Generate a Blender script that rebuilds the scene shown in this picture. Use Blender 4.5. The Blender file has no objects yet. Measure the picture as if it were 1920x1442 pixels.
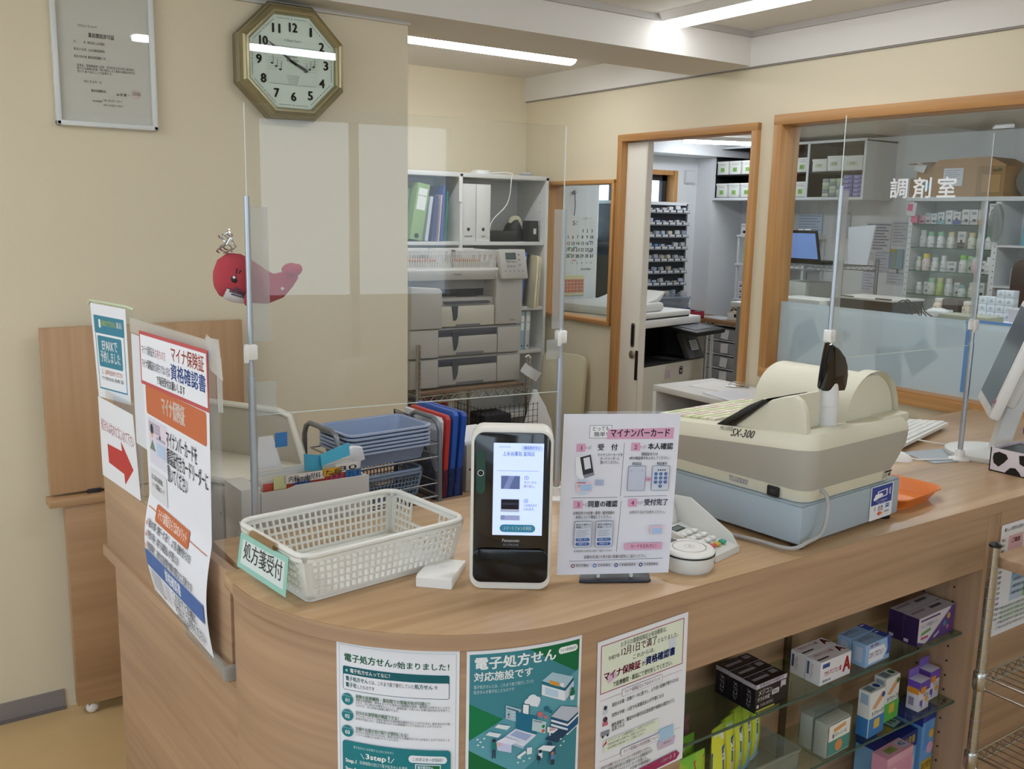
import bpy, bmesh, math, random
from mathutils import Vector, Matrix, Euler
random.seed(7)
S = bpy.context.scene
COL = S.collection
PI = math.pi
def rad(a): return math.radians(a)

# ---------------------------------------------------------------- camera, world, exposure
def look(yaw, pitch, roll):
    y, p, r = rad(yaw), rad(pitch), rad(roll)
    f = Vector((math.sin(y)*math.cos(p), math.cos(y)*math.cos(p), -math.sin(p)))
    rt = Vector((math.cos(y), -math.sin(y), 0)); up = rt.cross(f)
    c, s = math.cos(r), math.sin(r)
    a = c*rt + s*up; b = -s*rt + c*up
    return Matrix(((a.x, b.x, -f.x), (a.y, b.y, -f.y), (a.z, b.z, -f.z))).to_4x4()
cd = bpy.data.cameras.new('camera'); cam = bpy.data.objects.new('camera', cd); COL.objects.link(cam)
cam.matrix_world = Matrix.Translation((0, 0, 1.62)) @ look(34.38, 10.065, 1.18)
cd.sensor_width = 36.0; cd.lens = 36.0*1765/1920; cd.clip_start = .05; cd.clip_end = 100
S.camera = cam
W = bpy.data.worlds.new('daylight'); S.world = W; W.use_nodes = True
bg = W.node_tree.nodes['Background']; bg.inputs[0].default_value = (.72, .86, 1.0, 1); bg.inputs[1].default_value = .95
S.view_settings.view_transform = 'Standard'; S.view_settings.look = 'None'
S.view_settings.gamma = 1; S.view_settings.exposure = 1.55; S.view_settings.use_curve_mapping = False
S.cycles.max_bounces = 10; S.cycles.transparent_max_bounces = 24; S.cycles.diffuse_bounces = 5
LAMP = 9.0      # emission of the tube lamp diffusers
ROOM_LAMP = 9.0

# ---------------------------------------------------------------- materials
def lin(h):
    if isinstance(h, str):
        h = h.lstrip('#'); c = [int(h[i:i+2], 16)/255 for i in (0, 2, 4)]
    else: c = [v/255 for v in h]
    return [v/12.92 if v <= .04045 else ((v+.055)/1.055)**2.4 for v in c]
MATS = {}
def mat(h, rough=.5, metal=0, spec=.5, emit=0, vary=.04, bump=0, bscale=300, coat=0, name=None):
    k = (str(h), rough, metal, spec, emit, vary, bump, bscale, coat)
    if k in MATS: return MATS[k]
    m = bpy.data.materials.new(name or 'paint_%s' % str(h).strip('#')); m.use_nodes = True; MATS[k] = m
    nt = m.node_tree; N = nt.nodes; b = N['Principled BSDF']; c = lin(h)
    b.inputs['Roughness'].default_value = rough; b.inputs['Metallic'].default_value = metal
    b.inputs['Specular IOR Level'].default_value = spec
    b.inputs['Coat Weight'].default_value = coat; b.inputs['Coat Roughness'].default_value = .05
    b.inputs['Base Color'].default_value = (*c, 1)
    if emit:
        b.inputs['Emission Color'].default_value = (*c, 1); b.inputs['Emission Strength'].default_value = emit
    if vary or bump:
        tc = N.new('ShaderNodeTexCoord'); nz = N.new('ShaderNodeTexNoise')
        nt.links.new(tc.outputs['Object'], nz.inputs['Vector'])
        nz.inputs['Scale'].default_value = bscale if bump else 6
        if vary and not emit:
            mx = N.new('ShaderNodeMix'); mx.data_type = 'RGBA'
            nt.links.new(nz.outputs['Fac'], mx.inputs['Factor'])
            mx.inputs['A'].default_value = (*[v*(1-vary) for v in c], 1); mx.inputs['B'].default_value = (*[min(1, v*(1+vary)) for v in c], 1)
            nt.links.new(mx.outputs['Result'], b.inputs['Base Color'])
        if bump:
            bp = N.new('ShaderNodeBump'); bp.inputs['Strength'].default_value = bump; bp.inputs['Distance'].default_value = .001
            nt.links.new(nz.outputs['Fac'], bp.inputs['Height']); nt.links.new(bp.outputs['Normal'], b.inputs['Normal'])
    return m
def wood(c1, c2, grain='X', rough=.42, fine=1.0, name='wood'):
    k = ('wood', c1, c2, grain, rough, fine)
    if k in MATS: return MATS[k]
    m = bpy.data.materials.new(name + '_' + grain.lower()); m.use_nodes = True; MATS[k] = m
    nt = m.node_tree; N = nt.nodes; b = N['Principled BSDF']; b.inputs['Roughness'].default_value = rough
    tc = N.new('ShaderNodeTexCoord'); mp = N.new('ShaderNodeMapping'); nt.links.new(tc.outputs['Object'], mp.inputs['Vector'])
    s = [1.6*fine if a in grain else 46*fine for a in 'XYZ']; mp.inputs['Scale'].default_value = s
    nz = N.new('ShaderNodeTexNoise'); nz.inputs['Scale'].default_value = 1.0; nz.inputs['Detail'].default_value = 6; nz.inputs['Distortion'].default_value = .4
    nt.links.new(mp.outputs['Vector'], nz.inputs['Vector'])
    mp2 = N.new('ShaderNodeMapping'); nt.links.new(tc.outputs['Object'], mp2.inputs['Vector'])
    s2 = [.5*fine if a in grain else 9*fine for a in 'XYZ']; mp2.inputs['Scale'].default_value = s2
    n2 = N.new('ShaderNodeTexNoise'); n2.inputs['Scale'].default_value = 1.0; nt.links.new(mp2.outputs['Vector'], n2.inputs['Vector'])
    ad = N.new('ShaderNodeMath'); ad.operation = 'ADD'; nt.links.new(nz.outputs['Fac'], ad.inputs[0]); nt.links.new(n2.outputs['Fac'], ad.inputs[1])
    hf = N.new('ShaderNodeMath'); hf.operation = 'MULTIPLY'; hf.inputs[1].default_value = .5; nt.links.new(ad.outputs[0], hf.inputs[0])
    cr = N.new('ShaderNodeValToRGB'); cr.color_ramp.elements[0].position = .36; cr.color_ramp.elements[1].position = .62
    cr.color_ramp.elements[0].color = (*lin(c1), 1); cr.color_ramp.elements[1].color = (*lin(c2), 1)
    nt.links.new(hf.outputs[0], cr.inputs[0]); nt.links.new(cr.outputs[0], b.inputs['Base Color'])
    return m
def clear(tint='#fbfdfc', frost=0, name='clear_acrylic', diff=0.0, rough=0.0, refl=1.0):
    k = ('clear', tint, frost, diff, rough, refl)
    if k in MATS: return MATS[k]
    m = bpy.data.materials.new(name); m.use_nodes = True; MATS[k] = m; nt = m.node_tree; N = nt.nodes
    N.remove(N['Principled BSDF']); out = N['Material Output']
    tr = N.new('ShaderNodeBsdfTransparent'); tr.inputs[0].default_value = (*lin(tint), 1)
    gl = N.new('ShaderNodeBsdfGlossy'); gl.inputs['Roughness'].default_value = rough; gl.inputs[0].default_value = (refl, refl, refl, 1)
    fr = N.new('ShaderNodeFresnel'); ge = N.new('ShaderNodeNewGeometry'); mr = N.new('ShaderNodeMapRange')
    mr.inputs['To Min'].default_value = 1.4; mr.inputs['To Max'].default_value = 1/1.4
    nt.links.new(ge.outputs['Backfacing'], mr.inputs['Value']); nt.links.new(mr.outputs['Result'], fr.inputs[0])
    base = tr.outputs[0]
    if diff:
        df = N.new('ShaderNodeBsdfDiffuse'); df.inputs[0].default_value = (*lin(frost or tint), 1)
        tl = N.new('ShaderNodeBsdfTranslucent'); tl.inputs[0].default_value = (*lin(frost or tint), 1)
        dt = N.new('ShaderNodeMixShader'); dt.inputs[0].default_value = .45; nt.links.new(df.outputs[0], dt.inputs[1]); nt.links.new(tl.outputs[0], dt.inputs[2])
        mx = N.new('ShaderNodeMixShader'); mx.inputs[0].default_value = diff
        nt.links.new(tr.outputs[0], mx.inputs[1]); nt.links.new(dt.outputs[0], mx.inputs[2]); base = mx.outputs[0]
    m2 = N.new('ShaderNodeMixShader'); nt.links.new(fr.outputs[0], m2.inputs[0]); nt.links.new(base, m2.inputs[1]); nt.links.new(gl.outputs[0], m2.inputs[2])
    nt.links.new(m2.outputs[0], out.inputs[0]); return m

# ---------------------------------------------------------------- mesh builder
class MB:
    def __init__(s): s.bm = bmesh.new(); s.mats = []
    def mi(s, m):
        if m not in s.mats: s.mats.append(m)
        return s.mats.index(m)
    def add(s, t, m, M=None):
        if M is not None: t.transform(M)
        i = s.mi(m)
        for f in t.faces: f.material_index = i
        me = bpy.data.meshes.new('t'); t.to_mesh(me); t.free(); s.bm.from_mesh(me); bpy.data.meshes.remove(me); return s
    def box(s, c, d, m, bev=0, rot=None, seg=2):
        t = bmesh.new(); bmesh.ops.create_cube(t, size=1)
        t.transform(Matrix.Diagonal((*d, 1)))
        if bev: bmesh.ops.bevel(t, geom=list(t.edges), offset=min(bev, .49*min(d)), segments=seg, affect='EDGES', profile=.5)
        M = Matrix.Translation(c)
        if rot: M = M @ Euler(rot).to_matrix().to_4x4()
        return s.add(t, m, M)
    def bb(s, x0, y0, z0, x1, y1, z1, m, bev=0, seg=2):
        return s.box(((x0+x1)/2, (y0+y1)/2, (z0+z1)/2), (abs(x1-x0), abs(y1-y0), abs(z1-z0)), m, bev, None, seg)
    def prism(s, pts, a, b, m, axis='z', bev=0, M=None, seg=2):
        t = bmesh.new()
        def P(p, h): return {'z': (p[0], p[1], h), 'y': (p[0], h, p[1]), 'x': (h, p[0], p[1])}[axis]
        v0 = [t.verts.new(P(p, a)) for p in pts]; v1 = [t.verts.new(P(p, b)) for p in pts]; n = len(pts)
        t.faces.new(v0); t.faces.new(v1[::-1])
        for i in range(n): t.faces.new((v0[i], v0[(i+1) % n], v1[(i+1) % n], v1[i]))
        bmesh.ops.recalc_face_normals(t, faces=t.faces)
        if bev:
            es = [e for e in t.edges if any(len(f.verts) > 4 or f.calc_area() > 0 for f in e.link_faces) and (e.verts[0] in v0) == (e.verts[1] in v0)]
            bmesh.ops.bevel(t, geom=es, offset=bev, segments=seg, affect='EDGES', profile=.5)
        return s.add(t, m, M)
    def tube(s, pts, r, m, seg=8, closed=False, M=None):
        t = bmesh.new(); pts = [Vector(p) for p in pts]; n = len(pts); rings = []; up = None
        for i in range(n):
            a = pts[i-1] if (i or closed) else pts[i]; b = pts[(i+1) % n] if (i < n-1 or closed) else pts[i]
            d = (b-a).normalized()
            if up is None: up = d.orthogonal().normalized()
            up = (up - d*up.dot(d)); up = up.normalized() if up.length > 1e-6 else d.orthogonal().normalized()
            w = d.cross(up); rr = r[i] if isinstance(r, (list, tuple)) else r
            rings.append([t.verts.new(pts[i] + (up*math.cos(2*PI*k/seg) + w*math.sin(2*PI*k/seg))*rr) for k in range(seg)])
        for i in range(n if closed else n-1):
            A, B = rings[i], rings[(i+1) % n]
            for k in range(seg): t.faces.new((A[k], A[(k+1) % seg], B[(k+1) % seg], B[k]))
        if not closed: t.faces.new(rings[0][::-1]); t.faces.new(rings[-1])
        bmesh.ops.recalc_face_normals(t, faces=t.faces)
        return s.add(t, m, M)
    def lathe(s, prof, m, seg=24, c=(0, 0, 0), M=None, cap=True):
        t = bmesh.new(); rings = []
        for r, z in prof: rings.append([t.verts.new((c[0]+r*math.cos(2*PI*k/seg), c[1]+r*math.sin(2*PI*k/seg), c[2]+z)) for k in range(seg)])
        for A, B in zip(rings, rings[1:]):
            for k in range(seg): t.faces.new((A[k], A[(k+1) % seg], B[(k+1) % seg], B[k]))
        if cap: t.faces.new(rings[0][::-1]); t.faces.new(rings[-1])
        return s.add(t, m, M)
    def loft(s, rings, m, cap=True, closed=True, M=None):
        t = bmesh.new(); R = [[t.verts.new(p) for p in r] for r in rings]; n = len(R[0])
        for A, B in zip(R, R[1:]):
            for k in range(n if closed else n-1): t.faces.new((A[k], A[(k+1) % n], B[(k+1) % n], B[k]))
        if cap: t.faces.new(R[0][::-1]); t.faces.new(R[-1])
        bmesh.ops.recalc_face_normals(t, faces=t.faces)
        return s.add(t, m, M)
    def ball(s, c, r, m, sc=(1, 1, 1), rot=None, sub=3):
        t = bmesh.new(); bmesh.ops.create_icosphere(t, subdivisions=sub, radius=r)
        M = Matrix.Translation(c) @ (Euler(rot).to_matrix().to_4x4() if rot else Matrix()) @ Matrix.Diagonal((*sc, 1))
        return s.add(t, m, M)
    def quad(s, pts, m):
        t = bmesh.new(); t.faces.new([t.verts.new(p) for p in pts]); return s.add(t, m)
    def obj(s, name, parent=None, ang=40):
        me = bpy.data.meshes.new(name); s.bm.to_mesh(me); s.bm.free()
        for m in s.mats: me.materials.append(m)
        me.polygons.foreach_set('use_smooth', [True]*len(me.polygons)); me.set_sharp_from_angle(angle=rad(ang))
        o = bpy.data.objects.new(name, me); COL.objects.link(o); o.parent = parent
        return o
def smooth(P, n=6):
    P = [Vector(p) for p in P]; Q = [P[0]*2-P[1]] + P + [P[-1]*2-P[-2]]; R = []
    for i in range(1, len(Q)-2):
        a, b, c, d = Q[i-1:i+3]
        for k in range(n):
            t = k/n; R.append(.5*((2*b)+(c-a)*t+(2*a-5*b+4*c-d)*t*t+(3*b-a-3*c+d)*t**3))
    return R + [P[-1]]
def rrect(x0, y0, x1, y1, r, n=5):
    P = []
    for cx, cy, a in ((x1-r, y1-r, 0), (x0+r, y1-r, 90), (x0+r, y0+r, 180), (x1-r, y0+r, 270)):
        for i in range(n+1):
            t = rad(a + 90*i/n); P.append((cx+r*math.cos(t), cy+r*math.sin(t)))
    return P
def thing(name, label, cat, loc=(0, 0, 0), rz=0, group=None, rot=None):
    o = bpy.data.objects.new(name, None); COL.objects.link(o); o.empty_display_size = .05
    o.location = loc; o.rotation_euler = rot or (0, 0, rad(rz)); o['label'] = label; o['category'] = cat
    if group: o['group'] = group
    return o
def one(name, mb, label, cat, loc=(0, 0, 0), rz=0, group=None, rot=None, ang=40):
    o = mb.obj(name, ang=ang); o.location = loc; o.rotation_euler = rot or (0, 0, rad(rz)); o['label'] = label; o['category'] = cat
    if group: o['group'] = group
    return o
def struct(name, mb, parent=None):
    o = mb.obj(name, parent)
    if parent is None: o['kind'] = 'structure'
    return o
KIDS = {}
def dup(root, loc, rz=0, label=None):
    r = root.copy(); COL.objects.link(r); r.location = loc; r.rotation_euler = (0, 0, rad(rz))
    if label: r['label'] = label
    for ch in root.children:
        c = ch.copy(); COL.objects.link(c); c.parent = r
        for g in ch.children:
            d = g.copy(); COL.objects.link(d); d.parent = c
    return r

# ---------------------------------------------------------------- printing on paper, cartons, screens (sizes in mm from the sheet's top left)
TXT = {}
def glyphs(st, bold):
    k = (st, bold)
    if k not in TXT:
        c = bpy.data.curves.new('lettering', 'FONT'); c.body = st; c.size = 1; c.resolution_u = 2
        o = bpy.data.objects.new('lettering', c); COL.objects.link(o)
        me = bpy.data.meshes.new_from_object(o.evaluated_get(bpy.context.evaluated_depsgraph_get()))
        V = [(v.co.x, v.co.y) for v in me.vertices]; F = [tuple(p.vertices) for p in me.polygons]
        bpy.data.objects.remove(o); bpy.data.curves.remove(c); bpy.data.meshes.remove(me)
        TXT[k] = (V, F, max([v[0] for v in V], default=1))
    return TXT[k]
INK = {}
def ink(h, rough=.6): return mat(h, rough=rough, vary=0, spec=.3, name='ink_' + str(h).strip('#'))
class Pr:
    def __init__(s, step=0): s.it = []; s.step = step
    def poly(s, pts, c): s.it.append((list(pts), [tuple(range(len(pts)))], c)); return s
    def rect(s, x, y, w, h, c):
        if not s.step: return s.poly([(x, y), (x+w, y), (x+w, y+h), (x, y+h)], c)
        n = max(1, math.ceil(w/s.step)); k = max(1, math.ceil(h/s.step)); V = [(x+w*i/n, y+h*j/k) for j in range(k+1) for i in range(n+1)]
        F = [(j*(n+1)+i, j*(n+1)+i+1, (j+1)*(n+1)+i+1, (j+1)*(n+1)+i) for j in range(k) for i in range(n)]
        s.it.append((V, F, c)); return s
    def rr(s, x, y, w, h, r, c):
        if s.step and w > s.step*1.5:
            s.rect(x+r, y, w-2*r, h, c); a = rrect(x, y, x+2*r, y+h, r*.999, 4); b = rrect(x+w-2*r, y, x+w, y+h, r*.999, 4)
            return s.poly(a, c).poly(b, c)
        return s.poly(rrect(x, y, x+w, y+h, r, 4), c)
    def frame(s, x, y, w, h, t, c): return s.rect(x, y, w, t, c).rect(x, y+h-t, w, t, c).rect(x, y+t, t, h-2*t, c).rect(x+w-t, y+t, t, h-2*t, c)
    def circ(s, x, y, r, c, ry=None): return s.poly([(x+r*math.cos(a*PI/10), y+(ry or r)*math.sin(a*PI/10)) for a in range(20)], c)
    def ring(s, x, y, r, t, c):
        n = 28; V = [(x+q*math.cos(2*PI*a/n), y+q*math.sin(2*PI*a/n)) for q in (r, r-t) for a in range(n)]
        s.it.append((V, [(a, (a+1) % n, n+(a+1) % n, n+a) for a in range(n)], c)); return s
    def line(s, x0, y0, x1, y1, t, c):
        d = Vector((x1-x0, y1-y0)); n = Vector((-d.y, d.x)).normalized()*t/2
        return s.poly([(x0+n.x, y0+n.y), (x1+n.x, y1+n.y), (x1-n.x, y1-n.y), (x0-n.x, y0-n.y)], c)
    def txt(s, x, y, h, st, c, bold=0, al='L', w=None, rot=0):
        V, F, L = glyphs(st, bold); kx = h
        if w: kx = w/L
        ox = {'L': 0, 'C': -L*kx/2, 'R': -L*kx}[al]; q = rad(rot); co, si = math.cos(q), math.sin(q); P = []
        for a, b in V:
            u, v = ox+a*kx, h*.82-b*h*1.0
            P.append((x+u*co-v*si, y+u*si+v*co))
        b = .014*bold*h; n = len(P)
        if bold > .35:
            D = [(-b, 0), (b, 0), (0, -b*.7), (0, b*.7)] if bold > 1.1 else [(-b, 0), (b, 0)]
            s.it.append(([(q[0]+dx, q[1]+dy) for dx, dy in D for q in P], [tuple(i+n*k for i in f) for k in range(len(D)) for f in F], c))
        else: s.it.append((P, F, c))
        return s
    def put(s, mb, fn, lift=.00025, inc=.00006, rough=.6):
        for n, (V, F, c) in enumerate(s.it):
            t = bmesh.new(); vs = [t.verts.new((a, b, 0)) for a, b in V]
            for f in F:
                try: t.faces.new([vs[i] for i in f])
                except ValueError: pass
            if s.step and len(F) < 3:
                x0, x1 = min(a for a, b in V), max(a for a, b in V); y0, y1 = min(b for a, b in V), max(b for a, b in V)
                for ax, lo, hi in ((0, x0, x1), (1, y0, y1)):
                    for k in range(1, int((hi-lo)/s.step)+1):
                        c0 = [0, 0, 0]; c0[ax] = lo+k*s.step; nn = [0, 0, 0]; nn[ax] = 1
                        bmesh.ops.bisect_plane(t, geom=list(t.verts)+list(t.edges)+list(t.faces), plane_co=c0, plane_no=nn)
            for q in t.verts: q.co = fn(q.co.x/1000, q.co.y/1000, lift+inc*n)
            mb.add(t, ink(c, rough) if not isinstance(c, bpy.types.Material) else c)
        return mb
def plane(p0, ex, ey):
    p0, ex, ey = Vector(p0), Vector(ex).normalized(), Vector(ey).normalized(); n = ey.cross(ex)
    return lambda u, v, l: p0 + ex*u + ey*v + n*l
# ---------------------------------------------------------------- the room
WALL = mat('#dacfb4', rough=.85, bump=.25, bscale=220, vary=.03, name='woven_wallpaper')
WHITEC = mat('#dcd8d0', rough=.9, vary=.015, name='ceiling_white')
PHW = mat('#dfe3e6', rough=.8, vary=.02, name='white_wall')
TRIM = wood('#a87744', '#c6965c', 'Z', rough=.45, name='oak_trim'); TRIMY = wood('#a87744', '#c6965c', 'Y', rough=.45, name='oak_trim')
SHADE_LINE = mat('#8f8b86', rough=.6)
OAK = ('#a8896a', '#c4a482')
OAKX = wood(*OAK, 'X', name='counter_oak'); OAKY = wood(*OAK, 'Y', name='counter_oak'); OAKZ = wood(*OAK, 'Z', name='counter_oak')
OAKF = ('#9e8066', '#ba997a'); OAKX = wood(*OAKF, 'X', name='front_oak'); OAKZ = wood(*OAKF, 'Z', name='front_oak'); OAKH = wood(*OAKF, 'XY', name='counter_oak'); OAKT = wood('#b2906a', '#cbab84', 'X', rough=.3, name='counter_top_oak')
BRN = wood('#a88460', '#bb9770', 'Z', rough=.4, fine=.8, name='brown_board'); BRNX = wood('#a07c58', '#b48f68', 'X', rough=.4, fine=.8, name='brown_board')
WHITE = mat('#e6e6e4', rough=.45); WHITEP = mat('#ecebe8', rough=.35); PAPER = mat('#eceef2', rough=.7, vary=.01); BLACK = mat('#101012', rough=.4); DARK = mat('#2a2a2e', rough=.5)
CHROME = mat('#b9b6b0', rough=.22, metal=1, vary=0); STEEL = mat('#9aa0a6', rough=.35, metal=.8, vary=0); GREY = mat('#8c9196', rough=.5)
ACR = clear('#fcfdfd'); GLASSM = clear('#f8fbfa', name='window_glass', rough=.0)
CREAM = mat('#d6d2be', rough=.4); IVORY = mat('#dcdac8', rough=.35); PGREY = mat('#c9c9c4', rough=.45)
FLOORM = mat('#cdb080', rough=.35, vary=.1, name='tan_vinyl'); FLOORM.node_tree.nodes['Noise Texture'].inputs['Detail'].default_value = 6

m = MB(); m.bb(-3.2, -3, -.06, 7.1, 6.7, 0, FLOORM); struct('floor', m)
m = MB(); m.bb(-12, -14, -.2, 12, -3, -.07, mat('#9a9a98', rough=.9)); m.bb(-14, -3, -.2, -3.2, 8, -.07, mat('#9a9a98', rough=.9)); struct('ground', m)
m = MB(); m.bb(-3, 3.185, 0, 1.69, 4.95, 2.32, WALL); struct('wall_back', m)
m = MB(); m.bb(1.69, 4.812, 0, 3.48, 4.95, 2.46, WALL); struct('wall_rear', m)
m = MB()   # the wall with the door and both inner windows
for y0, y1, z0, z1 in ((-3, .5, 0, 2.46), (.5, 2.865, 0, .955), (.5, 2.865, 2.06, 2.46), (2.865, 2.985, 0, 2.46), (2.985, 3.925, 2.045, 2.46), (3.925, 3.975, 0, 2.46), (3.975, 4.55, 0, 1.062), (3.975, 4.55, 1.812, 2.46), (4.55, 4.812, 0, 2.46)):
    m.bb(3.36, y0, z0, 3.45, y1, z1, WALL)
struct('wall_right', m)
m = MB()
m.bb(-3.2, -3, 0, -3.08, -2.2, 2.6, PHW); m.bb(-3.2, 2.3, 0, -3.08, 4.9, 2.6, PHW); m.bb(-3.2, -2.2, 2.2, -3.08, 2.3, 2.6, PHW); m.bb(-3.2, -2.2, 0, -3.08, 2.3, .5, PHW)
for y in (-.7, .8): m.bb(-3.17, y-.03, .5, -3.11, y+.03, 2.2, GREY)
struct('wall_left', m)
m = MB()
m.bb(-3.2, -3.1, 2.25, 3.5, -2.98, 2.6, PHW)
for x0, x1 in ((-3.2, -2.6), (-.9, -.2), (.95, 1.25), (2.6, 3.5)): m.bb(x0, -3.1, 0, x1, -2.98, 2.25, PHW)
for x in (-1.75, .4, 1.9): m.bb(x-.03, -3.07, 0, x+.03, -3.01, 2.25, GREY)
m.bb(-2.6, -3.07, 0, 2.6, -3.01, 1.05, PHW)
struct('wall_front', m)
m = MB(); m.bb(-3.2, -3, 2.455, 3.5, 3.06, 2.6, WHITEC); m.bb(1.6, 3.42, 2.44, 3.5, 4.95, 2.6, WHITEC); struct('ceiling', m)
m = MB(); m.bb(-3.1, 3.05, 2.31, 3.36, 3.43, 2.5, WHITEC); m.bb(-3.1, 3.43, 2.31, 1.69, 4.9, 2.5, WHITEC); struct('ceiling_beam', m)
m = MB(); m.bb(3.343, -3, 2.305, 3.37, 3.05, 2.458, WHITEC); m.bb(3.343, 3.43, 2.305, 3.37, 4.82, 2.458, WHITEC); m.bb(3.343, 3.05, 2.305, 3.37, 3.43, 2.3101, WHITEC); m.bb(3.349, -3, 2.299, 3.37, 4.82, 2.305, SHADE_LINE); struct('trim_1', m)  # thin grey strip paints the shadow line under the white fascia
CORN = mat('#b5b0aa', rough=.6)
m = MB(); m.bb(-3, 3.036, 2.43, 3.345, 3.05, 2.456, CORN); m.bb(3.329, -3, 2.43, 3.343, 3.05, 2.456, CORN); struct('trim_2', m)
m = MB(); m.bb(-3, 3.172, 2.296, 1.695, 3.2, 2.3105, mat('#c9c5bd', rough=.7)); struct('trim_3', m)
m = MB(); m.bb(-3, 3.178, .0, .42, 3.2, .066, mat('#86807e', rough=.6)); m.bb(-3, 3.17, .0, .42, 3.2, .01, mat('#6e6866', rough=.6)); struct('baseboard_back', m)

def casing(name, y0, y1, z0, z1, w, d0, d1, bottom=True):
    m = MB()
    m.bb(d0, y0, z0, d1, y0+w, z1, TRIM, .003); m.bb(d0, y1-w, z0, d1, y1, z1, TRIM, .003); m.bb(d0-.001, y0, z1-w, d1, y1, z1, TRIMY, .003)
    if bottom: m.bb(d0-.001, y0, z0, d1, y1, z0+w, TRIMY, .003)
    return m
# sliding door, in its frame
m = casing('door_frame', 2.975, 3.932, 0, 2.06, .036, 3.335, 3.46, False); struct('trim_4', m)
dr = MB(); dr.bb(3.375, 3.735, .01, 3.41, 3.90, 2.02, mat('#e2ddd0', rough=.5), .003)
dr.bb(3.372, 3.732, .01, 3.41, 3.74, 2.02, mat('#d2cdc0', rough=.5))
door = struct('door_1', dr)
m = MB(); m.prism(rrect(3.79-.014, .945, 3.79+.014, 1.075, .013), 3.371, 3.376, mat('#8a8378', rough=.35, metal=.8), 'x'); m.prism(rrect(3.79-.009, .955, 3.79+.009, 1.065, .009), 3.3702, 3.3712, BLACK, 'x'); h = m.obj('handle', door); h['label'] = 'recessed metal finger pull'
m = MB(); m.lathe([(.022, 0), (.022, .006), (.016, .01), (.0, .011)], mat('#b9ae98', rough=.3, metal=.9), 20, M=Matrix.Translation((3.375, 3.79, .905)) @ Euler((0, -PI/2, 0)).to_matrix().to_4x4()); m.obj('lock', door)
m = MB(); m.bb(3.369, 3.742, .77, 3.376, 3.762, .93, BLACK, .002); m.obj('latch_plate', door)
# big pharmacy window with frosted film and lettering
w1 = struct('window_1', casing('w', .48, 2.885, .925, 2.085, .045, 3.335, 3.46))
m = MB(); m.bb(3.342, .5, .97, 3.46, 2.845, .978, TRIMY); m.obj('sill', w1)
m = MB(); m.bb(3.415, .52, .965, 3.42, 2.845, 2.045, GLASSM); m.obj('pane', w1)
FILM = clear('#e6eff2', frost='#e2eef4', diff=.64, name='frosted_film', rough=.3, refl=.5)
m = MB(); m.bb(3.4105, .52, .97, 3.4125, 2.845, 1.272, FILM); f = m.obj('frosted_film', w1)
m = MB(); BL = mat('#5f8fc8', rough=.5)
for a in ((1.94, 1.0, 1.955, 1.262), (1.94, 1.262, 1.96, 1.268)): m.bb(3.4075, a[0], a[1], 3.4103, a[2], a[3], BL)
m.bb(3.4075, .8, 1.268, 3.4103, 1.955, 1.278, BL); m.obj('blue_tape', w1)
m = MB(); p = Pr()
for dx, dy in ((-1.6, 0), (1.6, 0), (0, -1.3), (0, 1.3)):
    for i, ch in enumerate('調剤室'): p.txt(30+i*101+dx, dy, 84, ch, '#f8f9f9', al='C')
p.put(m, plane((3.4095, 2.325, 1.802), (0, -1, 0), (0, 0, -1)), lift=.002); m.obj('lettering', w1)
# small inner window by the shelves
w2 = struct('window_2', casing('w', 3.955, 4.57, 1.043, 1.832, .022, 3.34, 3.46))
m = MB(); m.bb(3.45, 3.975, 1.06, 3.454, 4.55, 1.815, GLASSM); m.obj('pane', w2)

# dispensary shell
m = MB()
m.bb(6.9, .2, 0, 7.02, 6.5, 2.45, PHW); m.bb(3.44, .08, 0, 7.02, .2, 2.45, PHW)
struct('wall_far', m)
m = MB()
for x0, x1, z0, z1 in ((3.48, 4.9, 0, 2.45), (6.2, 7.02, 0, 2.45), (4.9, 6.2, 0, 1.4), (4.9, 6.2, 2.07, 2.45)): m.bb(x0, 6.5, z0, x1, 6.62, z1, PHW)
m.bb(3.44, 4.93, 0, 3.52, 6.5, 2.45, PHW)
struct('wall_end', m)
m = MB(); m.bb(6.5, 6.29, 0, 6.9, 6.5, 2.3, PHW); struct('wall_pillar', m)
m = MB(); m.bb(3.44, .2, 2.32, 6.9, 6.5, 2.45, WHITEC); m.bb(3.48, 6.2, 2.2, 6.9, 6.5, 2.34, PHW); struct('ceiling_dispensary', m)
w3 = MB(); w3.bb(4.9, 6.46, 2.03, 6.2, 6.62, 2.07, TRIM); w3.bb(6.16, 6.44, 1.4, 6.2, 6.62, 2.07, TRIM); w3.bb(4.9, 6.44, 1.4, 4.94, 6.62, 2.07, TRIM)
w3 = struct('window_3', w3)
m = MB(); m.bb(4.94, 6.54, 1.4, 6.16, 6.58, 1.45, DARK); m.bb(4.94, 6.54, 1.98, 6.16, 6.58, 2.03, DARK)
for x in (4.94, 5.5, 6.1): m.bb(x, 6.54, 1.4, x+.06, 6.58, 2.03, DARK)
m.obj('sash', w3)
m = MB(); m.bb(4.95, 6.55, 1.44, 6.15, 6.555, 2.0, GLASSM); m.obj('pane', w3)

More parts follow.
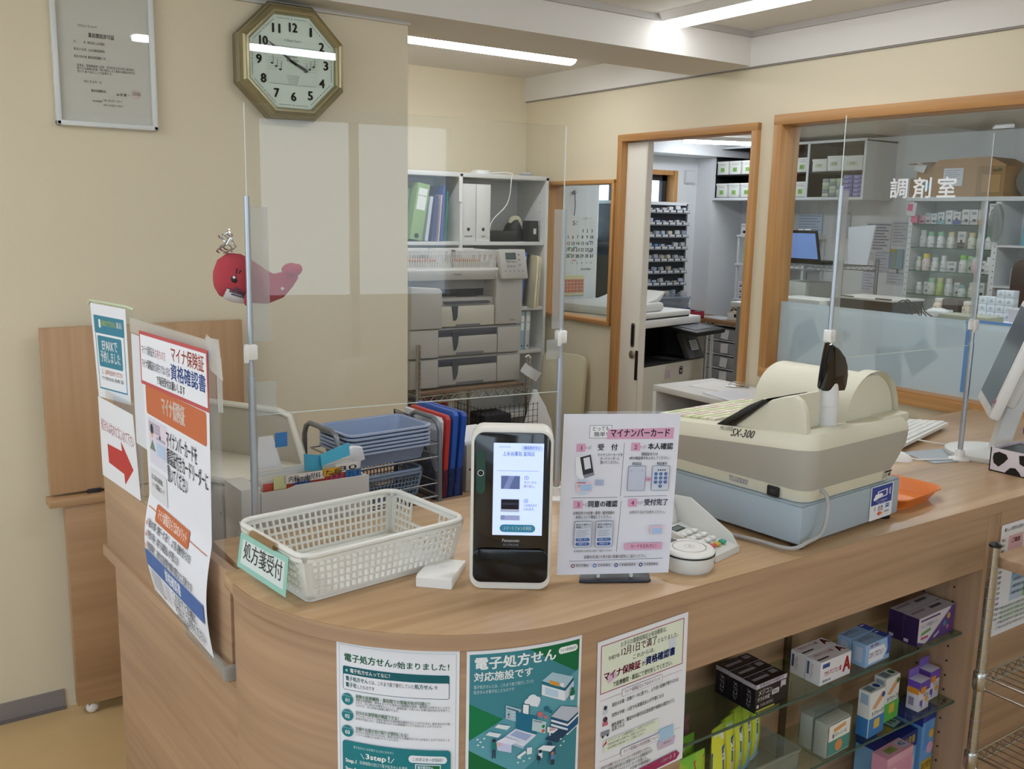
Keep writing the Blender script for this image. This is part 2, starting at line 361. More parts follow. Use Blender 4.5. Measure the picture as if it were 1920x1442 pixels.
# lamps
DIFF = mat('#f6faff', emit=LAMP, vary=0, name='lamp_diffuser')
def lamp(label, loc, rz, L=1.2, group='tube lamps on the ceilings', em=LAMP):
    t = thing('ceiling_light', label, 'lamp', loc, rz, group)
    m = MB(); m.prism([(-.075, 0), (.075, 0), (.05, -.03), (-.05, -.03)], -L/2-.012, L/2+.012, mat('#eceae6', rough=.4), 'x'); m.obj('fixture_body', t)
    m = MB(); pr = [(.048*math.cos(a*PI/8), -.026-.03*math.sin(a*PI/8)) for a in range(9)]
    m.prism(pr, -L/2, L/2, mat('#f4f8ff', emit=em, vary=0, name='lamp_diffuser'), 'x'); m.obj('diffuser', t)
    return t
lamp('long bright tube lamp on the niche ceiling above the white shelves', (2.43, 3.95, 2.44), 1, 1.2)
lamp('bright tube lamp on the ceiling touching the white beam', (2.83, 2.40, 2.455), 90, 1.22, em=4.6)
lamp('tube lamp on the ceiling over the counter front', (1.62, 1.5, 2.455), 0, 1.0, em=10)
lamp('unseen tube lamp added near the left windows to brighten the clock wall', (-.75, 2.05, 2.455), 90, 1.2, em=15)  # unseen lamp, placed close to the clock wall to brighten it
lamp('tube lamp on the waiting room ceiling behind the viewer', (-.4, -.6, 2.455), 0, 1.2, em=12)
lamp('unseen tube lamp added by the far right wall to light the counter apron', (2.62, -1.7, 2.455), 0, 1.1, em=11)  # unseen lamp, added to light the counter apron from the front
lamp('short tube lamp on the dispensary ceiling seen through the doorway', (6.05, 5.82, 2.32), -22, .6, em=11)
lamp('tube lamp on the dispensary ceiling over the copier', (4.9, 4.6, 2.32), 90, 1.2, em=11)
lamp('tube lamp on the dispensary ceiling over the bottle shelf', (5.0, 3.0, 2.32), 90, 1.2, em=11)
lamp('tube lamp on the dispensary ceiling behind the pharmacy window', (4.6, 1.3, 2.32), 90, 1.2, em=11)
# ---------------------------------------------------------------- counter
RC = (.955, 1.61)
def arc(r, a0, a1, n): return [(RC[0]+r*math.cos(rad(a0+(a1-a0)*i/n)), RC[1]+r*math.sin(rad(a0+(a1-a0)*i/n))) for i in range(n+1)]
ct = thing('reception_counter', 'light oak reception counter with a rounded corner and glass shelves', 'counter', (0, 0, 0))
m = MB(); out = arc(.455, 180, 270, 40) + [(3.355, 1.155), (3.355, 1.85), (.535, 1.85), (.535, 1.672), (.5, 1.665)]
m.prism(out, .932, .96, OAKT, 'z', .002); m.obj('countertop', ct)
m = MB()
ro = arc(.4565, 180, 270, 40) + [(3.3, 1.1535)]; ri = arc(.452, 180, 270, 40) + [(3.3, 1.158)]
m.loft([[(x, y, .9325) for x, y in ro], [(x, y, .9595) for x, y in ro]], OAKH, False, False); e = m.obj('edge_band', ct)
m = MB(); oo = arc(.447, 176, 270, 40) + [(1.2, 1.163)]; ii = [(1.2, 1.195)] + arc(.427, 270, 176, 40)
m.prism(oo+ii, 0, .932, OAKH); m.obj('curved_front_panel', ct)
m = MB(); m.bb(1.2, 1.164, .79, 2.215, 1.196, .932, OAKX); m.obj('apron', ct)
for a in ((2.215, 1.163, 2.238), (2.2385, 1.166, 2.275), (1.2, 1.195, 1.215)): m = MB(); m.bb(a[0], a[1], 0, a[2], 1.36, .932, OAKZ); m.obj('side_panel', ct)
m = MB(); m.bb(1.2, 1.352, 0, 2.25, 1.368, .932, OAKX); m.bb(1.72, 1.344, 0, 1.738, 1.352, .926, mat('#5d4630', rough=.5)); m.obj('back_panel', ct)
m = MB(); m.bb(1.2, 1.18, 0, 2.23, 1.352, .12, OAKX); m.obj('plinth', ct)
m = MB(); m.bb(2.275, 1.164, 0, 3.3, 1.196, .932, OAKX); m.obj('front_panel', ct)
SHG = clear('#e6f3ec', name='shelf_glass', refl=.8); SHE = mat('#3f5a50', rough=.2, vary=0)
for z, nm in ((.605, 'a'), (.418, 'b')):
    for x0, x1 in ((1.216, 1.70), (1.702, 2.212)):
        m = MB(); m.bb(x0, 1.198, z, x1, 1.342, z+.006, SHG); m.bb(x0, 1.1965, z, x1, 1.198, z+.006, SHE); o = m.obj('glass_shelf', ct)
m = MB()
for y in (1.23, 1.31):
    for z in [.2+.04*i for i in range(17)]: m.lathe([(.0025, 0), (.0025, .003)], DARK, 8, M=Matrix.Translation((2.212, y, z)) @ Euler((0, PI/2, 0)).to_matrix().to_4x4())
m.obj('peg_hole_pattern', ct)
for z in (.605, .418):
    for y in (1.22, 1.32): m = MB(); m.bb(2.205, y-.003, z-.008, 2.215, y+.003, z, CHROME); m.obj('shelf_pin', ct)

# left return of the counter with its low screen board
lb = thing('side_counter', 'oak side counter with an upright board on the left of the reception counter', 'counter', (.497, 1.66, 0), 4.0)
LB = lb
m = MB(); m.bb(.012, .0, .77, .03, .825, .96, OAKH, .001); m.obj('screen_board', lb)
m = MB(); m.bb(.004, 0, .742, .77, .84, .77, OAKH, .001); m.bb(.1, .84, .742, .77, .96, .77, OAKH); m.obj('desk_top', lb)
m = MB(); m.bb(.024, .0, 0, .044, .81, .742, OAKH); m.obj('front_panel', lb)
m = MB(); m.bb(.032, .80, 0, .74, .815, .742, OAKX); m.obj('end_panel', lb)
dk = MB(); dk.bb(1.29, 1.87, .742, 1.69, 3.1, .77, OAKX, .002); dk.bb(1.66, 1.87, 0, 1.68, 3.1, .742, OAKZ); dk.bb(1.29, 1.87, 0, 1.66, 1.9, .742, OAKZ)
one('work_desk', dk, 'low oak work desk behind the reception counter', 'desk')

# wooden flap gate folded up against the clock wall
fg = thing('counter_flap_gate', 'brown wooden flap gate folded up against the beige wall', 'gate', (.4, 3.15, 0))
m = MB(); m.bb(.01, -.04, .745, .625, -.015, 1.263, BRN, .002); m.obj('flap', fg)
m = MB(); m.bb(.0, -.075, .712, .62, -.01, .737, BRNX, .002); m.obj('ledge', fg)
m = MB(); m.bb(.045, -.065, .04, .62, -.025, .712, BRNX, .002); m.obj('gate_panel', fg)
m = MB(); m.bb(.115, -.047, .737, .155, -.0, .75, DARK, .001); m.obj('hinge', fg)
for x in (.09, .5):
    m = MB(); m.ball((x, -.045, .02), .02, WHITEP, (1, .7, 1)); m.bb(x-.012, -.055, .02, x+.012, -.035, .042, CHROME); m.obj('caster', fg)
# ---------------------------------------------------------------- posters on the counter front
TEAL = '#1f7d86'; DTEAL = '#155f68'; PW = '#e9ebf2'; TXK = '#2d3038'; DG = '#14603c'
def cyl(a0, ztop, r=.4473, tilt=0):
    def f(u, v, l):
        a = rad(a0)+u/r; return Vector((RC[0]+(r+l)*math.cos(a), RC[1]+(r+l)*math.sin(a), ztop-v+tilt*u))
    return f
def poster(pr, fn, name, label, cat='poster', group=None, lift=.0006):
    m = MB(); pr.put(m, fn, lift=lift); return one(name, m, label, cat, group=group)
p = Pr(12); p.rect(0, 0, 208, 297, PW); p.frame(5, 5, 198, 290, .6, '#8fb6c4')
p.txt(14, 20, 15, '電子処方せん', DG, 1.8, w=84).txt(99, 25, 9, 'が', TXK, 1).txt(107, 22, 13, '始まりました！', DG, 1.4, w=84)
p.rr(12, 42, 180, 42, 3, DTEAL).rr(13, 56, 178, 27, 2, PW).circ(19, 49.5, 2.4, '#8fd0d0').txt(25, 45, 8.2, '電子処方せんってなに？', '#ffffff', 1.2, w=70)
p.txt(17, 59, 9, '電子処方せん', DTEAL, 1.2, w=40).txt(58, 60, 8, 'とは、これまで紙で発行していた', TXK, .3, w=76).txt(135, 59, 9, '処方せん', DTEAL, 1.2, w=30).txt(167, 60, 7, 'を', TXK)
p.txt(17, 70, 9, '電子化', DTEAL, 1.2, w=20).txt(38, 71, 8, 'したものです', TXK, .3, w=30)
L3 = [('複数の医療機関・薬局間での情報共有が可能に！', 125, ['複数の医療機関・薬局をまたがる過去のお薬情報を医師・薬剤師と共有することがで', 'きます。同じ成分のお薬をもらうこと（重複投薬）や良くないお薬の飲み合わせを防ぐこ', 'とができ、安心安全な医療に繋がります。']),
      ('自分のお薬情報が確認できる！', 74, ['マイナポータルでご自身の直近のお薬情報を確認することができます。飲み合わせの確', '認等が可能になり、日常生活におけるお薬関連のリスクを抑えることができます。']),
      ('診療やお薬の受け取りが便利になる！', 90, ['処方せんが電子化されるため、薬局に処方せん情報をあらかじめ送ることができます。オ', 'ンライン診療なども受けやすくなります。'])]
for i, (hd, w, ls) in enumerate(L3):
    y = 91+28.5*i
    p.circ(20, y+9, 10.5, TEAL).txt(20, y+1.5, 4.4, 'メリット', '#dff0f0', .5, 'C').txt(20, y+6.5, 9, '0%d' % (i+1), '#ffffff', 2, 'C')
    p.txt(35, y-2, 7.6, hd, DG, 1, w=w)
    for j, t in enumerate(ls): p.txt(35, y+5.2+4.9*j, 4.6, t, TXK, .2, w=(158 if j < len(ls)-1 else 158*len(t)/40))
p.rr(11, 174, 184, 100, 6, TEAL).txt(66, 181, 5.5, '電子処方せんを利用するためには大きく', '#bfe0e2', .2, 'C', w=70).line(44, 193, 50, 202, 1, PW).line(96, 202, 102, 193, 1, PW).txt(73, 190, 13, '3step！', '#ffffff', 2, 'C', w=42)
for i, t in enumerate(['医療機関の窓口で電子処方せんを選択', '電子処方せん対応薬局で受け取り', 'お薬を受け取る']):
    p.txt(16, 205+15*i, 9.5, 'Step.%d' % (i+1), '#ffffff', 2, w=20).txt(42, 206+15*i, 7, t, '#d5ecec', .3, w=82)
p.rr(126, 184, 63, 13, 6, PW).txt(157, 187.5, 7, 'このポスターが目印！', DTEAL, 1, 'C', w=50).rect(137, 199, 42, 60, PW).rect(138.5, 200.5, 39, 57, '#3f8c98').poly([(158, 200.5), (177.5, 200.5), (177.5, 215)], '#13703f').txt(141, 202, 6, '電子処方せん', '#ffffff', 1, w=26).txt(141, 208, 4, '対応施設です', '#ffffff', .4).poly([(143, 224), (160, 214), (175, 224), (158, 236)], '#d9e4ec').poly([(143, 240), (160, 228), (175, 240), (158, 252)], '#2a5f86')
poster(p, cyl(214.8, .9305, tilt=-.012), 'poster', 'white poster with teal bands of steps and a green heading on the curved counter front', group='sheets taped to the counter front')

p = Pr(12); p.rect(0, 0, 206, 297, PW); p.rect(5, 6, 196, 284, '#3f8694')
p.poly([(105, 6), (201, 6), (201, 66)], '#0d6b40').poly([(5, 92), (5, 158), (62, 124)], '#0f7a4a').poly([(5, 175), (5, 290), (150, 290), (92, 228)], '#0f6a3c').poly([(201, 60), (62, 124), (5, 158), (5, 175), (92, 228), (201, 150)], '#5c9fae')
p.txt(12, 12, 23, '電子処方せん', '#f2f6f8', 2.4, w=142).txt(12, 38, 17, '対応施設です', '#f2f6f8', 1.8, w=100).txt(12, 60, 7, '電子処方せんとは、これまで紙で発行していた', '#cfe4e8', .2, w=102).txt(12, 69, 7, '処方せんを電子化したものです', '#cfe4e8', .2, w=68)
p.rr(159, 13, 38, 12, 6, '#f2f4f6').txt(178, 16, 6.5, 'マイナ受付対応中', '#1c6a5a', .8, 'C', w=32)
# drawing: shop, hospital, laptop, cloud, phone, desk
p.poly([(129, 66), (148, 54), (191, 72), (174, 88)], '#a7c6d6').poly([(129, 66), (174, 88), (174, 94), (129, 72)], '#1f6f86').poly([(191, 72), (174, 88), (174, 94), (191, 78)], '#17586e').poly([(129, 72), (174, 94), (174, 112), (129, 91)], '#e6ecf4').poly([(191, 78), (174, 94), (174, 112), (191, 96)], '#c8d4e4').poly([(143, 67), (162, 76), (162, 83), (143, 74)], '#d89a3c').poly([(164, 76), (171, 79), (171, 87), (164, 83)], '#e8e6ea').poly([(135, 78), (160, 90), (160, 103), (135, 91)], '#bcd6ee')
p.circ(112, 96, 9, '#e4ebf4').circ(120, 99, 7, '#e4ebf4').circ(104, 99, 6, '#e4ebf4').poly([(99, 99), (126, 104), (122, 111), (102, 104)], '#e4ebf4')
p.poly([(95, 100), (108, 104), (107, 130), (94, 126)], '#2f5f78').poly([(96, 102), (106, 105), (105.5, 127), (95.5, 124)], '#f0f2f6')
p.poly([(66, 99), (92, 110), (91, 134), (66, 123)], '#a8c6d4').poly([(68, 103), (88, 112), (88, 114), (68, 105)], '#30465c')
for i in range(3): p.circ(71, 111+5*i, 2, ['#9fb9c8', '#4a6a80', '#c8889a'][i]).circ(86, 116+5*i, 2.2, ['#1d6a6a', '#1d6a6a', '#c03a4c'][i]).line(75, 112+5*i, 83, 115+5*i, .8, '#dfe9f0')
p.poly([(83, 112), (122, 128), (121, 162), (84, 143)], '#1f6f8e').poly([(83, 143), (121, 161), (98, 178), (60, 158)], '#d8def0').poly([(84, 146), (113, 160), (102, 168), (74, 153)], '#9fb0d8').poly([(60, 158), (98, 178), (98, 182), (60, 162)], '#b4bedc')
p.poly([(113, 130), (138, 141), (137, 162), (112, 151)], '#bcd2da').circ(133, 148, 3, '#1f8a4c').circ(133, 156, 3, '#d0584c').line(115, 134, 130, 140, 1.2, '#30465c')
for x, y, c, s in ((122, 119, '#cf6a72', 9), (134, 112, '#1f6f86', 9), (143, 120, '#1f6f86', 6), (134, 128, '#c8707a', 6)): p.poly([(x, y), (x+s, y+s*.35), (x+s, y+s*1.3), (x, y+s*.95)], c)
p.poly([(147, 133), (166, 118), (201, 130), (201, 138), (180, 150)], '#b9c2d2')
for i in range(3): p.poly([(147, 134+8*i), (180, 151+8*i), (201, 138+8*i), (201, 142+8*i), (180, 155+8*i), (147, 138+8*i)], '#1d5276').poly([(147, 138+8*i), (180, 155+8*i), (201, 142+8*i), (201, 146+8*i), (180, 159+8*i), (147, 142+8*i)], '#e2e8f0')
p.poly([(140, 150), (160, 158), (160, 168), (140, 160)], '#e6e8f0').txt(150, 154, 6, '病院', '#b0484c', 1, 'C')
for x in (144, 151, 158): p.rect(x, 160+(x-144)*.45, 2.6, 11, '#eef0f4')
p.poly([(136, 172), (160, 184), (184, 168), (160, 160)], '#24425e').poly([(180, 160), (201, 146), (201, 160), (180, 172)], '#1d5a86')
p.poly([(182, 104), (192, 104), (190, 112), (184, 112)], '#e8ecf0').circ(187, 99, 5, '#176b45').circ(187, 92, 3.4, '#176b45')
for x, y in ((53, 130), (38, 142)): p.poly([(x, y), (x+21, y+6), (x+15, y+12), (x-6, y+5)], '#dfe6ec')
for x, y in ((19, 154), (24, 159), (30, 153), (20, 164), (28, 168), (92, 197), (98, 203), (88, 204), (108, 200), (166, 178), (172, 184), (166, 190)): p.circ(x, y, 2, '#d5e6e8', 1.4)
p.circ(46, 158, 3.2, '#28303c').rect(43, 161, 7, 13, '#1d7a70').poly([(43.5, 174), (46, 174), (45.6, 190), (43.2, 190)], '#2a3450').poly([(46.6, 174), (49, 174), (49.5, 190), (47, 190)], '#2a3450').poly([(50, 160), (76, 170), (76, 184), (52, 176)], '#c9cff0').poly([(50, 160), (64, 154), (88, 165), (76, 170)], '#e3e6fa').circ(55, 166, 3.5, '#e0b4b4')
p.rect(103, 180, 9, 12, '#dfe8ee').poly([(86, 192), (100, 184), (102, 188), (88, 197)], '#e8eef2')
p.poly([(122, 186), (132, 181), (156, 188), (146, 196)], '#e8eef6').rect(124, 188, 1.5, 14, '#cdd6e2').poly([(146, 196), (156, 188), (156, 204), (146, 212)], '#3a4c68').poly([(140, 176), (149, 179), (149, 186), (140, 183)], '#24466a').circ(127, 191, 3, '#23252d').rect(124, 194, 7, 9, '#e6e8ee').poly([(121, 196), (128, 200), (128, 208), (121, 205)], '#26303f').rect(124, 205, 1, 9, '#26303f').circ(150, 200, 3, '#b9836a').rect(147, 203, 8, 9, '#5a86b8').rect(147, 211, 7, 10, '#2f3c52')
poster(p, cyl(242.9, .927, tilt=.0), 'poster', 'teal and green illustrated poster with buildings and white heading on the curved counter front', group='sheets taped to the counter front')

MG = '#a03560'
p = Pr(); p.rect(0, 0, 215, 297, PW); p.rect(8, 9, 197, 91, '#e3ead8'); p.frame(8, 9, 197, 91, 1.6, MG)
p.txt(107, 14, 11, 'お手元の健康保険証の有効期限は、', TXK, .3, 'C', w=110).txt(24, 33, 9, '令和7年', '#7a2c50', .4, w=27).txt(52, 25, 18, '12月1日で満了', '#8a3458', .8, w=86).txt(139, 32, 10, 'となりました。', TXK, .3, w=52)
p.txt(107, 46, 10, 'これからは、', TXK, .3, 'C').poly([(18, 70), (40, 62), (46, 76), (26, 84)], '#d9b8d0').txt(14, 61, 17, 'マイナ保険証', '#c03a6a', 2.2, w=86).txt(102, 65, 11, 'か', TXK, .5).txt(112, 60, 17, '資格確認書', '#2f4aa8', 2.2, w=72).poly([(168, 42), (184, 40), (187, 58), (170, 60)], '#d4d9e8')
p.txt(107, 84, 11, 'で医療機関・薬局にて受付をしてください。', TXK, .4, 'C', w=142)
def head(y, t, w): p.line(8, y, 205, y, .5, '#9a6a80').rr(106-w/2, y-7, w, 14, 2, '#9a6a80').rr(106-w/2+.5, y-6.5, w-1, 13, 2, PW).txt(106, y-4.5, 9, t, MG, .6, 'C', w=w-10)
head(112, 'マイナ保険証ならではのメリット', 96)
for i, (t, w) in enumerate([('過去のお薬・診療データに基づく、より良い医療が受けられる', 160), ('突然の手術・入院でも高額支払いが不要になる', 124), ('救急現場で、搬送中の適切な応急処置や病院の選定などに', 152), ('活用される', 30)]): p.txt(35, (124, 144, 163, 171)[i], 8.6, t, TXK, .5, w=w)
p.circ(20, 128, 4, '#3a3f48').rect(15, 132, 10, 8, '#c9d4dc').circ(20, 150, 5, '#4a2f38').rect(14, 155, 12, 7, '#c86a80').rect(11, 172, 19, 9, '#8a8a9a').circ(15, 182, 2.4, '#23252a').circ(26, 182, 2.4, '#23252a')
p.rect(18, 190, 130, 24, '#e3ead8').poly([(14, 202), (24, 190), (24, 198)], '#c03a5a')
for i, t in enumerate(['マイナンバーカードは健康保険証として利用できるだけでなく、', '日常生活の様々な手続でもご利用いただけます。', 'ぜひ日頃から持ち歩いて、ご活用ください！']): p.txt(26, 191+7*i, 6, t, TXK, .2, w=(114, 90, 86)[i])
head(228, 'マイナ保険証の利用登録について', 96)
p.rect(150, 215, 36, 26, '#a9cbe6').poly([(146, 240), (192, 240), (188, 256), (150, 256)], '#c8b6cc').txt(169, 244, 5, 'ご案内窓口', TXK, .3, 'C')
for i, (t, c) in enumerate([('受診する際にマイナンバーカードをお持ちください。', MG), ('医療機関等の受付窓口に設置されている顔認証付き', TXK), ('カードリーダーにマイナンバーカードを置くと、', TXK), ('申込が済んでいない方は、その場で利用登録の', TXK)]): p.txt(12, 239+8.4*i, 7.4, t, c, .6, w=(118, 122, 110, 118)[i])
p.poly([(100, 276), (196, 272), (204, 281), (196, 290), (100, 294)], MG).txt(168, 277, 8, '裏面へ', '#ffffff', 1, 'C').txt(186, 276, 9, '》》', '#ffffff', 1, 'C', w=14)
m = MB(); 
poster(p, plane((.984, 1.1622, .904), (1, 0, .035), (0.02, 0, -1)), 'poster', 'white notice with a magenta frame and pale green heading box beside the glass shelves', group='sheets taped to the counter front')

p = Pr(); p.rect(0, 0, 210, 297, PW); p.rect(40, 34, 70, 48, '#dfb8c8').rect(75, 95, 130, 120, '#b9cfe4').rect(140, 95, 65, 120, '#9cc078').rect(75, 95, 60, 60, '#8fb4dc').rect(40, 225, 165, 40, '#d5e2dc')
p.txt(105, 10, 11, '新しい受付の流れについてのご案内', '#3a3f6a', .8, 'C', w=180).txt(75, 42, 14, 'ご確認', '#a03a60', 1.2, 'C')
for i in range(16): p.txt(8, 38+14*i, 8, ['受付', '会計', '確認', '相談', '処方'][i % 5], '#4a4f7a', .4)
for i in range(6): p.txt(80, 100+18*i, 9, 'お薬手帳をお持ちください', '#2f4a78', .5, w=110)
for i in range(5): p.txt(20, 222+13*i, 8, 'ご不明な点は受付までお問い合わせください。', TXK, .3, w=180)
poster(p, plane((2.28, 1.1632, .89), (1, 0, 0), (0, 0, -1)), 'poster', 'white notice of many coloured blocks behind the chrome rack post', group='sheets taped to the counter front')

# ---------------------------------------------------------------- clear screen and sheets on the side counter
def qmap(tl, tr, bl, br, w, h, n=(-1, 0, 0), curl=None):
    tl, tr, bl, br, n = map(Vector, (tl, tr, bl, br, n))
    def f(u, v, l):
        a, b = u*1000/w, v*1000/h; P = (tl*(1-a)+tr*a)*(1-b)+(bl*(1-a)+br*a)*b
        return P + n*(l+(curl(a, b) if curl else 0))
    return f
m = MB(); m.prism([(.475, 2.2), (.507, 1.68), (.510, 1.68), (.478, 2.2)], .96, 1.386, ACR)

sc = one('clear_screen', m, 'clear acrylic screen standing on the side counter board behind the taped sheets', 'screen')
m = MB()
TAPE = clear('#f4f5f5', frost='#eceeee', diff=.45, name='cloudy_tape', rough=.35)
m.loft([[(.5035, 1.74, 1.392), (.5035, 1.74, 1.36)], [(.509, 1.675, 1.394), (.509, 1.675, 1.352)]], TAPE, False, False)
m.loft([[(.4720, 2.2, 1.384), (.4720, 2.2, 1.352)], [(.5035, 1.70, 1.388), (.5035, 1.70, 1.352)]], TAPE, False, False)
m.loft([[(.506, 1.685, 1.36), (.506, 1.685, 1.26)], [(.5125, 1.675, 1.36), (.5125, 1.675, 1.26)]], TAPE, False, False)
m.loft([[(.500, 1.722, 1.400), (.505, 1.66, 1.385)], [(.501, 1.706, 1.335), (.507, 1.652, 1.322)]], TAPE, False, False); o = m.obj('tape_strip', sc); o['label'] = 'cloudy adhesive tape'
m = MB(); p = Pr(); p.rect(0, 0, 560, 270, '#dfe3ea'); p.put(m, qmap((.4715, 2.19, 1.35), (.4985, 1.75, 1.35), (.4715, 2.19, 1.1), (.4985, 1.75, 1.1), 560, 270)); one('paper_sheet', m, 'plain white paper sheet behind the long poster on the clear screen', 'paper')

OR = '#c9714a'; RD = '#c25a5c'; BU = '#4f6fae'
p = Pr(14); p.rect(0, 0, 420, 600, '#eaedf6')
p.rr(16, 118, 388, 66, 8, OR).txt(200, 128, 44, 'マイナ保険証', '#f4e4dc', 2, 'C', w=150)
p.rr(24, 190, 132, 104, 6, '#dcdcec').rect(24, 196, 132, 40, '#e6d8e6').circ(48, 222, 12, '#d9b9a6').circ(48, 214, 11, '#2c2c34').poly([(28, 262), (48, 238), (70, 262)], '#7a8a80').rect(78, 226, 64, 6, '#aab0c8').rect(78, 238, 58, 30, '#bcd0ec').rect(100, 220, 10, 8, '#303038')
for i in range(3): p.txt(28, 198+8*i, 8, '氏名 住所 生年月日', '#6a6f88', .2, w=80)
p.rr(20, 306, 120, 66, 4, '#dfe1e6').txt(30, 318, 14, '表に記載の医療保険に', '#60646e', .6, w=84).txt(30, 336, 14, 'マイナ保険証ICカード', '#60646e', .6, w=92)
for i, (t, w) in enumerate([('マイナンバーカードを', 196), ('顔認証付きカードリーダーに', 258), ('置いてください', 132)]): p.txt(150, 196+38*i, 40, t, TXK, .6, w=w)
p.line(16, 396, 404, 396, 2, OR).rr(70, 378, 226, 38, 8, OR).txt(183, 384, 26, 'マイナ保険証ならではのメリット', '#fbeee6', 1, 'C', w=196)
for i, (t, w) in enumerate([('過去のお薬・診療データに基づく、より良い医療が受けられる！', 290), ('突然の手術・入院でも高額支払いが不要になる！', 220), ('救急現場で、適切な応急処置や病院の選定などに活用される！', 310)]): p.txt(30, 420+26*i, 21, t, TXK, .6, w=w).line(12, 430+26*i, 17, 438+26*i, 2.5, OR).line(17, 438+26*i, 26, 422+26*i, 2.5, OR)
p.rect(10, 494, 396, 38, BU).txt(205, 499, 30, '資格確認書', '#e6ebf6', 1.6, 'C', w=110)
for i in range(7): p.txt(24, 536+7*i, 7, '記号番号 氏名 資格取得', '#7a7f8c', .3, w=84)
for i in range(6): p.txt(128, 538+7*i, 7, '令和 年 月', '#8a8f9c', .2, w=40)
p.circ(112, 580, 4, '#b04a4a').txt(190, 532, 26, 'これまでと同様に', TXK, .6, w=160).txt(190, 557, 26, '受付にてご提示ください', TXK, .6, w=206).txt(200, 580, 11, '※状況によって様式・発行形態が異なります', '#6a6f7a', .2, w=190).txt(190, 586, 13, '厚生労働省', '#3a3f48', .6, w=80)
def curl(a, b):
    if b < .62: return 0
    t = (b-.62)/.38; return .016*math.sin(PI*t)*(1-.2*a)
poster(p, qmap((.4715, 2.10, 1.365), (.5005, 1.71, 1.37), (.466, 2.052, .799), (.4905, 1.71, .773), 420, 600, curl=curl), 'poster', 'long curling white poster with orange and blue bands hanging over the side counter', lift=.001)
p = Pr(14); p.rect(0, 0, 420, 118, RD); p.rect(7, 8, 406, 102, '#edf0f8')
p.txt(14, 30, 22, 'マイナ保険証を', TXK, .8, w=90).txt(105, 30, 22, 'お持ちの方', '#c06a70', .4, w=70).txt(208, 14, 34, 'マイナ保険証', '#cb6a58', 1.4, w=192)
p.txt(12, 60, 22, 'マイナ保険証を', TXK, .8, w=90).txt(103, 60, 22, 'お持ちでない方は', '#5a5f80', .4, w=98).txt(204, 50, 36, '資格確認書', '#5570b4', 1.6, w=202).txt(110, 86, 21, 'で毎回受付お願いします', TXK, .8, w=178)
poster(p, qmap((.4695, 2.10, 1.367), (.4985, 1.708, 1.372), (.4695, 2.10, 1.252), (.4985, 1.708, 1.255), 420, 118), 'poster', 'red bordered white sheet taped across the top of the long poster', lift=.0016)
p = Pr(14); p.rect(0, 0, 210, 255, '#eaedf4'); SB = '#3f87a0'
p.rect(14, 30, 182, 46, SB).rect(16, 40, 178, 190, SB).rect(20, 78, 170, 148, '#eef1f6').rr(28, 84, 148, 84, 6, SB).rect(44, 40, 12, 22, '#eef2f4').txt(62, 40, 18, 'お待たせできません', '#cbd64a', 1, w=84).txt(150, 40, 18, '薬局', '#e6eef2', 1, w=34)
p.txt(101, 92, 34, 'EPARKで', '#f2f6f8', 1.2, 'C', w=96).txt(101, 124, 34, '予約しました', '#f2f6f8', 1, 'C', w=124).txt(105, 174, 16, 'と、お声をおかけください', '#c8704a', .6, 'C', w=132).txt(105, 194, 11, 'アプリで予約された方は、受付の際にご提示', TXK, .5, 'C', w=140)
poster(p, qmap((.455, 2.545, 1.388), (.4965, 2.35, 1.388), (.463, 2.545, 1.148), (.4985, 2.35, 1.156), 210, 255), 'sign', 'white sheet with blue panel hanging at the far end of the clear screen', 'sign', lift=.001)
p = Pr(14); p.rect(0, 0, 297, 205, '#eaedf4').txt(150, 52, 34, '処方せんは右のカゴに入れて下さい', '#b0566a', .8, 'C', w=270)
p.poly([(60, 112), (180, 108), (178, 84), (262, 138), (186, 190), (184, 164), (62, 160)], '#c2403e')
poster(p, qmap((.4455, 2.46, 1.165), (.4675, 2.19, 1.165), (.4465, 2.46, .964), (.4755, 2.19, .962), 297, 205), 'sign', 'white sheet with a red arrow standing on the side counter board', 'sign', lift=.001)
m = MB(); m.tube([(.452, 2.555, 1.385), (.455, 2.545, 1.394), (.4975, 2.345, 1.394), (.51, 2.33, 1.388)], .003, mat('#c9d8b8', rough=.4), 8); m.prism([(.473, 2.548), (.512, 2.36), (.5135, 2.36), (.4745, 2.548)], 1.15, 1.39, ACR); m.prism([(.462, 2.462), (.484, 2.2), (.4855, 2.2), (.4635, 2.462)], .96, 1.18, ACR)
one('sign_stand', m, 'thin clear stand with a green rod holding the blue panelled sheet', 'stand')
m = MB(); m.box((.488, 1.88, .768), (.006, .47, .03), clear('#eef0f0', frost='#d8dcdc', diff=.35, name='plastic_strip', rough=.2), .001, rot=(0, 0, rad(1.5))); m.box((.512, 1.648, .768), (.05, .006, .03), clear('#eef0f0', frost='#d8dcdc', diff=.35, name='plastic_strip', rough=.2), .001)
one('plastic_edge_strip', m, 'clear plastic strip taped along the side counter ledge', 'strip')
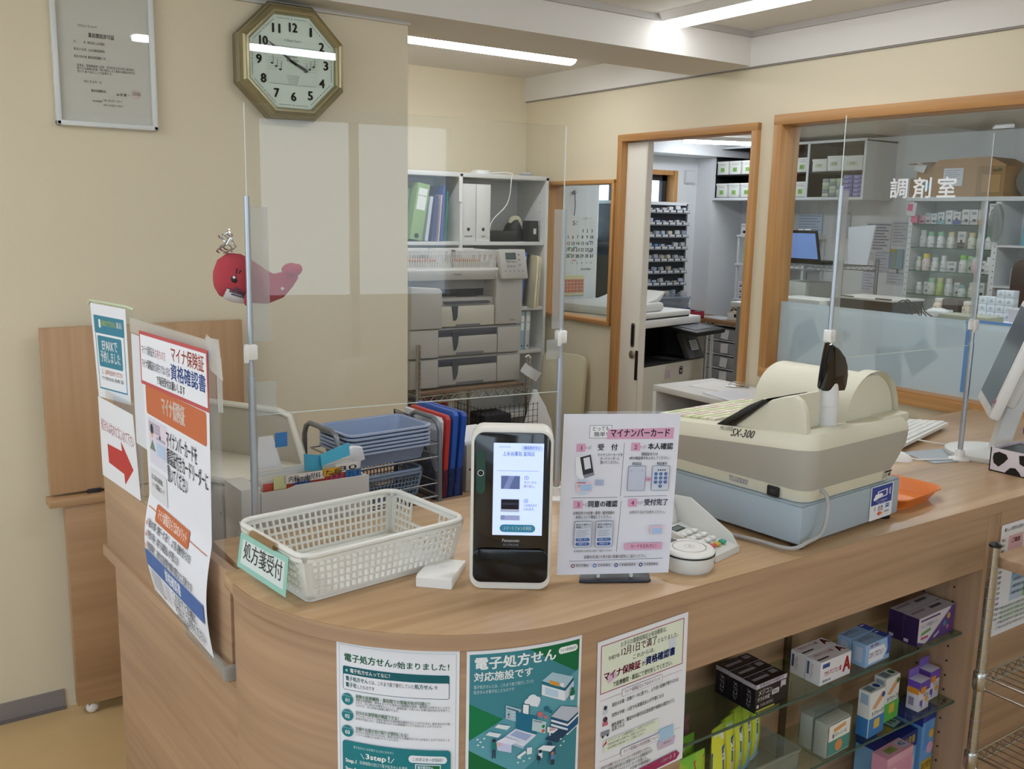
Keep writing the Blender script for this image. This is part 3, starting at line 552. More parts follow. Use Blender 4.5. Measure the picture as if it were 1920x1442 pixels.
# ---------------------------------------------------------------- things on the counter
CT = .9602
def ring3(w, d, r, z, n=5): return [(x, y, z) for x, y in rrect(-w/2, -d/2, w/2, d/2, r, n)]
def lerp(a, b, t): return tuple(a[i]+(b[i]-a[i])*t for i in range(len(a)))
def lattice(mb, b0, b1, t0, t1, nx, nz, m, r=.0016, skip=None, z0=0., z1=1.):
    for i in range(nx+1):
        a = i/nx
        if skip and skip[0] < a < skip[1]: mb.tube([lerp(lerp(b0, b1, a), lerp(t0, t1, a), z0), lerp(lerp(b0, b1, a), lerp(t0, t1, a), skip[2])], r, m, 4)
        else: mb.tube([lerp(lerp(b0, b1, a), lerp(t0, t1, a), z0), lerp(lerp(b0, b1, a), lerp(t0, t1, a), z1)], r, m, 4)
    for j in range(nz+1):
        t = z0+(z1-z0)*j/nz; p, q = lerp(b0, t0, t), lerp(b1, t1, t)
        if skip and t > skip[2]+.01:
            mb.tube([p, lerp(p, q, skip[0])], r, m, 4); mb.tube([lerp(p, q, skip[1]), q], r, m, 4)
        else: mb.tube([p, q], r, m, 4)
def basket(root, w, d, h, tw, m, nx, ny, nz, handle=True, r=.0018):
    b = [(-w/2, -d/2, .004), (w/2, -d/2, .004), (w/2, d/2, .004), (-w/2, d/2, .004)]
    W, D = w+2*tw, d+2*tw; t = [(-W/2, -D/2, h), (W/2, -D/2, h), (W/2, D/2, h), (-W/2, D/2, h)]
    mb = MB()
    for i in range(4):
        j = (i+1) % 4; e = i % 2; n = ny if e else nx; f = .06 if e else .04
        lattice(mb, lerp(b[i], b[j], f), lerp(b[j], b[i], f), lerp(t[i], t[j], f), lerp(t[j], t[i], f), n, nz, m, r, (.28, .72, .45) if (e and handle) else None, .08, .9)
        # solid top and bottom bands and corners
        for z0, z1 in ((0, .1), (.88, 1)):
            q = [lerp(b[i], t[i], z0), lerp(b[j], t[j], z0), lerp(b[j], t[j], z1), lerp(b[i], t[i], z1)]
            if z0 and e and handle: pass
            mb.quad(q, m)
        for A, B in ((i, j), (j, i)):
            mb.quad([b[A], lerp(b[A], b[B], f), lerp(t[A], t[B], f), t[A]], m)
    mb.obj('lattice_side', root)
    mb = MB(); mb.prism(rrect(-w/2, -d/2, w/2, d/2, .012), .001, .005, m); mb.obj('bottom', root)
    mb = MB(); mb.tube(ring3(W+.004, D+.004, .03, h, 6), .0052, m, 10, True); mb.loft([ring3(W+.012, D+.012, .034, h-.004), ring3(W+.012, D+.012, .034, h-.011)], m, False); mb.obj('rim', root)
BASK = mat('#e4e4de', rough=.35, vary=.01)
BASK.node_tree.nodes['Principled BSDF'].inputs['Subsurface Weight'].default_value = .12; BASK.node_tree.nodes['Principled BSDF'].inputs['Subsurface Radius'].default_value = (.02, .02, .02)
bk = thing('plastic_basket', 'white slotted plastic basket for prescriptions on the curved counter corner', 'basket', (.72, 1.575, CT), 7)
basket(bk, .312, .212, .09, .016, BASK, 24, 15, 5, True, .0027)
m = MB(); TAN = clear('#c9b08a', frost='#b99a70', diff=.75, name='brown_tape', rough=.3)
m.loft([[(-.183+.0065*math.cos(a), y, .09+.0065*math.sin(a)) for a in [k*PI/6 for k in range(12)]] for y in (-.045, .045)], TAN, False); o = m.obj('tape_wrap', bk); o['label'] = 'brown tape around the rim'
sg = thing('basket_sign', 'green bordered white sign hanging on the left end of the white basket', 'sign', (0, 0, 0))
p = Pr(); p.rect(0, 0, 150, 86, '#a5d9cc').rect(9, 13, 132, 60, '#eef2f4').txt(75, 16, 48, '処方箋受付', '#26262a', .6, 'C', w=120)
m = MB(); p.put(m, qmap((.523, 1.628, 1.046), (.551, 1.467, 1.043), (.508, 1.61, .99), (.538, 1.45, .98), 150, 86, n=(-.75, -.6, .3)), rough=.3); m.obj('card', sg)
m = MB(); p2 = Pr(); p2.rect(0, 0, 156, 100, clear('#f2f6f5', name='clear_film')); p2.put(m, qmap((.522, 1.634, 1.050), (.5525, 1.461, 1.047), (.503, 1.612, .981), (.536, 1.443, .969), 156, 100, n=(-.75, -.6, .3)), lift=.002); m.obj('sleeve', sg)

rd = thing('card_reader', 'white and black face recognition card reader with a lit screen', 'card reader', (.9075, 1.3205, CT), -34.2)
m = MB(); m.prism(rrect(-.0725, 0, .0725, .296, .022, 8), 0, .058, mat('#e6e4dc', rough=.35), 'y', .006); m.obj('housing', rd)
GB = mat('#07070a', rough=.08, vary=0, coat=.5)
m = MB(); m.prism(rrect(-.067, .016, .067, .2905, .019, 8), -.0022, .004, GB, 'y', .001); m.obj('front_panel', rd)
m = MB(); m.prism(rrect(-.067, .016, .067, .079, .015, 6), -.006, -.0015, mat('#040405', rough=.12, vary=0), 'y', .002); m.obj('card_slot', rd)
def scr(h, e=1.0): return mat(h, rough=.3, vary=0, emit=e, name='screen_'+h.strip('#'))
m = MB(); p = Pr(); p.rect(0, 0, 88, 168, scr('#a9b8f2', .36))
p.rr(48, 4, 38, 10, 5, scr('#97a9e6', .34)).txt(67, 5.5, 6, '職員用ボタン', '#4a66a8', .6, 'C', w=28).txt(10, 5, 4, '06:27/12/18', '#8090c8', .2).txt(44, 15, 9, '上永谷薬局 富岡店', '#5f84b8', .6, 'C', w=56).line(8, 50, 80, 50, .6, '#8494cc')
p.rect(14, 59, 33, 24, '#6f80b8').poly([(28, 59), (38, 59), (28, 83), (18, 83)], '#93a6dc').txt(54, 58, 9, '①', '#5f74b4', .6).txt(54, 68, 5.4, 'カバーから', '#6878b0', .4, w=22).txt(54, 75, 5.4, '取り出し。', '#a0607a', .4, w=20)
p.rr(14, 101, 33, 24, 2, '#c9d2f0').rect(15, 102, 31, 18, '#20222e').rect(17, 108, 27, 4, '#3a3f58').txt(54, 100, 9, '②', '#5f74b4', .6).txt(54, 110, 5.4, 'この向きまで', '#6878b0', .4, w=24).txt(54, 117, 5.4, '入れます。', '#6878b0', .4, w=20).rect(14, 131, 34, 9, '#b4c0ee').ring(18, 135, 3, .8, '#4a5a90')
p.rr(13, 148, 63, 14, 7, '#3f93b4').txt(44, 151, 8, 'スマートフォンを利用', '#d9eef4', .8, 'C', w=50)
p.put(m, plane((-.033, -.0022, .272), (1, 0, 0), (0, 0, -1)), rough=.3); m.obj('screen', rd)
m = MB(); p = Pr(); p.rr(0, 0, 16, 80, 8, '#2f4f48').circ(8, 42, 5.6, '#d8dcda').circ(8, 42, 4.4, '#15181c').circ(8, 42, 1.6, '#2f3a4a'); p.put(m, plane((-.063, -.0022, .259), (1, 0, 0), (0, 0, -1)), rough=.2); o = m.obj('camera_strip', rd); o['label'] = 'dark green strip with round camera lens'
m = MB(); p = Pr(); p.txt(0, 0, 8, 'Panasonic', '#cfd2d6', 1.6, 'C', w=31).txt(0, 9.5, 5, 'XC-STFR1J-MN', '#a9adb4', .4, 'C', w=27); p.put(m, plane((0, -.0022, .098), (1, 0, 0), (0, 0, -1))); m.obj('lettering', rd)

nf = thing('tap_reader', 'small white tap pad lying beside the card reader', 'card reader', (.836, 1.441, CT), 46)
m = MB(); m.prism([(-.058, 0), (.056, 0), (.058, .012), (-.05, .022), (-.058, .017)], -.034, .034, WHITEP, 'y', .003); m.obj('body', nf)
m = MB(); p = Pr(); p.frame(0, 0, 14, 10, 1, '#c9ccd0').circ(7, 5, 2, '#c9ccd0'); p.put(m, plane((-.008, -.005, .0195), (.7, .7, -.07), (.7, -.7, 0))); m.obj('tap_mark', nf)

st = thing('sign_stand', 'clear stand on a dark base holding the white card guide sheet', 'stand', (0, 0, 0))
P4 = [(1.0355, 1.3425, 1.2665), (1.2305, 1.2405, 1.2665), (1.002, 1.307, .974), (1.189, 1.209, .974)]
NV = (-.44, -.84, .2)
m = MB(); m.prism([(1.0355, 1.281), (1.045, 1.272), (1.143, 1.216), (1.153, 1.217), (1.19, 1.268), (1.187, 1.276), (1.09, 1.33), (1.078, 1.33)], CT, .965, mat('#1c2230', rough=.35), 'z', .001); m.obj('base_plate', st)
m = MB(); b0, b1 = Vector((1.0, 1.309, .966)), Vector((1.19, 1.21, .966)); up = Vector((.0, .0, .305)) + Vector((.038, .034, 0)); nb = Vector((.44, .84, -.2))*.004
for q in ([b0, b1, b1+up, b0+up], [b0+nb, b1+nb, b1+nb+up, b0+nb+up]): m.quad(q, ACR)
m.obj('clear_panel', st)
m = MB(); m.box((1.075, 1.275, .972), (.006, .006, .016), WHITEP, .002); m.box((1.13, 1.246, .972), (.006, .006, .016), WHITEP, .002); m.obj('peg', st)
PK = '#d9a3c0'; NK = '#2a2a34'; SL = '#c3c9dc'; BT = '#3f62a8'
p = Pr(); p.rect(0, 0, 210, 297, '#e2e3ee')
p.rect(47, 21, 40, 24, '#4a4a58').rect(47.7, 21.7, 38.6, 22.6, '#eceef4').txt(67, 23, 9.5, 'とっても', NK, 1, 'C', w=31).txt(67, 33.5, 9.5, '簡単！', NK, 1, 'C', w=24)
p.poly([(80, 29), (200, 26), (200, 47), (79, 47)], PK).txt(138, 28, 17, 'マイナンバーカード', '#23232c', 1.8, 'C', w=108)
p.line(111, 54, 110, 153, .7, '#5a5a68').line(112, 162, 109, 256, .7, '#5a5a68').line(20, 155, 104, 155, .7, '#5a5a68').line(116, 154, 196, 153, .7, '#5a5a68').line(22, 272, 197, 270, .7, '#5a5a68')
for i, (x, y, t, tx, w) in enumerate([(25, 55, '受　付', 63, 36), (124, 54, '本人確認', 154, 46), (25, 160, '同意の確認', 51, 54), (125, 158, '受付完了', 154, 44)]):
    p.rect(x, y, 16, 15, PK).poly([(x+16, y+5), (x+20, y+7.5), (x+16, y+10)], PK).txt(x+8, y+2, 12, str(i+1), '#8a2c58', .8, 'C').txt(tx, y+1, 13, t, NK, 1.6, w=w).poly([(x+20, y+7), (x+26, y+3), (x+27, y+9), (x+22, y+12)], '#c3c6d0')
for i, (t, w) in enumerate([('マイナンバーカードを', 46), ('カードリーダーに', 36), ('置いてください。', 34)]): p.txt(86, 73+7*i, 6.6, t, NK, .6, 'C', w=w)
p.poly([(24, 80), (50, 74), (58, 112), (36, 122), (26, 112)], '#eef0f6').poly([(32, 80), (51, 75), (58, 108), (39, 113)], '#34343e').poly([(38, 82), (49, 79), (53, 100), (42, 103)], '#dfe1ea').poly([(39, 113), (58, 108), (60, 113), (42, 119)], '#8a8a98')
p.circ(41, 135, 14, '#bcd8ee').rect(28, 125, 28, 19, '#e4ccd8').rect(36, 130, 19, 12, '#a9c6ec').rect(29, 126, 16, 2, '#b06080').circ(33, 133, 3, '#c9b0b8').rect(62, 122, 15, 10, '#a9b6d6')
for i, (t, w) in enumerate([('顔認証または', 30), ('4桁の暗証番号を入力してください。', 74)]): p.txt(158, 72+7.5*i, 6.6, t, NK, .6, 'C', w=w)
p.txt(136, 90, 6, '顔認証', NK, .6, 'C').txt(182, 90, 6, '暗証番号', NK, .6, 'C', w=19)
p.rr(121, 97, 32, 46, 2, '#5a5a6a').rr(121.6, 97.6, 30.8, 44.8, 2, SL).rr(165, 97, 32, 46, 2, '#5a5a6a').rr(165.6, 97.6, 30.8, 44.8, 2, '#ccd2e0').circ(159, 122, 4.5, PK).txt(159, 118.5, 6, 'or', '#8a2c58', .8, 'C')
for i in range(4): p.circ(176+4*i, 105, 1.4, NK)
for i in range(10): x, y = (172+9*(i % 3), 112+7.6*(i//3)) if i < 9 else (181, 134.8); p.circ(x, y, 3.1, BT).txt(x, y-2.2, 4, str((i+1) % 10), '#d5def0', .4, 'C')
for i in range(2):
    for j in range(2): p.line(125+22*i, 106, 125+22*i+(3 if i == 0 else -3), 106, .7, '#3a4a80')
for i, (t, w) in enumerate([('診察室等での診療・薬剤・健診情報の', 76), ('利用について確認してください。', 66)]): p.txt(62, 180+7.5*i, 6.6, t, NK, .6, 'C', w=w)
for x in (28, 67):
    p.rr(x, 198, 32, 48, 2, '#5a5a6a').rr(x+.6, 198.6, 30.8, 46.8, 2, '#ccd2e0').rr(x+3, 229, 26, 6, 3, BT).rr(x+3, 237, 26, 6, 3, BT).txt(x+16, 230, 4, '同意しない', '#d9e2f2', .3, 'C').txt(x+16, 238, 4, '同意する', '#d9e2f2', .3, 'C').txt(x+16, 202, 4.6, '過去の健診の', NK, .4, 'C').txt(x+16, 207, 4.6, '情報について', NK, .4, 'C')
    for j in range(4): p.rect(x+4, 215+3.2*j, 22-4*(j % 2), .8, '#8a8fa2')
p.txt(28, 251, 4.4, '※診療情報等の利用目的は画面でご確認いただけます', '#4a4a58', .2, w=72)
p.txt(160, 180, 6.4, 'お呼びするまでお待ちください。', NK, .5, 'C', w=66).rect(168, 208, 22, 16, '#d9c3d4').rect(172, 213, 17, 10, '#a9c6ec').rect(122, 240, 70, 12, PK).txt(157, 242, 8, 'カードを忘れずに！', '#7a2448', .8, 'C', w=48)
p.txt(106, 261, 7, '医療DXを通じた質の高い医療の提供にご協力ください。', NK, .5, 'C', w=116)
for x, t, c, w in ((25, '厚生労働省', '#8a5a6a', 23), (65, '日本医師会', '#5a7ac0', 24), (105, '日本歯科医師会', '#3a4a80', 31), (151, '日本薬剤師会', '#2a3a78', 27)): p.circ(x+3.5, 280, 3.6, c).circ(x+3.5, 280, 1.6, '#e2e3ee').txt(x+9, 276.5, 6.4, t, '#3a3a4a', .6, w=w)
poster(p, qmap(*P4, 210, 297, n=NV), 'guide_sheet', 'white four step card guide sheet with pink headings beside the card reader', 'sign', lift=.0012)

# payment terminals
pp = thing('pin_pad', 'white PIN pad with a hood and coloured keys in front of the cash drawer', 'payment terminal', (1.329, 1.222, CT), 13)
m = MB(); WT = mat('#d8d8d4', rough=.4)
m.prism([(0, 0), (.142, 0), (.142, .03), (0, .014)], 0, .094, WT, 'x', .003, M=Matrix(((1, 0, 0, 0), (0, 1, 0, 0), (0, 0, 1, 0), (0, 0, 0, 1)))); m.obj('body', pp)
m = MB(); HD = mat('#dcdcd8', rough=.35)
m.prism([(.004, .012), (.142, .012), (.165, .085), (.12, .088), (.02, .034)], .091, .094, HD, 'x', .001); m.prism([(.004, .012), (.142, .012), (.165, .085), (.135, .045), (.02, .022)], 0, .003, HD, 'x', .001)
m.loft([[(.001, .142, .012), (.001, .165, .085), (.093, .165, .085), (.093, .142, .012)], [(.001, .145, .012), (.001, .168, .085), (.093, .168, .085), (.093, .145, .012)]], HD); m.obj('privacy_hood', pp)
m = MB(); p = Pr(); p.rect(16, 8, 34, 20, '#3a4042').rect(19, 11, 26, 12, '#6f7a78'); p.put(m, plane((.02, .142, .0305), (1, 0, 0), (0, -1, -.113))); m.obj('display', pp)
for r in range(4):
    for c in range(3):
        col = {(3, 0): '#c8505c', (3, 1): '#c9a640', (3, 2): '#2f9e88'}.get((r, c), '#e6e6e4')
        m = MB(); m.box((.027+.02*c, .092-.022*r, .029-.0025*r), (.014, .011 if r < 3 else .013, .006), mat(col, rough=.4), .002, rot=(.113, 0, 0)); m.obj('key', pp)
pk = thing('contactless_reader', 'round white contactless reader in front of the PIN pad', 'payment terminal', (1.268, 1.236, CT), 10)
m = MB(); m.lathe([(.044, 0), (.048, .006), (.05, .03), (.0495, .031)], WT, 40); m.obj('body', pk)
m = MB(); m.lathe([(.0505, .0305), (.0505, .0335), (.049, .034)], DARK, 40); m.obj('band', pk)
m = MB(); m.lathe([(.0495, .033), (.0495, .037), (.045, .041), (.001, .0415)], WHITEP, 40); p = Pr(); p.ring(0, 0, 33, 1, '#6a6e72').ring(0, 0, 10, .8, '#a9adb0').line(-6, 5, 5, -5, 1.2, '#a9adb0').line(-3, 7, 7, -3, 1.2, '#a9adb0'); p.put(m, plane((0, 0, .0416), (1, 0, 0), (0, -1, 0))); m.obj('top_cap', pk)
m = MB(); m.box((-.01, .052, .022), (.075, .05, .036), WT, .008); m.box((-.012, .052, .0405), (.05, .03, .002), mat('#5a6264', rough=.2)); m.obj('screen_block', pk)

# cash drawer and register
DRW = mat('#a3b3bf', rough=.38); DRWF = mat('#a5b0b4', rough=.38)
dw = thing('cash_till', 'pale grey metal cash drawer under the register', 'cash drawer', (1.524, 1.178, CT), 5)
m = MB(); m.bb(0, 0, .013, .382, .43, .093, DRW, .003); m.bb(-.001, .001, .0935, .383, .431, .0955, DRW, .001); m.obj('case', dw)
for x, y in ((.02, .02), (.36, .02), (.02, .41), (.36, .41)):
    m = MB(); m.lathe([(.014, 0), (.016, .013)], BLACK, 14, (x, y, 0)); m.obj('foot', dw)
stk = MB(); p = Pr(); p.rr(0, 0, 46, 78, 3, '#e6e8f0').rect(2, 2, 42, 42, '#27409a').poly([(14, 14), (34, 12), (34, 28), (14, 30)], '#f0f2f8').poly([(16, 16), (32, 14), (32, 26), (16, 28)], '#27409a').poly([(6, 30), (10, 20), (22, 19), (26, 24), (18, 30), (8, 34)], '#f0f2f8').line(38, 12, 38, 26, 1, '#f0f2f8').line(40, 10, 40, 28, 1, '#f0f2f8').txt(23, 34, 5, 'タッチ決済OK', '#e6eaf8', .6, 'C', w=24).txt(23, 39, 4, 'Tap to Pay', '#e6eaf8', .4, 'C', w=16)
p.txt(8, 49, 9, '》', '#9aa0aa', .4).txt(22, 48, 7, 'JCB', '#30406a', 1.2, 'C', w=9).txt(22, 55, 5, 'JCB', '#b03a48', 1, 'C', w=9).rect(32, 47, 7, 9, '#3a78c0').txt(35.5, 49, 3, 'AMEX', '#ffffff', .3, 'C', w=6).circ(20, 66, 4, '#d8583a').circ(23, 66, 3.2, '#e09040').txt(35, 62, 6, 'VISA', '#8a92a8', 1, 'C', w=10)
p.put(stk, lambda u, v, l: Vector((.258+u*2.05, -.0012-l, .092-v)), rough=.35); o = stk.obj('sticker', dw); o['label'] = 'white and blue tap to pay sticker'
rg = thing('cash_register', 'cream cash register with a dark rear display on top of the cash drawer', 'cash register', (1.524, 1.178, CT+.0957), 5)
def rr3(x0, y0, x1, y1, r, zf): return [(x, y, zf(y)) for x, y in rrect(x0, y0, x1, y1, r, 6)]
m = MB(); BEIGE = mat('#aeaca2', rough=.45); CRM = mat('#d9d6c2', rough=.4)
m.loft([rr3(.012, .006, .352, .42, .03, lambda y: .0015), rr3(.006, .0, .36, .42, .03, lambda y: .028)], CRM); m.obj('base', rg)
m = MB(); m.loft([rr3(.006, .0, .36, .425, .03, lambda y: .0275), rr3(.0, -.008, .372, .435, .035, lambda y: .05), rr3(-.012, -.016, .392, .445, .04, lambda y: .085-.03*max(0, y)), rr3(-.014, -.018, .396, .447, .042, lambda y: .117-.085*max(0, y))], BEIGE); m.obj('lower_body', rg)
m = MB(); m.loft([rr3(-.014, -.018, .396, .447, .042, lambda y: .1171-.085*max(0, y)), rr3(-.012, -.016, .394, .445, .042, lambda y: .128-.085*max(0, y)), rr3(.0, -.004, .384, .436, .038, lambda y: .146-.085*max(0, y)), rr3(.02, .012, .366, .42, .03, lambda y: .15-.085*max(0, y))], CRM); m.obj('upper_body', rg)
m = MB()
m.prism([(.235, .125), (.20, .138), (.165, .160), (.13, .185), (.10, .203), (.07, .214), (.045, .22), (.045, .13)], .012, .155, CRM, 'x', .006); m.prism([(.1, .13), (.1, .2), (.07, .213), (.045, .219), (.03, .212), (.018, .19), (.012, .16), (.012, .13)], .0122, .03, CRM, 'x', .006)
m.prism([(.25, .12), (.25, .13), (.06, .15), (.06, .12)], .155, .2, CRM, 'x'); m.obj('display_hump', rg)
m = MB(); m.prism([(.243, .122), (.222, .137), (.19, .158), (.155, .182), (.12, .201), (.112, .203), (.108, .196), (.15, .16), (.2, .12)], .006, .16, GB, 'x', .004); o = m.obj('operator_window', rg)
m = MB(); n = 18; dome = [(.278-.1*math.cos(PI*i/n), .13+.112*math.sin(PI*i/n)**.85) for i in range(n+1)]
m.prism(dome, .03, .27, CRM, 'y', .006)
rim = [(x-.0, z) for x, z in [(.278-.108*math.cos(PI*i/n), .13+.12*math.sin(PI*i/n)**.85) for i in range(n+1)]]
m.loft([[(x, .022, z) for x, z in rim], [(x, .05, z) for x, z in rim]], CRM, False, False); m.bb(.28, -.004, .128, .39, .1, .152, CRM, .006); m.obj('printer_cover', rg)
m = MB(); WW = mat('#dedfe0', rough=.35); m.lathe([(.023, 0), (.023, .012), (.0215, .013), (.0215, .05), (.023, .051), (.02, .085), (.02, .1)], WW, 22, (.128, .042, .138)); m.obj('display_pole', rg)
m = MB(); prof = [(-.026, 0), (.0, -.003), (.034, -.003), (.035, .012), (.031, .034), (.022, .056), (.008, .076), (-.012, .093), (-.034, .104), (-.039, .102), (-.038, .08), (-.034, .045), (-.030, .02)]
m.prism(prof, -.014, .014, GB, 'y', .007, M=Matrix.Translation((.128, .04, .224)) @ Euler((rad(14), 0, rad(-12))).to_matrix().to_4x4()); m.obj('rear_display', rg)
m = MB()
for i in range(9):
    for j in range(7): m.box((.04+.036*i, .405-.024*j, .1175+.0021*j), (.032, .02, .006), mat(['#d8d8b4', '#d5d9b0', '#dad6c4', '#c9d0a0', '#d8c0b8'][(i*3+j*2) % 5], rough=.4), .001, rot=(-.1, 0, 0))
m.obj('keyboard_keys', rg)
m = MB(); p = Pr(); p.txt(0, 0, 13, 'PROSPER', '#6a6a60', .2, w=34).txt(34, 0, 26, 'SX-300', '#55554c', .8, w=58); p.put(m, lambda u, v, l: Vector((.001-.56*v-l, .215-u, .1475-.085*max(0, .215-u)-.83*v)), lift=.0012); m.obj('lettering', rg)
m = MB(); p = Pr(); p.txt(0, 0, 8, '保守サービスのお問い合わせは', '#4a5a9a', .3, w=50).txt(0, 7, 7, '0120 000 販売元', '#4a5a9a', .3, w=48); p.put(m, plane((.0075, .19, .0235), (0, -1, 0), (.1, 0, -1)), lift=.002); m.obj('service_label', rg)
m = MB(); m.box((.0045, .075, .014), (.006, .03, .022), BLACK, .003); m.box((.0015, .075, .014), (.002, .016, .01), DARK, .001); m.obj('power_inlet', rg)
m = MB(); p = Pr(); p.rect(0, 0, 30, 22, '#d4d2c2').rect(1, 1, 28, 5, '#2a2a2c').rect(18, 8, 10, 8, '#4a4a4c'); [p.rect(2, 8+3*i, 13, 1.2, '#55555a') for i in range(4)]; p.put(m, plane((.31, .001, .027), (1, 0, 0), (0, .2, -1)), lift=.002); m.obj('rating_plate', rg)
cb = MB(); cb.tube(smooth([(1.585, 1.185, 1.083), (1.588, 1.170, 1.07), (1.585, 1.162, 1.04), (1.565, 1.158, 1.0), (1.53, 1.163, .985), (1.497, 1.18, .972), (1.485, 1.26, .968), (1.470, 1.315, .966), (1.45, 1.35, .9655)]), .0042, mat('#a9a8a6', rough=.5), 10)
one('power_cable', cb, 'grey cable looping from the register down to the PIN pad', 'cable')

# right side of the counter
oc = thing('coin_tray', 'orange plastic tray lying right of the cash drawer', 'tray', (2.03, 1.305, CT), 6)
m = MB(); ORG = mat('#e07a28', rough=.4)
m.loft([ring3(.17, .115, .03, .002), ring3(.215, .15, .04, .03), ring3(.222, .157, .042, .031), ring3(.222, .157, .042, .028), ring3(.21, .145, .038, .026), ring3(.165, .11, .028, 0)], ORG, False); m.prism([q[:2] for q in ring3(.17, .115, .03, 0)], 0, .003, ORG); m.obj('tray_body', oc)
kb = thing('keyboard', 'white computer keyboard right of the cash register', 'keyboard', (2.49, 1.585, CT), 15)
m = MB(); m.prism([(0, .022), (.15, .008), (.15, .0), (0, .012)], 0, .44, WHITEP, 'x', .002); m.obj('case', kb)
m = MB()
for r in range(6):
    for c in range(20): m.box((.018+.0212*c, .02+.0225*r, .0225-.0021*r), (.0185, .0195, .007), mat('#e4e4e0', rough=.5, vary=0), .0015, rot=(-.093, 0, 0), seg=1)
o = m.obj('key_rows', kb)
for x in (.04, .40):
    m = MB(); m.box((x, .012, .006), (.018, .006, .016), GREY, .002, rot=(.4, 0, 0)); m.obj('foot', kb)
ms = thing('computer_mouse', 'white computer mouse behind the grey folder', 'mouse', (2.385, 1.545, CT), 30)
m = MB(); m.ball((0, 0, .0), .03, WHITEP, (1.0, 1.75, .9)); m.bm.faces.ensure_lookup_table(); bmesh.ops.delete(m.bm, geom=[v for v in m.bm.verts if v.co.z < -.002], context='VERTS'); m.obj('shell', ms)
m = MB(); m.tube([(-.0, .05, .008), (0, .02, .0272), (0, .0, .0275)], .0012, GREY, 6); m.lathe([(.004, -.003), (.004, .003)], GREY, 12, M=Matrix.Translation((0, .03, .024)) @ Euler((0, PI/2, 0)).to_matrix().to_4x4()); m.obj('scroll_wheel', ms)
m = MB(); m.prism([(2.44, 1.452), (2.585, 1.418), (2.62, 1.545), (2.475, 1.58)], CT, CT+.002, mat('#9aa2a8', rough=.3)); one('grey_folder', m, 'flat grey folder lying at the foot of the right partition pole', 'folder')
m = MB(); m.tube(smooth([(2.60, 1.63, .978), (2.68, 1.57, .963), (2.72, 1.50, .963), (2.64, 1.44, .963), (2.56, 1.44, .9645), (2.50, 1.46, .9645), (2.43, 1.50, .9645), (2.41, 1.57, .966)]), .0022, WHITEP, 8); one('mouse_cable', m, 'thin white cable curling over the counter from the mouse', 'cable')
mo = thing('monitor', 'white computer monitor seen edge on at the right of the counter', 'monitor', (2.6625, 1.455, CT), 34.6)
tilt = math.atan2(.097, .31); MT = Matrix.Translation((0, 0, .14)) @ Euler((tilt, 0, 0)).to_matrix().to_4x4()
def tb(mb, x0, y0, z0, x1, y1, z1, mm, bev=.004):
    t = MB(); t.bb(x0, y0, z0, x1, y1, z1, mm, bev); b2 = t.bm; me = bpy.data.meshes.new('t'); b2.transform(MT); b2.to_mesh(me)
    i = mb.mi(mm); n0 = len(mb.bm.faces); mb.bm.from_mesh(me); mb.bm.faces.ensure_lookup_table()
    for f in mb.bm.faces[n0:]: f.material_index = i
    b2.free(); bpy.data.meshes.remove(me)
m = MB(); tb(m, -.17, -.03, 0, .17, 0, .325, mat('#dfe0de', rough=.35), .008); tb(m, -.14, -.06, .04, .14, -.03, .28, mat('#d8d9d6', rough=.4), .015); m.obj('casing', mo)
m = MB(); tb(m, -.15, -.001, .03, .15, .0012, .305, mat('#4a5058', rough=.15, vary=0), 0); m.obj('screen', mo)
m = MB(); p = Pr(); p.rect(0, 0, 14, 12, '#d8688c').rect(0, 13, 14, 8, '#e6b8c8').rect(2, 23, 10, 6, '#58a878'); f0 = plane((-.152, 0, .06), (-1, 0, 0), (0, 0, -1))
p.put(m, lambda u, v, l: MT @ Vector((-.152-u*.9+.0, .0015+l, .055-v))); o = m.obj('sticker', mo); o['label'] = 'pink sticker on the bezel'
m = MB(); m.prism([(-.05, .01), (-.075, .02), (-.115, .2), (-.085, .24), (-.06, .16), (-.03, .01)], -.045, .045, mat('#dcdedc', rough=.35), 'x', .006); m.obj('neck', mo)
m = MB(); m.lathe([(.118, 0), (.12, .004), (.118, .014), (.1, .018), (.001, .019)], mat('#d5d6d2', rough=.4), 40, (0, -.03, 0)); m.obj('base', mo)
cw = thing('cow_print_box', 'white box with black cow patches at the right edge of the counter', 'box', (2.515, 1.17, CT), 0)
m = MB(); CWH = mat('#dcd4dc', rough=.5); CBL = mat('#0f0f12', rough=.4)
for a in ((0, 0, 0, .15, .003, .065), (0, .164, 0, .15, .167, .065), (0, 0, 0, .003, .167, .065), (.147, 0, 0, .15, .167, .065), (0, 0, 0, .15, .167, .003)): m.bb(*a, CWH)
m.bb(.003, .003, .004, .147, .164, .058, CBL)
p = Pr(); p.poly([(10, 15), (24, 8), (44, 12), (50, 22), (40, 36), (26, 50), (12, 42), (8, 28)], CBL).poly([(46, 60), (58, 46), (72, 44), (84, 54), (90, 64), (48, 64)], CBL).poly([(78, 8), (104, 2), (112, 24), (98, 36), (82, 30)], CBL).poly([(120, 40), (140, 34), (156, 50), (140, 62), (122, 58)], CBL)
p.put(m, plane((0, .167, .065), (0, -1, 0), (0, 0, -1))); m.obj('box_body', cw)
m = MB(); m.ball((.075, .10, .115), .022, mat('#7a4aa8', rough=.7), (1, 1, 1)); m.lathe([(.006, .058), (.006, .1)], mat('#8a5ab8', rough=.6), 10, (.075, .10, 0)); one('purple_pen_topper', m, 'round purple pen topper standing in the cow print box', 'pen', (2.515, 1.17, CT))

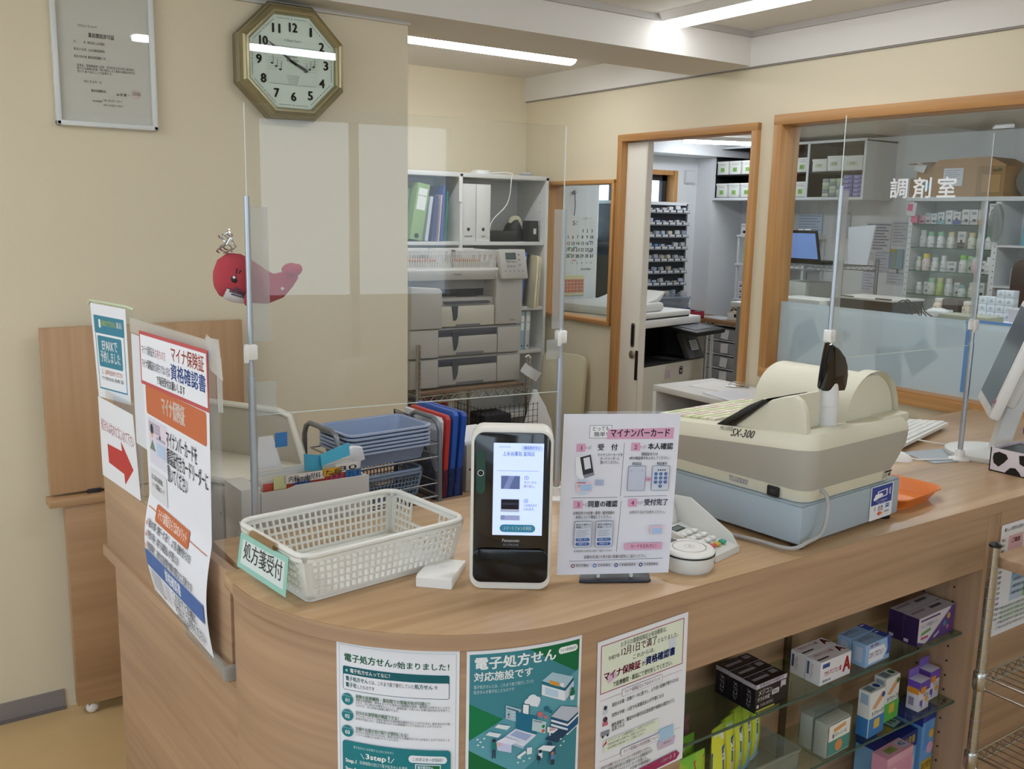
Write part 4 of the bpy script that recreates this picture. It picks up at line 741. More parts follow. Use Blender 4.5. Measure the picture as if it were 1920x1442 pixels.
# standing partitions
POLE = mat('#b9c0c8', rough=.3, metal=.7, vary=0); CLT = clear('#eef2f2', frost='#e0e4e6', diff=.4, name='tape_film', rough=.3)
def partition(label, p0, p1, z0, z1, poles, taps):
    t = thing('acrylic_partition', label, 'partition', (0, 0, 0), group='acrylic partitions on the counter')
    a, b = Vector((*p0, 0)), Vector((*p1, 0)); d = (b-a).normalized(); n = Vector((-d.y, d.x, 0))*.0015
    m = MB(); m.prism([(a+n)[:2], (b+n)[:2], (b-n)[:2], (a-n)[:2]], z0, z1, ACR)
    EDG = mat('#dfe8e6', rough=.2, emit=0)
    for q, r in (((a, z0), (b, z0)), ((a, z0), (a, z1)), ((b, z0), (b, z1))): m.tube([(q[0].x, q[0].y, q[1]), (r[0].x, r[0].y, r[1])], .0011, EDG, 4)
    m.obj('acrylic_sheet', t)
    for (x, y, zt) in poles:
        m = MB(); m.tube([(x, y, CT+.002), (x, y, 1.30)], .0075, POLE, 12); m.tube([(x, y, 1.30), (x, y, zt)], .0055, POLE, 12); m.obj('pole', t)
        m = MB(); m.lathe([(.03, 0), (.03, .004), (.014, .01), (.012, .03)], WHITEP, 20, (x, y, CT)); m.obj('foot', t)
        m = MB(); m.bb(x-.011, y-.011, 1.335, x+.011, y+.011, 1.365, WHITEP, .003); m.bb(x-.018, y-.015, 1.33, x-.008, y-.01, 1.362, WHITEP, .003); m.obj('clamp', t)
    for (pt, z0, z1, w) in taps:
        P = a+(b-a)*pt; m = MB(); m.quad([P-n*2.2-d*w/2+Vector((0, 0, z0)), P-n*2.2+d*w/2+Vector((0, 0, z0)), P-n*2.2+d*w/2+Vector((0, 0, z1)), P-n*2.2-d*w/2+Vector((0, 0, z1))], CLT); m.obj('tape_strip', t)
    return t
partition('clear acrylic partition between the white basket and the work desk', (.609, 1.80), (1.312, 1.725), 1.222, 1.822, [(.607, 1.795, 1.65), (1.316, 1.727, 1.64)], [(.03, 1.37, 1.63, .035), (.035, 1.222, 1.29, .045), (.985, 1.37, 1.64, .03), (.975, 1.30, 1.345, .04)])
partition('clear acrylic partition standing between the cash register and the monitor', (1.934, 1.456), (2.556, 1.445), 1.292, 1.872, [(1.936, 1.456, 1.71), (2.553, 1.445, 1.69)], [(.02, 1.36, 1.70, .03), (.97, 1.36, 1.69, .03), (.04, 1.30, 1.36, .05)])
# red whale toy taped behind the partition pole
wh = thing('plush_whale', 'red plush whale hanging behind the left partition pole', 'plush toy', (.637, 1.852, 1.492), -5)
RED = mat('#b2404a', rough=.95, bump=.8, bscale=900, vary=.1)
def sect(x, y, z, rx, rz, ax=0): return [(x+rz*math.sin(a)*math.sin(ax), y+rx*math.cos(a), z+rz*math.sin(a)*math.cos(ax)) for a in [2*PI*k/20 for k in range(20)]]
m = MB(); m.loft([sect(-.0775, 0, -.002, .004, .004), sect(-.076, 0, -.002, .02, .02), sect(-.068, 0, 0, .034, .036), sect(-.05, 0, .002, .043, .046), sect(-.025, 0, -.002, .045, .048), sect(0, 0, -.01, .041, .042), sect(.025, 0, -.02, .033, .034), sect(.048, 0, -.018, .024, .026, -.35), sect(.066, 0, -.006, .016, .019, -.6), sect(.078, 0, .006, .012, .015, -.8), sect(.085, 0, .014, .004, .006, -.9)], RED); m.obj('body', wh)
for s in (-1, 1):
    m = MB(); m.ball((.079, s*.016, .014), .016, RED, (.95, 1.35, .75), (0, -.6, s*.5)); m.obj('tail_fluke', wh)
m = MB(); BLY = mat('#dcd6d6', rough=.9)
m.loft([sect(-.071, 0, -.0095, .022, .019), sect(-.06, 0, -.0125, .034, .03), sect(-.045, 0, -.0165, .037, .0325), sect(-.022, 0, -.023, .034, .030), sect(-.012, 0, -.03, .02, .02)], BLY); m.obj('belly', wh)
m = MB()
for i in range(4): m.tube([(-.065+.004*i, -.0315-.0004*i, -.012-.006*i), (-.045+.004*i, -.039-.0003*i, -.018-.006*i), (-.02, -.0365+.0015*i, -.026-.006*i)], .0014, mat('#4a4a5a', rough=.9), 5)
m.obj('belly_stripe', wh)
m = MB(); m.ball((-.046, -.0405, .000), .0085, BLACK, (1, .35, 1.1)); m.ball((-.049, -.0435, .003), .0028, WHITEP, (1, .4, 1))
for a in (20, 50, 80): m.tube([(-.046, -.041, .003), (-.046+.017*math.cos(rad(a)), -.042, .003+.017*math.sin(rad(a)))], .0012, BLACK, 5)
m.obj('eye', wh)
m = MB(); m.ball((-.02, -.042, -.035), .012, RED, (.8, .35, 1.6), (0, .4, 0)); m.obj('fin', wh)
m = MB(); m.ball((.047, -.022, -.022), .006, BLY, (1.2, .4, .7)); o = m.obj('patch', wh); o['label'] = 'small white patch on the tail'
m = MB(); SIL = mat('#c6c8cc', rough=.15, metal=.9)
for i in range(5):
    a = random.uniform(0, 6); m.tube([(-.05+.012*math.cos(a+t*.9)*(1-t*.06)+.004*i-.01, .01*math.sin(a+t*.9), .048+.0042*t+.003*i*(t > 4)) for t in range(9)], .0016, SIL, 5)
o = m.obj('tinsel', wh); o['label'] = 'curly silver tinsel spout'
# ---------------------------------------------------------------- on the clock wall
cf = thing('certificate_frame', 'white framed certificate hanging on the beige wall', 'picture frame', (.648, 3.183, 2.08))
m = MB()
for a in ((-.147, -.022, -.215, -.131, 0, .215), (.131, -.022, -.215, .147, 0, .215), (-.147, -.022, -.215, .147, 0, -.199), (-.147, -.022, .199, .147, 0, .215)): m.bb(*a, mat('#d6dad8', rough=.35), .004)
m.obj('frame', cf)
m = MB(); p = Pr(); p.rect(0, 0, 264, 400, '#cdc9c2'); K = '#4a4642'
p.txt(58, 118, 9, '千葉県指令 第 00000号', K, .2, w=56).txt(88, 140, 15, '薬局開設許可証', K, 1.4, w=74)
for i, (a, b) in enumerate([('氏　　名', '株式会社上永谷薬局'), ('薬局の名称', '上永谷薬局富岡店'), ('薬局の所在地', '横浜市金沢区富岡西一丁目')]): p.txt(45, 165+21*i, 9, a, K, .2, w=36).txt(85, 165+21*i, 9, b, K, .5, w=48)
for i, t in enumerate(['医薬品、医療機器等の品質、有効性及び安全性の確保等に', '関する法律第四条第一項の規定により薬局の開設の許可を', '受けた者であることを証明する。']): p.txt(52, 232+9*i, 8.4, t, K, .2, w=(166, 166, 100)[i])
p.txt(68, 278, 8, '令和二年 五月 一日', K, .2, w=50).txt(88, 303, 9, '横浜市保健所長', K, .4, w=42).txt(160, 308, 10, '山 田 健 一', K, .6, w=40).frame(206, 298, 20, 22, 2, '#d8a8a4').txt(208, 302, 12, '之印', '#d8a8a4', .5).txt(90, 334, 7, '有効期間', K, .2).txt(120, 330, 7, '令和二年 五月 一日から', K, .2, w=56).txt(120, 344, 7, '令和八年 四月三十日まで', K, .2, w=60)
p.put(m, plane((-.132, -.008, .2), (1, 0, 0), (0, 0, -1))); m.obj('certificate', cf)
m = MB(); m.bb(-.132, -.014, -.2, .132, -.012, .2, clear('#fdfefd', name='frame_glazing')); m.obj('glazing', cf)

ck = thing('wall_clock', 'octagonal brass wall clock with pale green dial', 'clock', (1.225, 3.184, 2.112))
def octo(a): return [(a/math.cos(PI/8)*math.cos(PI/8+k*PI/4), a/math.cos(PI/8)*math.sin(PI/8+k*PI/4)) for k in range(8)]
def o3(a, y): return [(x, y, z) for x, z in octo(a)]
BRS = mat('#a39a78', rough=.3, metal=.75, vary=.03); BRD = mat('#8a8164', rough=.4, metal=.6)
m = MB(); m.loft([o3(.172, 0), o3(.183, -.008), o3(.186, -.05), o3(.180, -.058), o3(.176, -.0585)], BRD, True); m.obj('case', ck, ang=20)
m = MB(); m.loft([o3(.177, -.06), o3(.172, -.078), o3(.164, -.083), o3(.160, -.078), o3(.153, -.079), o3(.148, -.072), o3(.146, -.062)], BRS, False); m.obj('bezel', ck, ang=20)
m = MB(); p = Pr(); p.poly([(x*1000+160, 160-z*1000) for x, z in octo(.148)], '#d3dfd4')
for k in range(8):
    a, b = Vector(octo(.137)[k])*1000, Vector(octo(.137)[(k+1) % 8])*1000
    for t0, t1 in ((.06, .44), (.56, .94)): q, r = a.lerp(b, t0), a.lerp(b, t1); p.line(160+q.x, 160-q.y, 160+r.x, 160-r.y, 1.4, '#55657a')
    p.circ(160+(a.x+b.x)/2, 160-(a.y+b.y)/2, 2, '#6a5a5a')
for h in range(1, 13):
    a = rad(90-30*h); R = 110 if h in (12, 6) else (116 if h in (3, 9) else 118)
    p.txt(160+R*math.cos(a), 160-R*math.sin(a)*1.0-20, 40, str(h), '#23272a', 3.2, 'C', w=(18 if h < 10 else 34))
p.line(68, 112, 252, 112, 1.2, '#9aa6a0').line(78, 232, 242, 232, 1.2, '#9aa6a0').rect(70, 114, 180, 116, '#cbd7cd')
p.txt(160, 86, 11, '＊ Disney Time ＊', '#6a6a66', .3, 'C', w=60).poly([(128, 122), (192, 122), (198, 134), (122, 134)], '#dfe6dc').txt(160, 122, 11, 'MUSICAL', '#4a4a48', .8, 'C', w=50).txt(160, 138, 10, 'MICKEY', '#3a3a3a', .8, 'C', w=34).txt(160, 149, 10, '& FRIENDS', '#3a3a3a', .8, 'C', w=42)
for i in range(5): p.txt(160, 200+6*i, 5.5, 'Presented with melody', '#77807a', .2, 'C', w=44-3*i)
# plain musical staff and notes in place of the printed figures
for s in (-1, 1):
    for i in range(5): p.line(160+s*34, 150+9*i, 160+s*84, 150+9*i, .8, '#9aa09a')
    for i in range(3): p.circ(160+s*(44+14*i), 186-9*i, 5, '#4a4a4a', 3.8).line(160+s*(44+14*i)+4, 186-9*i, 160+s*(44+14*i)+4, 160-9*i, 1.4, '#4a4a4a')
p.put(m, plane((-.16, -.062, .16), (1, 0, 0), (0, 0, -1)), rough=.4); m.obj('dial', ck)
m = MB()
for a, L, w in ((rad(90-30*3.85), .062, .008), (rad(90-6*51), .105, .006)):
    d = Vector((math.cos(a), 0, math.sin(a))); n = Vector((-d.z, 0, d.x))*w/2; c = Vector((0, -.066, 0))
    m.loft([[c-d*.015+n, c+d*L*.7+n*1.2, c+d*L, c+d*L*.7-n*1.2, c-d*.015-n], [v+Vector((0, -.0015, 0)) for v in (c-d*.015+n, c+d*L*.7+n*1.2, c+d*L, c+d*L*.7-n*1.2, c-d*.015-n)]], BLACK)
m.obj('hand', ck)
m = MB(); m.prism([(x, z) for x, z in octo(.149)], -.0745, -.073, clear('#fdfefd', name='clock_glazing'), 'y'); m.obj('glazing', ck)

# ---------------------------------------------------------------- work desk behind the counter
DZ = .7702
fb = thing('file_box', 'white file box full of tabbed cards behind the basket', 'file box', (.69, 2.0, DZ), 2)
m = MB(); FW = mat('#dededa', rough=.45)
for x in (0, .267): m.bb(x, 0, 0, x+.003, .1, .228, FW)
m.bb(0, .1, 0, .27, .103, .232, FW); m.bb(0, 0, 0, .27, .1, .003, FW); m.prism([(0, 0), (.27, 0), (.27, .232), (.085, .234), (.062, .228), (0, .228)], -.003, 0, FW, 'y'); m.prism([(-.045, 0), (0, 0), (0, .24), (-.045, .24)], .0, .11, FW, 'y', .002); m.obj('case', fb)
m = MB()
for i in range(5): m.bb(.012, .015+.016*i, .004, .258, .017+.016*i, .242+.004*i, mat(['#c9584a', '#e3e0da', '#e3e0da', '#d8dad8', '#e3e0da'][i], rough=.6))
m.obj('divider_card', fb)
for x, z, w, h, c, t in ((.035, .226, .03, .03, '#d5d9a0', ''), (.06, .236, .10, .02, '#e6e0dc', '内科・小児科'), (.085, .226, .04, .022, '#2f62b0', 'あいう'), (.175, .226, .03, .02, '#c84a6a', 'かき'), (.215, .226, .04, .022, '#2f74b8', 'さしす'), (.155, .24, .05, .018, '#dfae38', 'たち'), (.19, .244, .06, .02, '#e3dfda', '30')):
    m = MB(); m.bb(x, .010, z, x+w, .0115, z+h, mat(c, rough=.6)); 
    if t: p = Pr(); p.txt(w*500, 3, h*800, t, '#2a2a3a', .6, 'C', w=w*800); p.put(m, plane((x, .0098, z+h), (1, 0, 0), (0, 0, -1)))
    m.obj('index_tab', fb)
m = MB(); m.loft([[(.12, .03, .255), (.12, .034, .295), (.165, .036, .285), (.165, .03, .25)], [(.12, .032, .255), (.12, .036, .295), (.165, .038, .285), (.165, .032, .25)]], mat('#3f9fc0', rough=.5)); m.loft([[(.16, .025, .262), (.16, .03, .288), (.235, .032, .308), (.235, .027, .278)], [(.16, .028, .262), (.16, .033, .288), (.235, .035, .308), (.235, .03, .278)]], mat('#48b0d2', rough=.5)); o = m.obj('sticky_note', fb); o['label'] = 'turquoise sticky notes on the cards'
m = MB(); m.loft([[(.03, .105, .23), (.04, .108, .33), (.075, .108, .33), (.1, .105, .23)], [(.03, .107, .23), (.04, .11, .33), (.075, .11, .33), (.1, .107, .23)]], mat('#e4e4e6', rough=.5)); m.bb(.08, .106, .30, .11, .108, .335, mat('#3f7fc0', rough=.5)); m.obj('index_card', fb)
sb = thing('spray_bottle', 'blue spray bottle with a white trigger head behind the file box', 'spray bottle', (1.0, 2.175, DZ+.0), 0)
BLQ = clear('#a9bfe6', frost='#6f93d8', diff=.5, name='blue_plastic', rough=.2); 
m = MB(); m.lathe([(.036, 0), (.038, .004), (.038, .12), (.036, .128)], clear('#dfe6f0', frost='#c9d2e2', diff=.45, name='clear_bottle', rough=.15), 24); m.lathe([(.036, .128), (.037, .135), (.03, .155), (.016, .178), (.013, .19)], mat('#6f93d6', rough=.35), 24); m.obj('bottle', sb)
m = MB(); m.lathe([(.016, .186), (.016, .2), (.012, .203)], WHITEP, 18); m.prism([(-.045, .235), (-.04, .252), (-.005, .262), (.018, .258), (.026, .225), (.014, .222), (.012, .2), (-.012, .2), (-.014, .225)], -.011, .011, mat('#dde0e6', rough=.35), 'y', .003); m.obj('spray_head', sb)
m = MB(); m.prism([(-.018, .235), (-.03, .21), (-.033, .19), (-.027, .19), (-.02, .215), (-.01, .23)], -.006, .006, mat('#cfd6e2', rough=.4), 'y', .001); m.obj('trigger', sb)
RG = mat('#7d848a', rough=.35, metal=.4)
rk = thing('wire_desk_rack', 'small grey two tier wire rack holding blue trays', 'rack', (1.02, 2.32, DZ), 5)
for x in (0, .335):
    y1 = .2 if x == 0 else .165
    m = MB(); m.tube([(x, 0, 0), (x, 0, .225), (x, .012, .25), (x, .035, .262), (x, y1-.035, .262), (x, y1-.012, .25), (x, y1, .225), (x, y1, 0)], .0075, RG, 10); m.obj('frame_loop', rk)
for z in (.15, .03):
    m = MB(); 
    for y in (0, .165): m.tube([(0, y, z), (.335, y, z)], .003, STEEL, 6); m.tube([(0, y, z+.04), (.335, y, z+.04)], .0022, STEEL, 6)
    for i in range(26): m.tube([(.012+.0125*i, 0, z), (.012+.0125*i, .165, z)], .0011, STEEL, 4)
    m.tube([(0, 0, z), (0, .165, z)], .003, STEEL, 6); m.tube([(.335, 0, z), (.335, .165, z)], .003, STEEL, 6); m.tube([(0, 0, z+.04), (0, .165, z+.04)], .0022, STEEL, 6); m.tube([(.335, 0, z+.04), (.335, .165, z+.04)], .0022, STEEL, 6)
    m.obj('wire_shelf', rk)
TRY = mat('#8b9dbc', rough=.4); TRY_LIT = mat('#a8b8d4', rough=.4)  # paler blue puts the light on the tray rims into their colour
def tray(loc, rz, lab):
    m = MB(); m.loft([ring3(.235, .155, .02, .001), ring3(.258, .174, .025, .042), ring3(.272, .188, .028, .044)], TRY, False); m.loft([ring3(.230, .150, .02, .0), ring3(.256, .172, .025, .041)], TRY, False); m.loft([ring3(.271, .187, .028, .0445), ring3(.280, .196, .03, .044), ring3(.280, .196, .03, .0385), ring3(.276, .192, .03, .0385), ring3(.268, .184, .028, .042)], TRY_LIT, False); m.prism([q[:2] for q in ring3(.235, .155, .02, 0)], 0, .002, TRY)
    return one('plastic_tray', m, lab, 'tray', loc, rz, 'blue grey trays stacked on the wire rack')
tr0 = None
tl = ['lowest blue grey tray of the stack on the wire rack', 'second tray from the bottom of the stack on the wire rack', 'third tray from the bottom of the stack on the wire rack', 'third tray from the top of the stack on the wire rack', 'second tray from the top of the stack on the wire rack', 'topmost open blue grey tray of the stack on the wire rack']
for i in range(6):
    L = (1.178+.001*(i % 2), 2.42, DZ+.154+.0105*i+(.002 if i > 3 else 0))
    if tr0 is None: tr0 = tray(L, 5, tl[0])
    else:
        o = tr0.copy(); COL.objects.link(o); o.location = L; o.rotation_euler = (0, 0, rad(5+(i == 4)*1.0)); o['label'] = tl[i]
lbk = thing('small_basket', 'blue grey see through basket on the desk under the wire rack', 'basket', (1.19, 2.42, DZ+.034), 5)
basket(lbk, .19, .12, .085, .012, mat('#7f94ae', rough=.4), 16, 10, 5, False, .0018)
mh = thing('mesh_file_holder', 'dark blue mesh magazine holder right of the wire rack', 'file holder', (1.366, 2.40, DZ), 3)
MESH = mat('#2a3050', rough=.5)
m = MB(); pr = [(0, 0), (.24, 0), (.24, .24), (.12, .235), (.0, .09)]
for x in (0, .1):
    for i in range(40):
        y = .006*i; zt = .09+.145*min(1, y/.12) if y < .12 else .235
        m.tube([(x, y, 0), (x, y, zt)], .0009, MESH, 4)
    for j in range(38):
        z = .0063*j; y0 = 0 if z < .09 else (z-.09)/.145*.12
        m.tube([(x, min(y0, .235), z), (x, .24, z)], .0009, MESH, 4)
    m.tube([(x, 0, 0), (x, .24, 0), (x, .24, .24), (x, .12, .236), (x, 0, .09)], .0025, MESH, 6, True)
for i in range(16): m.tube([(.0066*i, 0, 0), (.0066*i, 0, .09)], .0009, MESH, 4)
for j in range(14): m.tube([(0, 0, .0066*j), (.1, 0, .0066*j)], .0009, MESH, 4)
m.bb(0, 0, 0, .1, .24, .002, MESH); m.obj('mesh_body', mh)
def slab(nm, lab, cat, x, th, c, hgt=.3, dep=.22, lean=.09, y=.01, grp=None, base=(1.366, 2.40, DZ), rz=3, rough=.45):
    m = MB(); m.prism([(0, .003), (dep, .003), (dep, hgt), (.012, hgt), (0, hgt-.012)], 0, th, mat(c, rough=rough), 'x', min(th*.3, .002), M=Matrix.Translation((x, y, 0)) @ Euler((0, lean, 0)).to_matrix().to_4x4())
    return one(nm, m, lab, cat, base, rz, grp)
G1 = 'files in the mesh holder'
slab('clear_folder', 'white clear folder of papers at the left in the mesh holder', 'folder', .006, .018, '#cfd3da', .25, .205, .05, .006, G1)
slab('folder', 'red folder between the white and blue ones in the mesh holder', 'folder', .030, .016, '#c23a36', .255, .21, .06, .004, G1)
slab('folder', 'narrow blue file next to the red folder in the mesh holder', 'folder', .05, .018, '#2b5cb4', .265, .215, .08, .002, G1)
slab('folder', 'rightmost blue file leaning out of the mesh holder', 'folder', .072, .018, '#2450a8', .262, .215, .11, .0, G1)
m = MB(); m.bb(0, 0, 0, .17, .22, .15, mat('#b4b2aa', rough=.5), .004); m.bb(.01, -.001, .07, .16, 0, .075, DARK); m.bb(.0, .01, .151, .165, .21, .16, PAPER); one('grey_drawer_box', m, 'grey box topped with white sheets right of the mesh file holder', 'box', (1.49, 2.42, DZ), 0)
# beige machine with a raised hood at the left
bm_ = thing('desk_machine', 'beige office machine with a raised pale hood behind the side counter', 'office machine', (.80, 2.38, DZ), -60)
BG = mat('#b3ad9e', rough=.5); BG2 = mat('#d8d4c6', rough=.45)
m = MB(); m.bb(-.2, -.14, 0, .13, .12, .17, BG, .008); m.obj('body', bm_)
m = MB(); m.bb(-.2, -.14, .174, .13, .12, .195, BG2, .008); m.obj('lid', bm_)
m = MB(); m.prism([(-.2, .19), (.13, .19), (.085, .325), (.05, .335), (-.2, .335)], .06, .075, BG, 'y', .004)
m.tube([(-.2, .05, .335), (.05, .05, .335), (.088, .05, .322), (.132, .05, .2)], .008, BG2, 8); m.obj('hood', bm_)
m = MB(); m.lathe([(.004, 0), (.004, .002)], DARK, 10, M=Matrix.Translation((.02, -.14, .1)) @ Euler((PI/2, 0, 0)).to_matrix().to_4x4()); m.obj('screw', bm_)

# ---------------------------------------------------------------- niche: shelf unit and its contents
SW = mat('#d4d5d2', rough=.5)
su = thing('shelf_unit', 'tall white shelf unit against the niche wall behind the printer', 'shelf unit', (2.06, 4.50, 0))
m = MB()
for x in (0, .65, 1.232): m.bb(x, 0, 0, x+.018, .302, 1.85, SW, .001)
m.bb(0, .0, 1.832, 1.25, .302, 1.856, SW, .001); m.bb(0, .297, 0, 1.25, .302, 1.83, mat('#c9cbc9', rough=.6)); m.bb(.64, -.006, 1.70, .66, 0, 1.835, WHITE); m.obj('case', su)
for x0, x1 in ((.018, .65), (.668, 1.232)):
    for z in (1.462, 1.085, .83, .45, .06):
        m = MB(); m.bb(x0, .008, z, x1, .297, z+.02, SW, .001); m.obj('shelf', su)
m = MB()
for y in (.06, .24):
    for i in range(24): m.lathe([(.0025, 0), (.0025, .002)], DARK, 6, M=Matrix.Translation((1.2325, y, .5+.055*i)) @ Euler((0, -PI/2, 0)).to_matrix().to_4x4())
m.obj('peg_hole_pattern', su)
def bind(nm, lab, cat, x, z, th, c, h=.3, d=.24, lean=0, grp=None, y=4.53, lbl=None):
    m = MB(); m.prism([(0, 0), (d, 0), (d, h), (0, h)], 0, th, mat(c, rough=.45), 'x', min(.003, th*.3))
    if lbl: p = Pr(); p.rect(th*150, 25, th*700, h*380, '#dfe4e0'); p.txt(th*500, 60, 9, lbl, '#3a4a4a', .5, 'C', w=th*600); p.circ(th*500, h*1000-22, th*180, '#2a2a2c'); p.put(m, plane((0, 0, h), (1, 0, 0), (0, 0, -1)))
    return one(nm, m, lab, cat, (x, y, z+th*math.sin(lean)+.0005), 0, grp, (0, lean, 0))
G = 'files on the upper shelves'
bind('ring_binder', 'wide pale green ring binder leaning on the upper shelf', 'binder', 2.405, 1.485, .075, '#8fae74', .30, .235, .17, G, 4.51, '処方箋')
bind('ring_binder', 'darker green binder behind the wide pale green one', 'binder', 2.335, 1.485, .06, '#7c9a66', .28, .2, .17, G, 4.57)
bind('folder', 'clear folder right of the green binders', 'folder', 2.508, 1.483, .02, '#c4ccd4', .24, .22, .14, G)
bind('folder', 'navy blue folder on the upper shelf left of the divider', 'folder', 2.548, 1.483, .022, '#2a3a70', .245, .22, .1, G)
bind('folder', 'thin pinkish folder between two blue ones', 'folder', 2.590, 1.483, .008, '#c8b4bc', .25, .21, .08, G)
bind('folder', 'tall blue folder at the divider on the upper shelf', 'folder', 2.607, 1.483, .012, '#2f50a0', .30, .22, .055, G)
bind('folder', 'slim green folder against the divider on the upper shelf', 'folder', 2.634, 1.483, .01, '#3f8070', .27, .22, .04, G)
tx = thing('tissue_box', 'pale green tissue box with a tissue sticking out', 'tissue box', (2.30, 4.51, 1.483)); m = MB(); m.bb(-.1, 0, 0, .06, .1, .06, mat('#a9d0a8', rough=.6), .002); p = Pr()
for i in range(8): p.circ(15+18*i, 22+12*(i % 2), 7, '#c6dfb8', 4)
p.put(m, plane((-.1, 0, .06), (1, 0, 0), (0, 0, -1))); m.obj('carton', tx)
m = MB(); m.loft([[(-.03, .05, .058), (0, .04, .058), (.03, .05, .058), (0, .06, .058)], [(-.035, .045, .1), (.0, .03, .11), (.04, .05, .12), (0, .065, .1)], [(-.0, .05, .14), (.012, .045, .15), (.022, .055, .15), (.01, .06, .14)]], mat('#ecebe8', rough=.8)); m.obj('tissue', tx)
m = MB(); m.prism(rrect(-.035, 0, .035, .15, .01), 0, .05, BLACK, 'y', .004); one('black_holder', m, 'black upright holder behind the tissue box', 'holder', (2.335, 4.62, 1.483))
for x, t, lab in ((2.735, '医薬品情報', 'left white file box with round finger hole'), (2.832, '保険', 'right white file box with round finger hole')):
    m = MB(); m.bb(0, 0, 0, .093, .25, .315, mat('#dadbd8', rough=.45), .002); p = Pr(); p.circ(46, 248, 11, '#8a8d90').circ(46, 248, 8, '#1a1a1c').txt(46, 282, 11, t, '#6a6e72', .5, 'C', w=50 if len(t) > 3 else 24); p.put(m, plane((0, 0, .315), (1, 0, 0), (0, 0, -1))); one('file_box', m, lab, 'file box', (x, 4.525, 1.483), 0, 'white file boxes')
m = MB(); m.bb(0, 0, 0, .19, .12, .06, BLACK, .004); one('black_case', m, 'flat black case right of the white file boxes', 'case', (2.935, 4.53, 1.483), 3)
td = thing('tape_dispenser', 'black tape dispenser with a roll of tape', 'tape dispenser', (3.075, 4.56, 1.483), 10); m = MB(); m.prism([(0, 0), (.12, 0), (.12, .02), (.115, .06), (.09, .11), (.05, .12), (.015, .09), (0, .06)], 0, .05, BLACK, 'y', .004); m.obj('body', td)
m = MB(); m.lathe([(.02, -.012), (.042, -.012), (.042, .012), (.02, .012)], mat('#d0c9b0', rough=.3), 24, M=Matrix.Translation((.075, .025, .105)) @ Euler((PI/2, 0, 0)).to_matrix().to_4x4(), cap=False); m.obj('tape_roll', td)
m = MB(); m.prism([(0, 0), (.075, 0), (.07, .12), (.012, .12)], 0, .08, mat('#1c1c1f', rough=.6), 'y', .006); p = Pr(); p.rect(0, 0, 20, 32, '#cfcfca'); p.put(m, plane((.035, -.0005, .075), (1, 0, 0), (0, 0, -1))); one('black_pouch', m, 'small black pouch with a white tag at the end of the shelf', 'pouch', (3.2, 4.54, 1.483), 0)
m = MB(); m.lathe([(.03, 0), (.055, 0), (.055, .02), (.03, .02)], mat('#e2e2de', rough=.4), 28, cap=False); one('cable_roll', m, 'white roll lying on top of the shelf unit', 'roll', (2.90, 4.60, 1.8565))
m = MB(); m.tube(smooth([(2.93, 4.56, 1.862), (3.0, 4.53, 1.868), (3.05, 4.505, 1.863), (3.042, 4.492, 1.84), (3.02, 4.494, 1.70), (2.93, 4.51, 1.60), (2.92, 4.54, 1.51)]), .003, mat('#e0e0dc', rough=.4), 8); one('white_cable', m, 'white cable hanging down in front of the upper right shelf', 'cable')
m = MB(); m.lathe([(.02, 0), (.04, 0), (.04, .012), (.02, .012)], mat('#8a8d90', rough=.3), 24, cap=False); m.lathe([(.015, .012), (.03, .012), (.03, .02), (.015, .02)], mat('#c9cac8', rough=.4), 24, cap=False); one('tape_roll', m, 'grey tape roll lying on the right end of the shelf unit top', 'roll', (3.20, 4.58, 1.8565))
G2 = 'files on the middle shelf'
for x, c, t, lab, h in ((2.90, '#a03a48', .03, 'dark red file on the middle shelf', .30), (2.935, '#b04456', .03, 'brighter red file beside the dark red one', .295), (2.97, '#3f9060', .022, 'narrow green file on the middle shelf', .30), (2.995, '#4a9a6a', .022, 'second narrow green file on the middle shelf', .30), (3.022, '#3d8f78', .028, 'teal green file with a white spine label', .305), (3.06, '#cfd4d8', .02, 'white file between green and blue ones', .30), (3.085, '#5f86c8', .03, 'blue binder with white label on the middle shelf', .31), (3.118, '#3f68b8', .035, 'deeper blue binder at the right of the middle shelf', .315)):
    bind('file', lab, 'file', x, 1.106, t, c, h, .24, .1 if x > 3.05 else .03, G2, 4.52, '記録' if t > .027 else None)
for i, (x, lab, hh) in enumerate(((3.185, 'cream folder leaning out of the middle shelf', .30), (3.215, 'second cream folder at the right end of the middle shelf', .295))):
    m = MB(); m.prism([(0, 0), (.26, 0), (.26, hh), (.02, hh), (0, hh-.03)], 0, .012, mat('#d4c8a6', rough=.7), 'x', .002, M=Euler((0, .06, 0)).to_matrix().to_4x4()); one('folder', m, lab, 'folder', (x-.035, 4.40+.02*i, 1.107), -20, 'cream folders')
G3 = 'files on the third shelf'
for x, c, t, lab in ((2.93, '#2f4a98', .04, 'blue and white binder on the third shelf'), (2.98, '#c9ccd0', .04, 'grey white binder on the third shelf'), (3.03, '#2f3f80', .05, 'navy binder with white label on the third shelf'), (3.09, '#cfd0cc', .04, 'pale binder beside the navy one'), (3.14, '#8fb0c0', .03, 'pale blue file at the right of the third shelf'), (3.18, '#c4c8c8', .03, 'last pale file of the third shelf')): bind('binder', lab, 'binder', x, .851, t, c, .225, .24, .03, G3, 4.52, '薬歴')

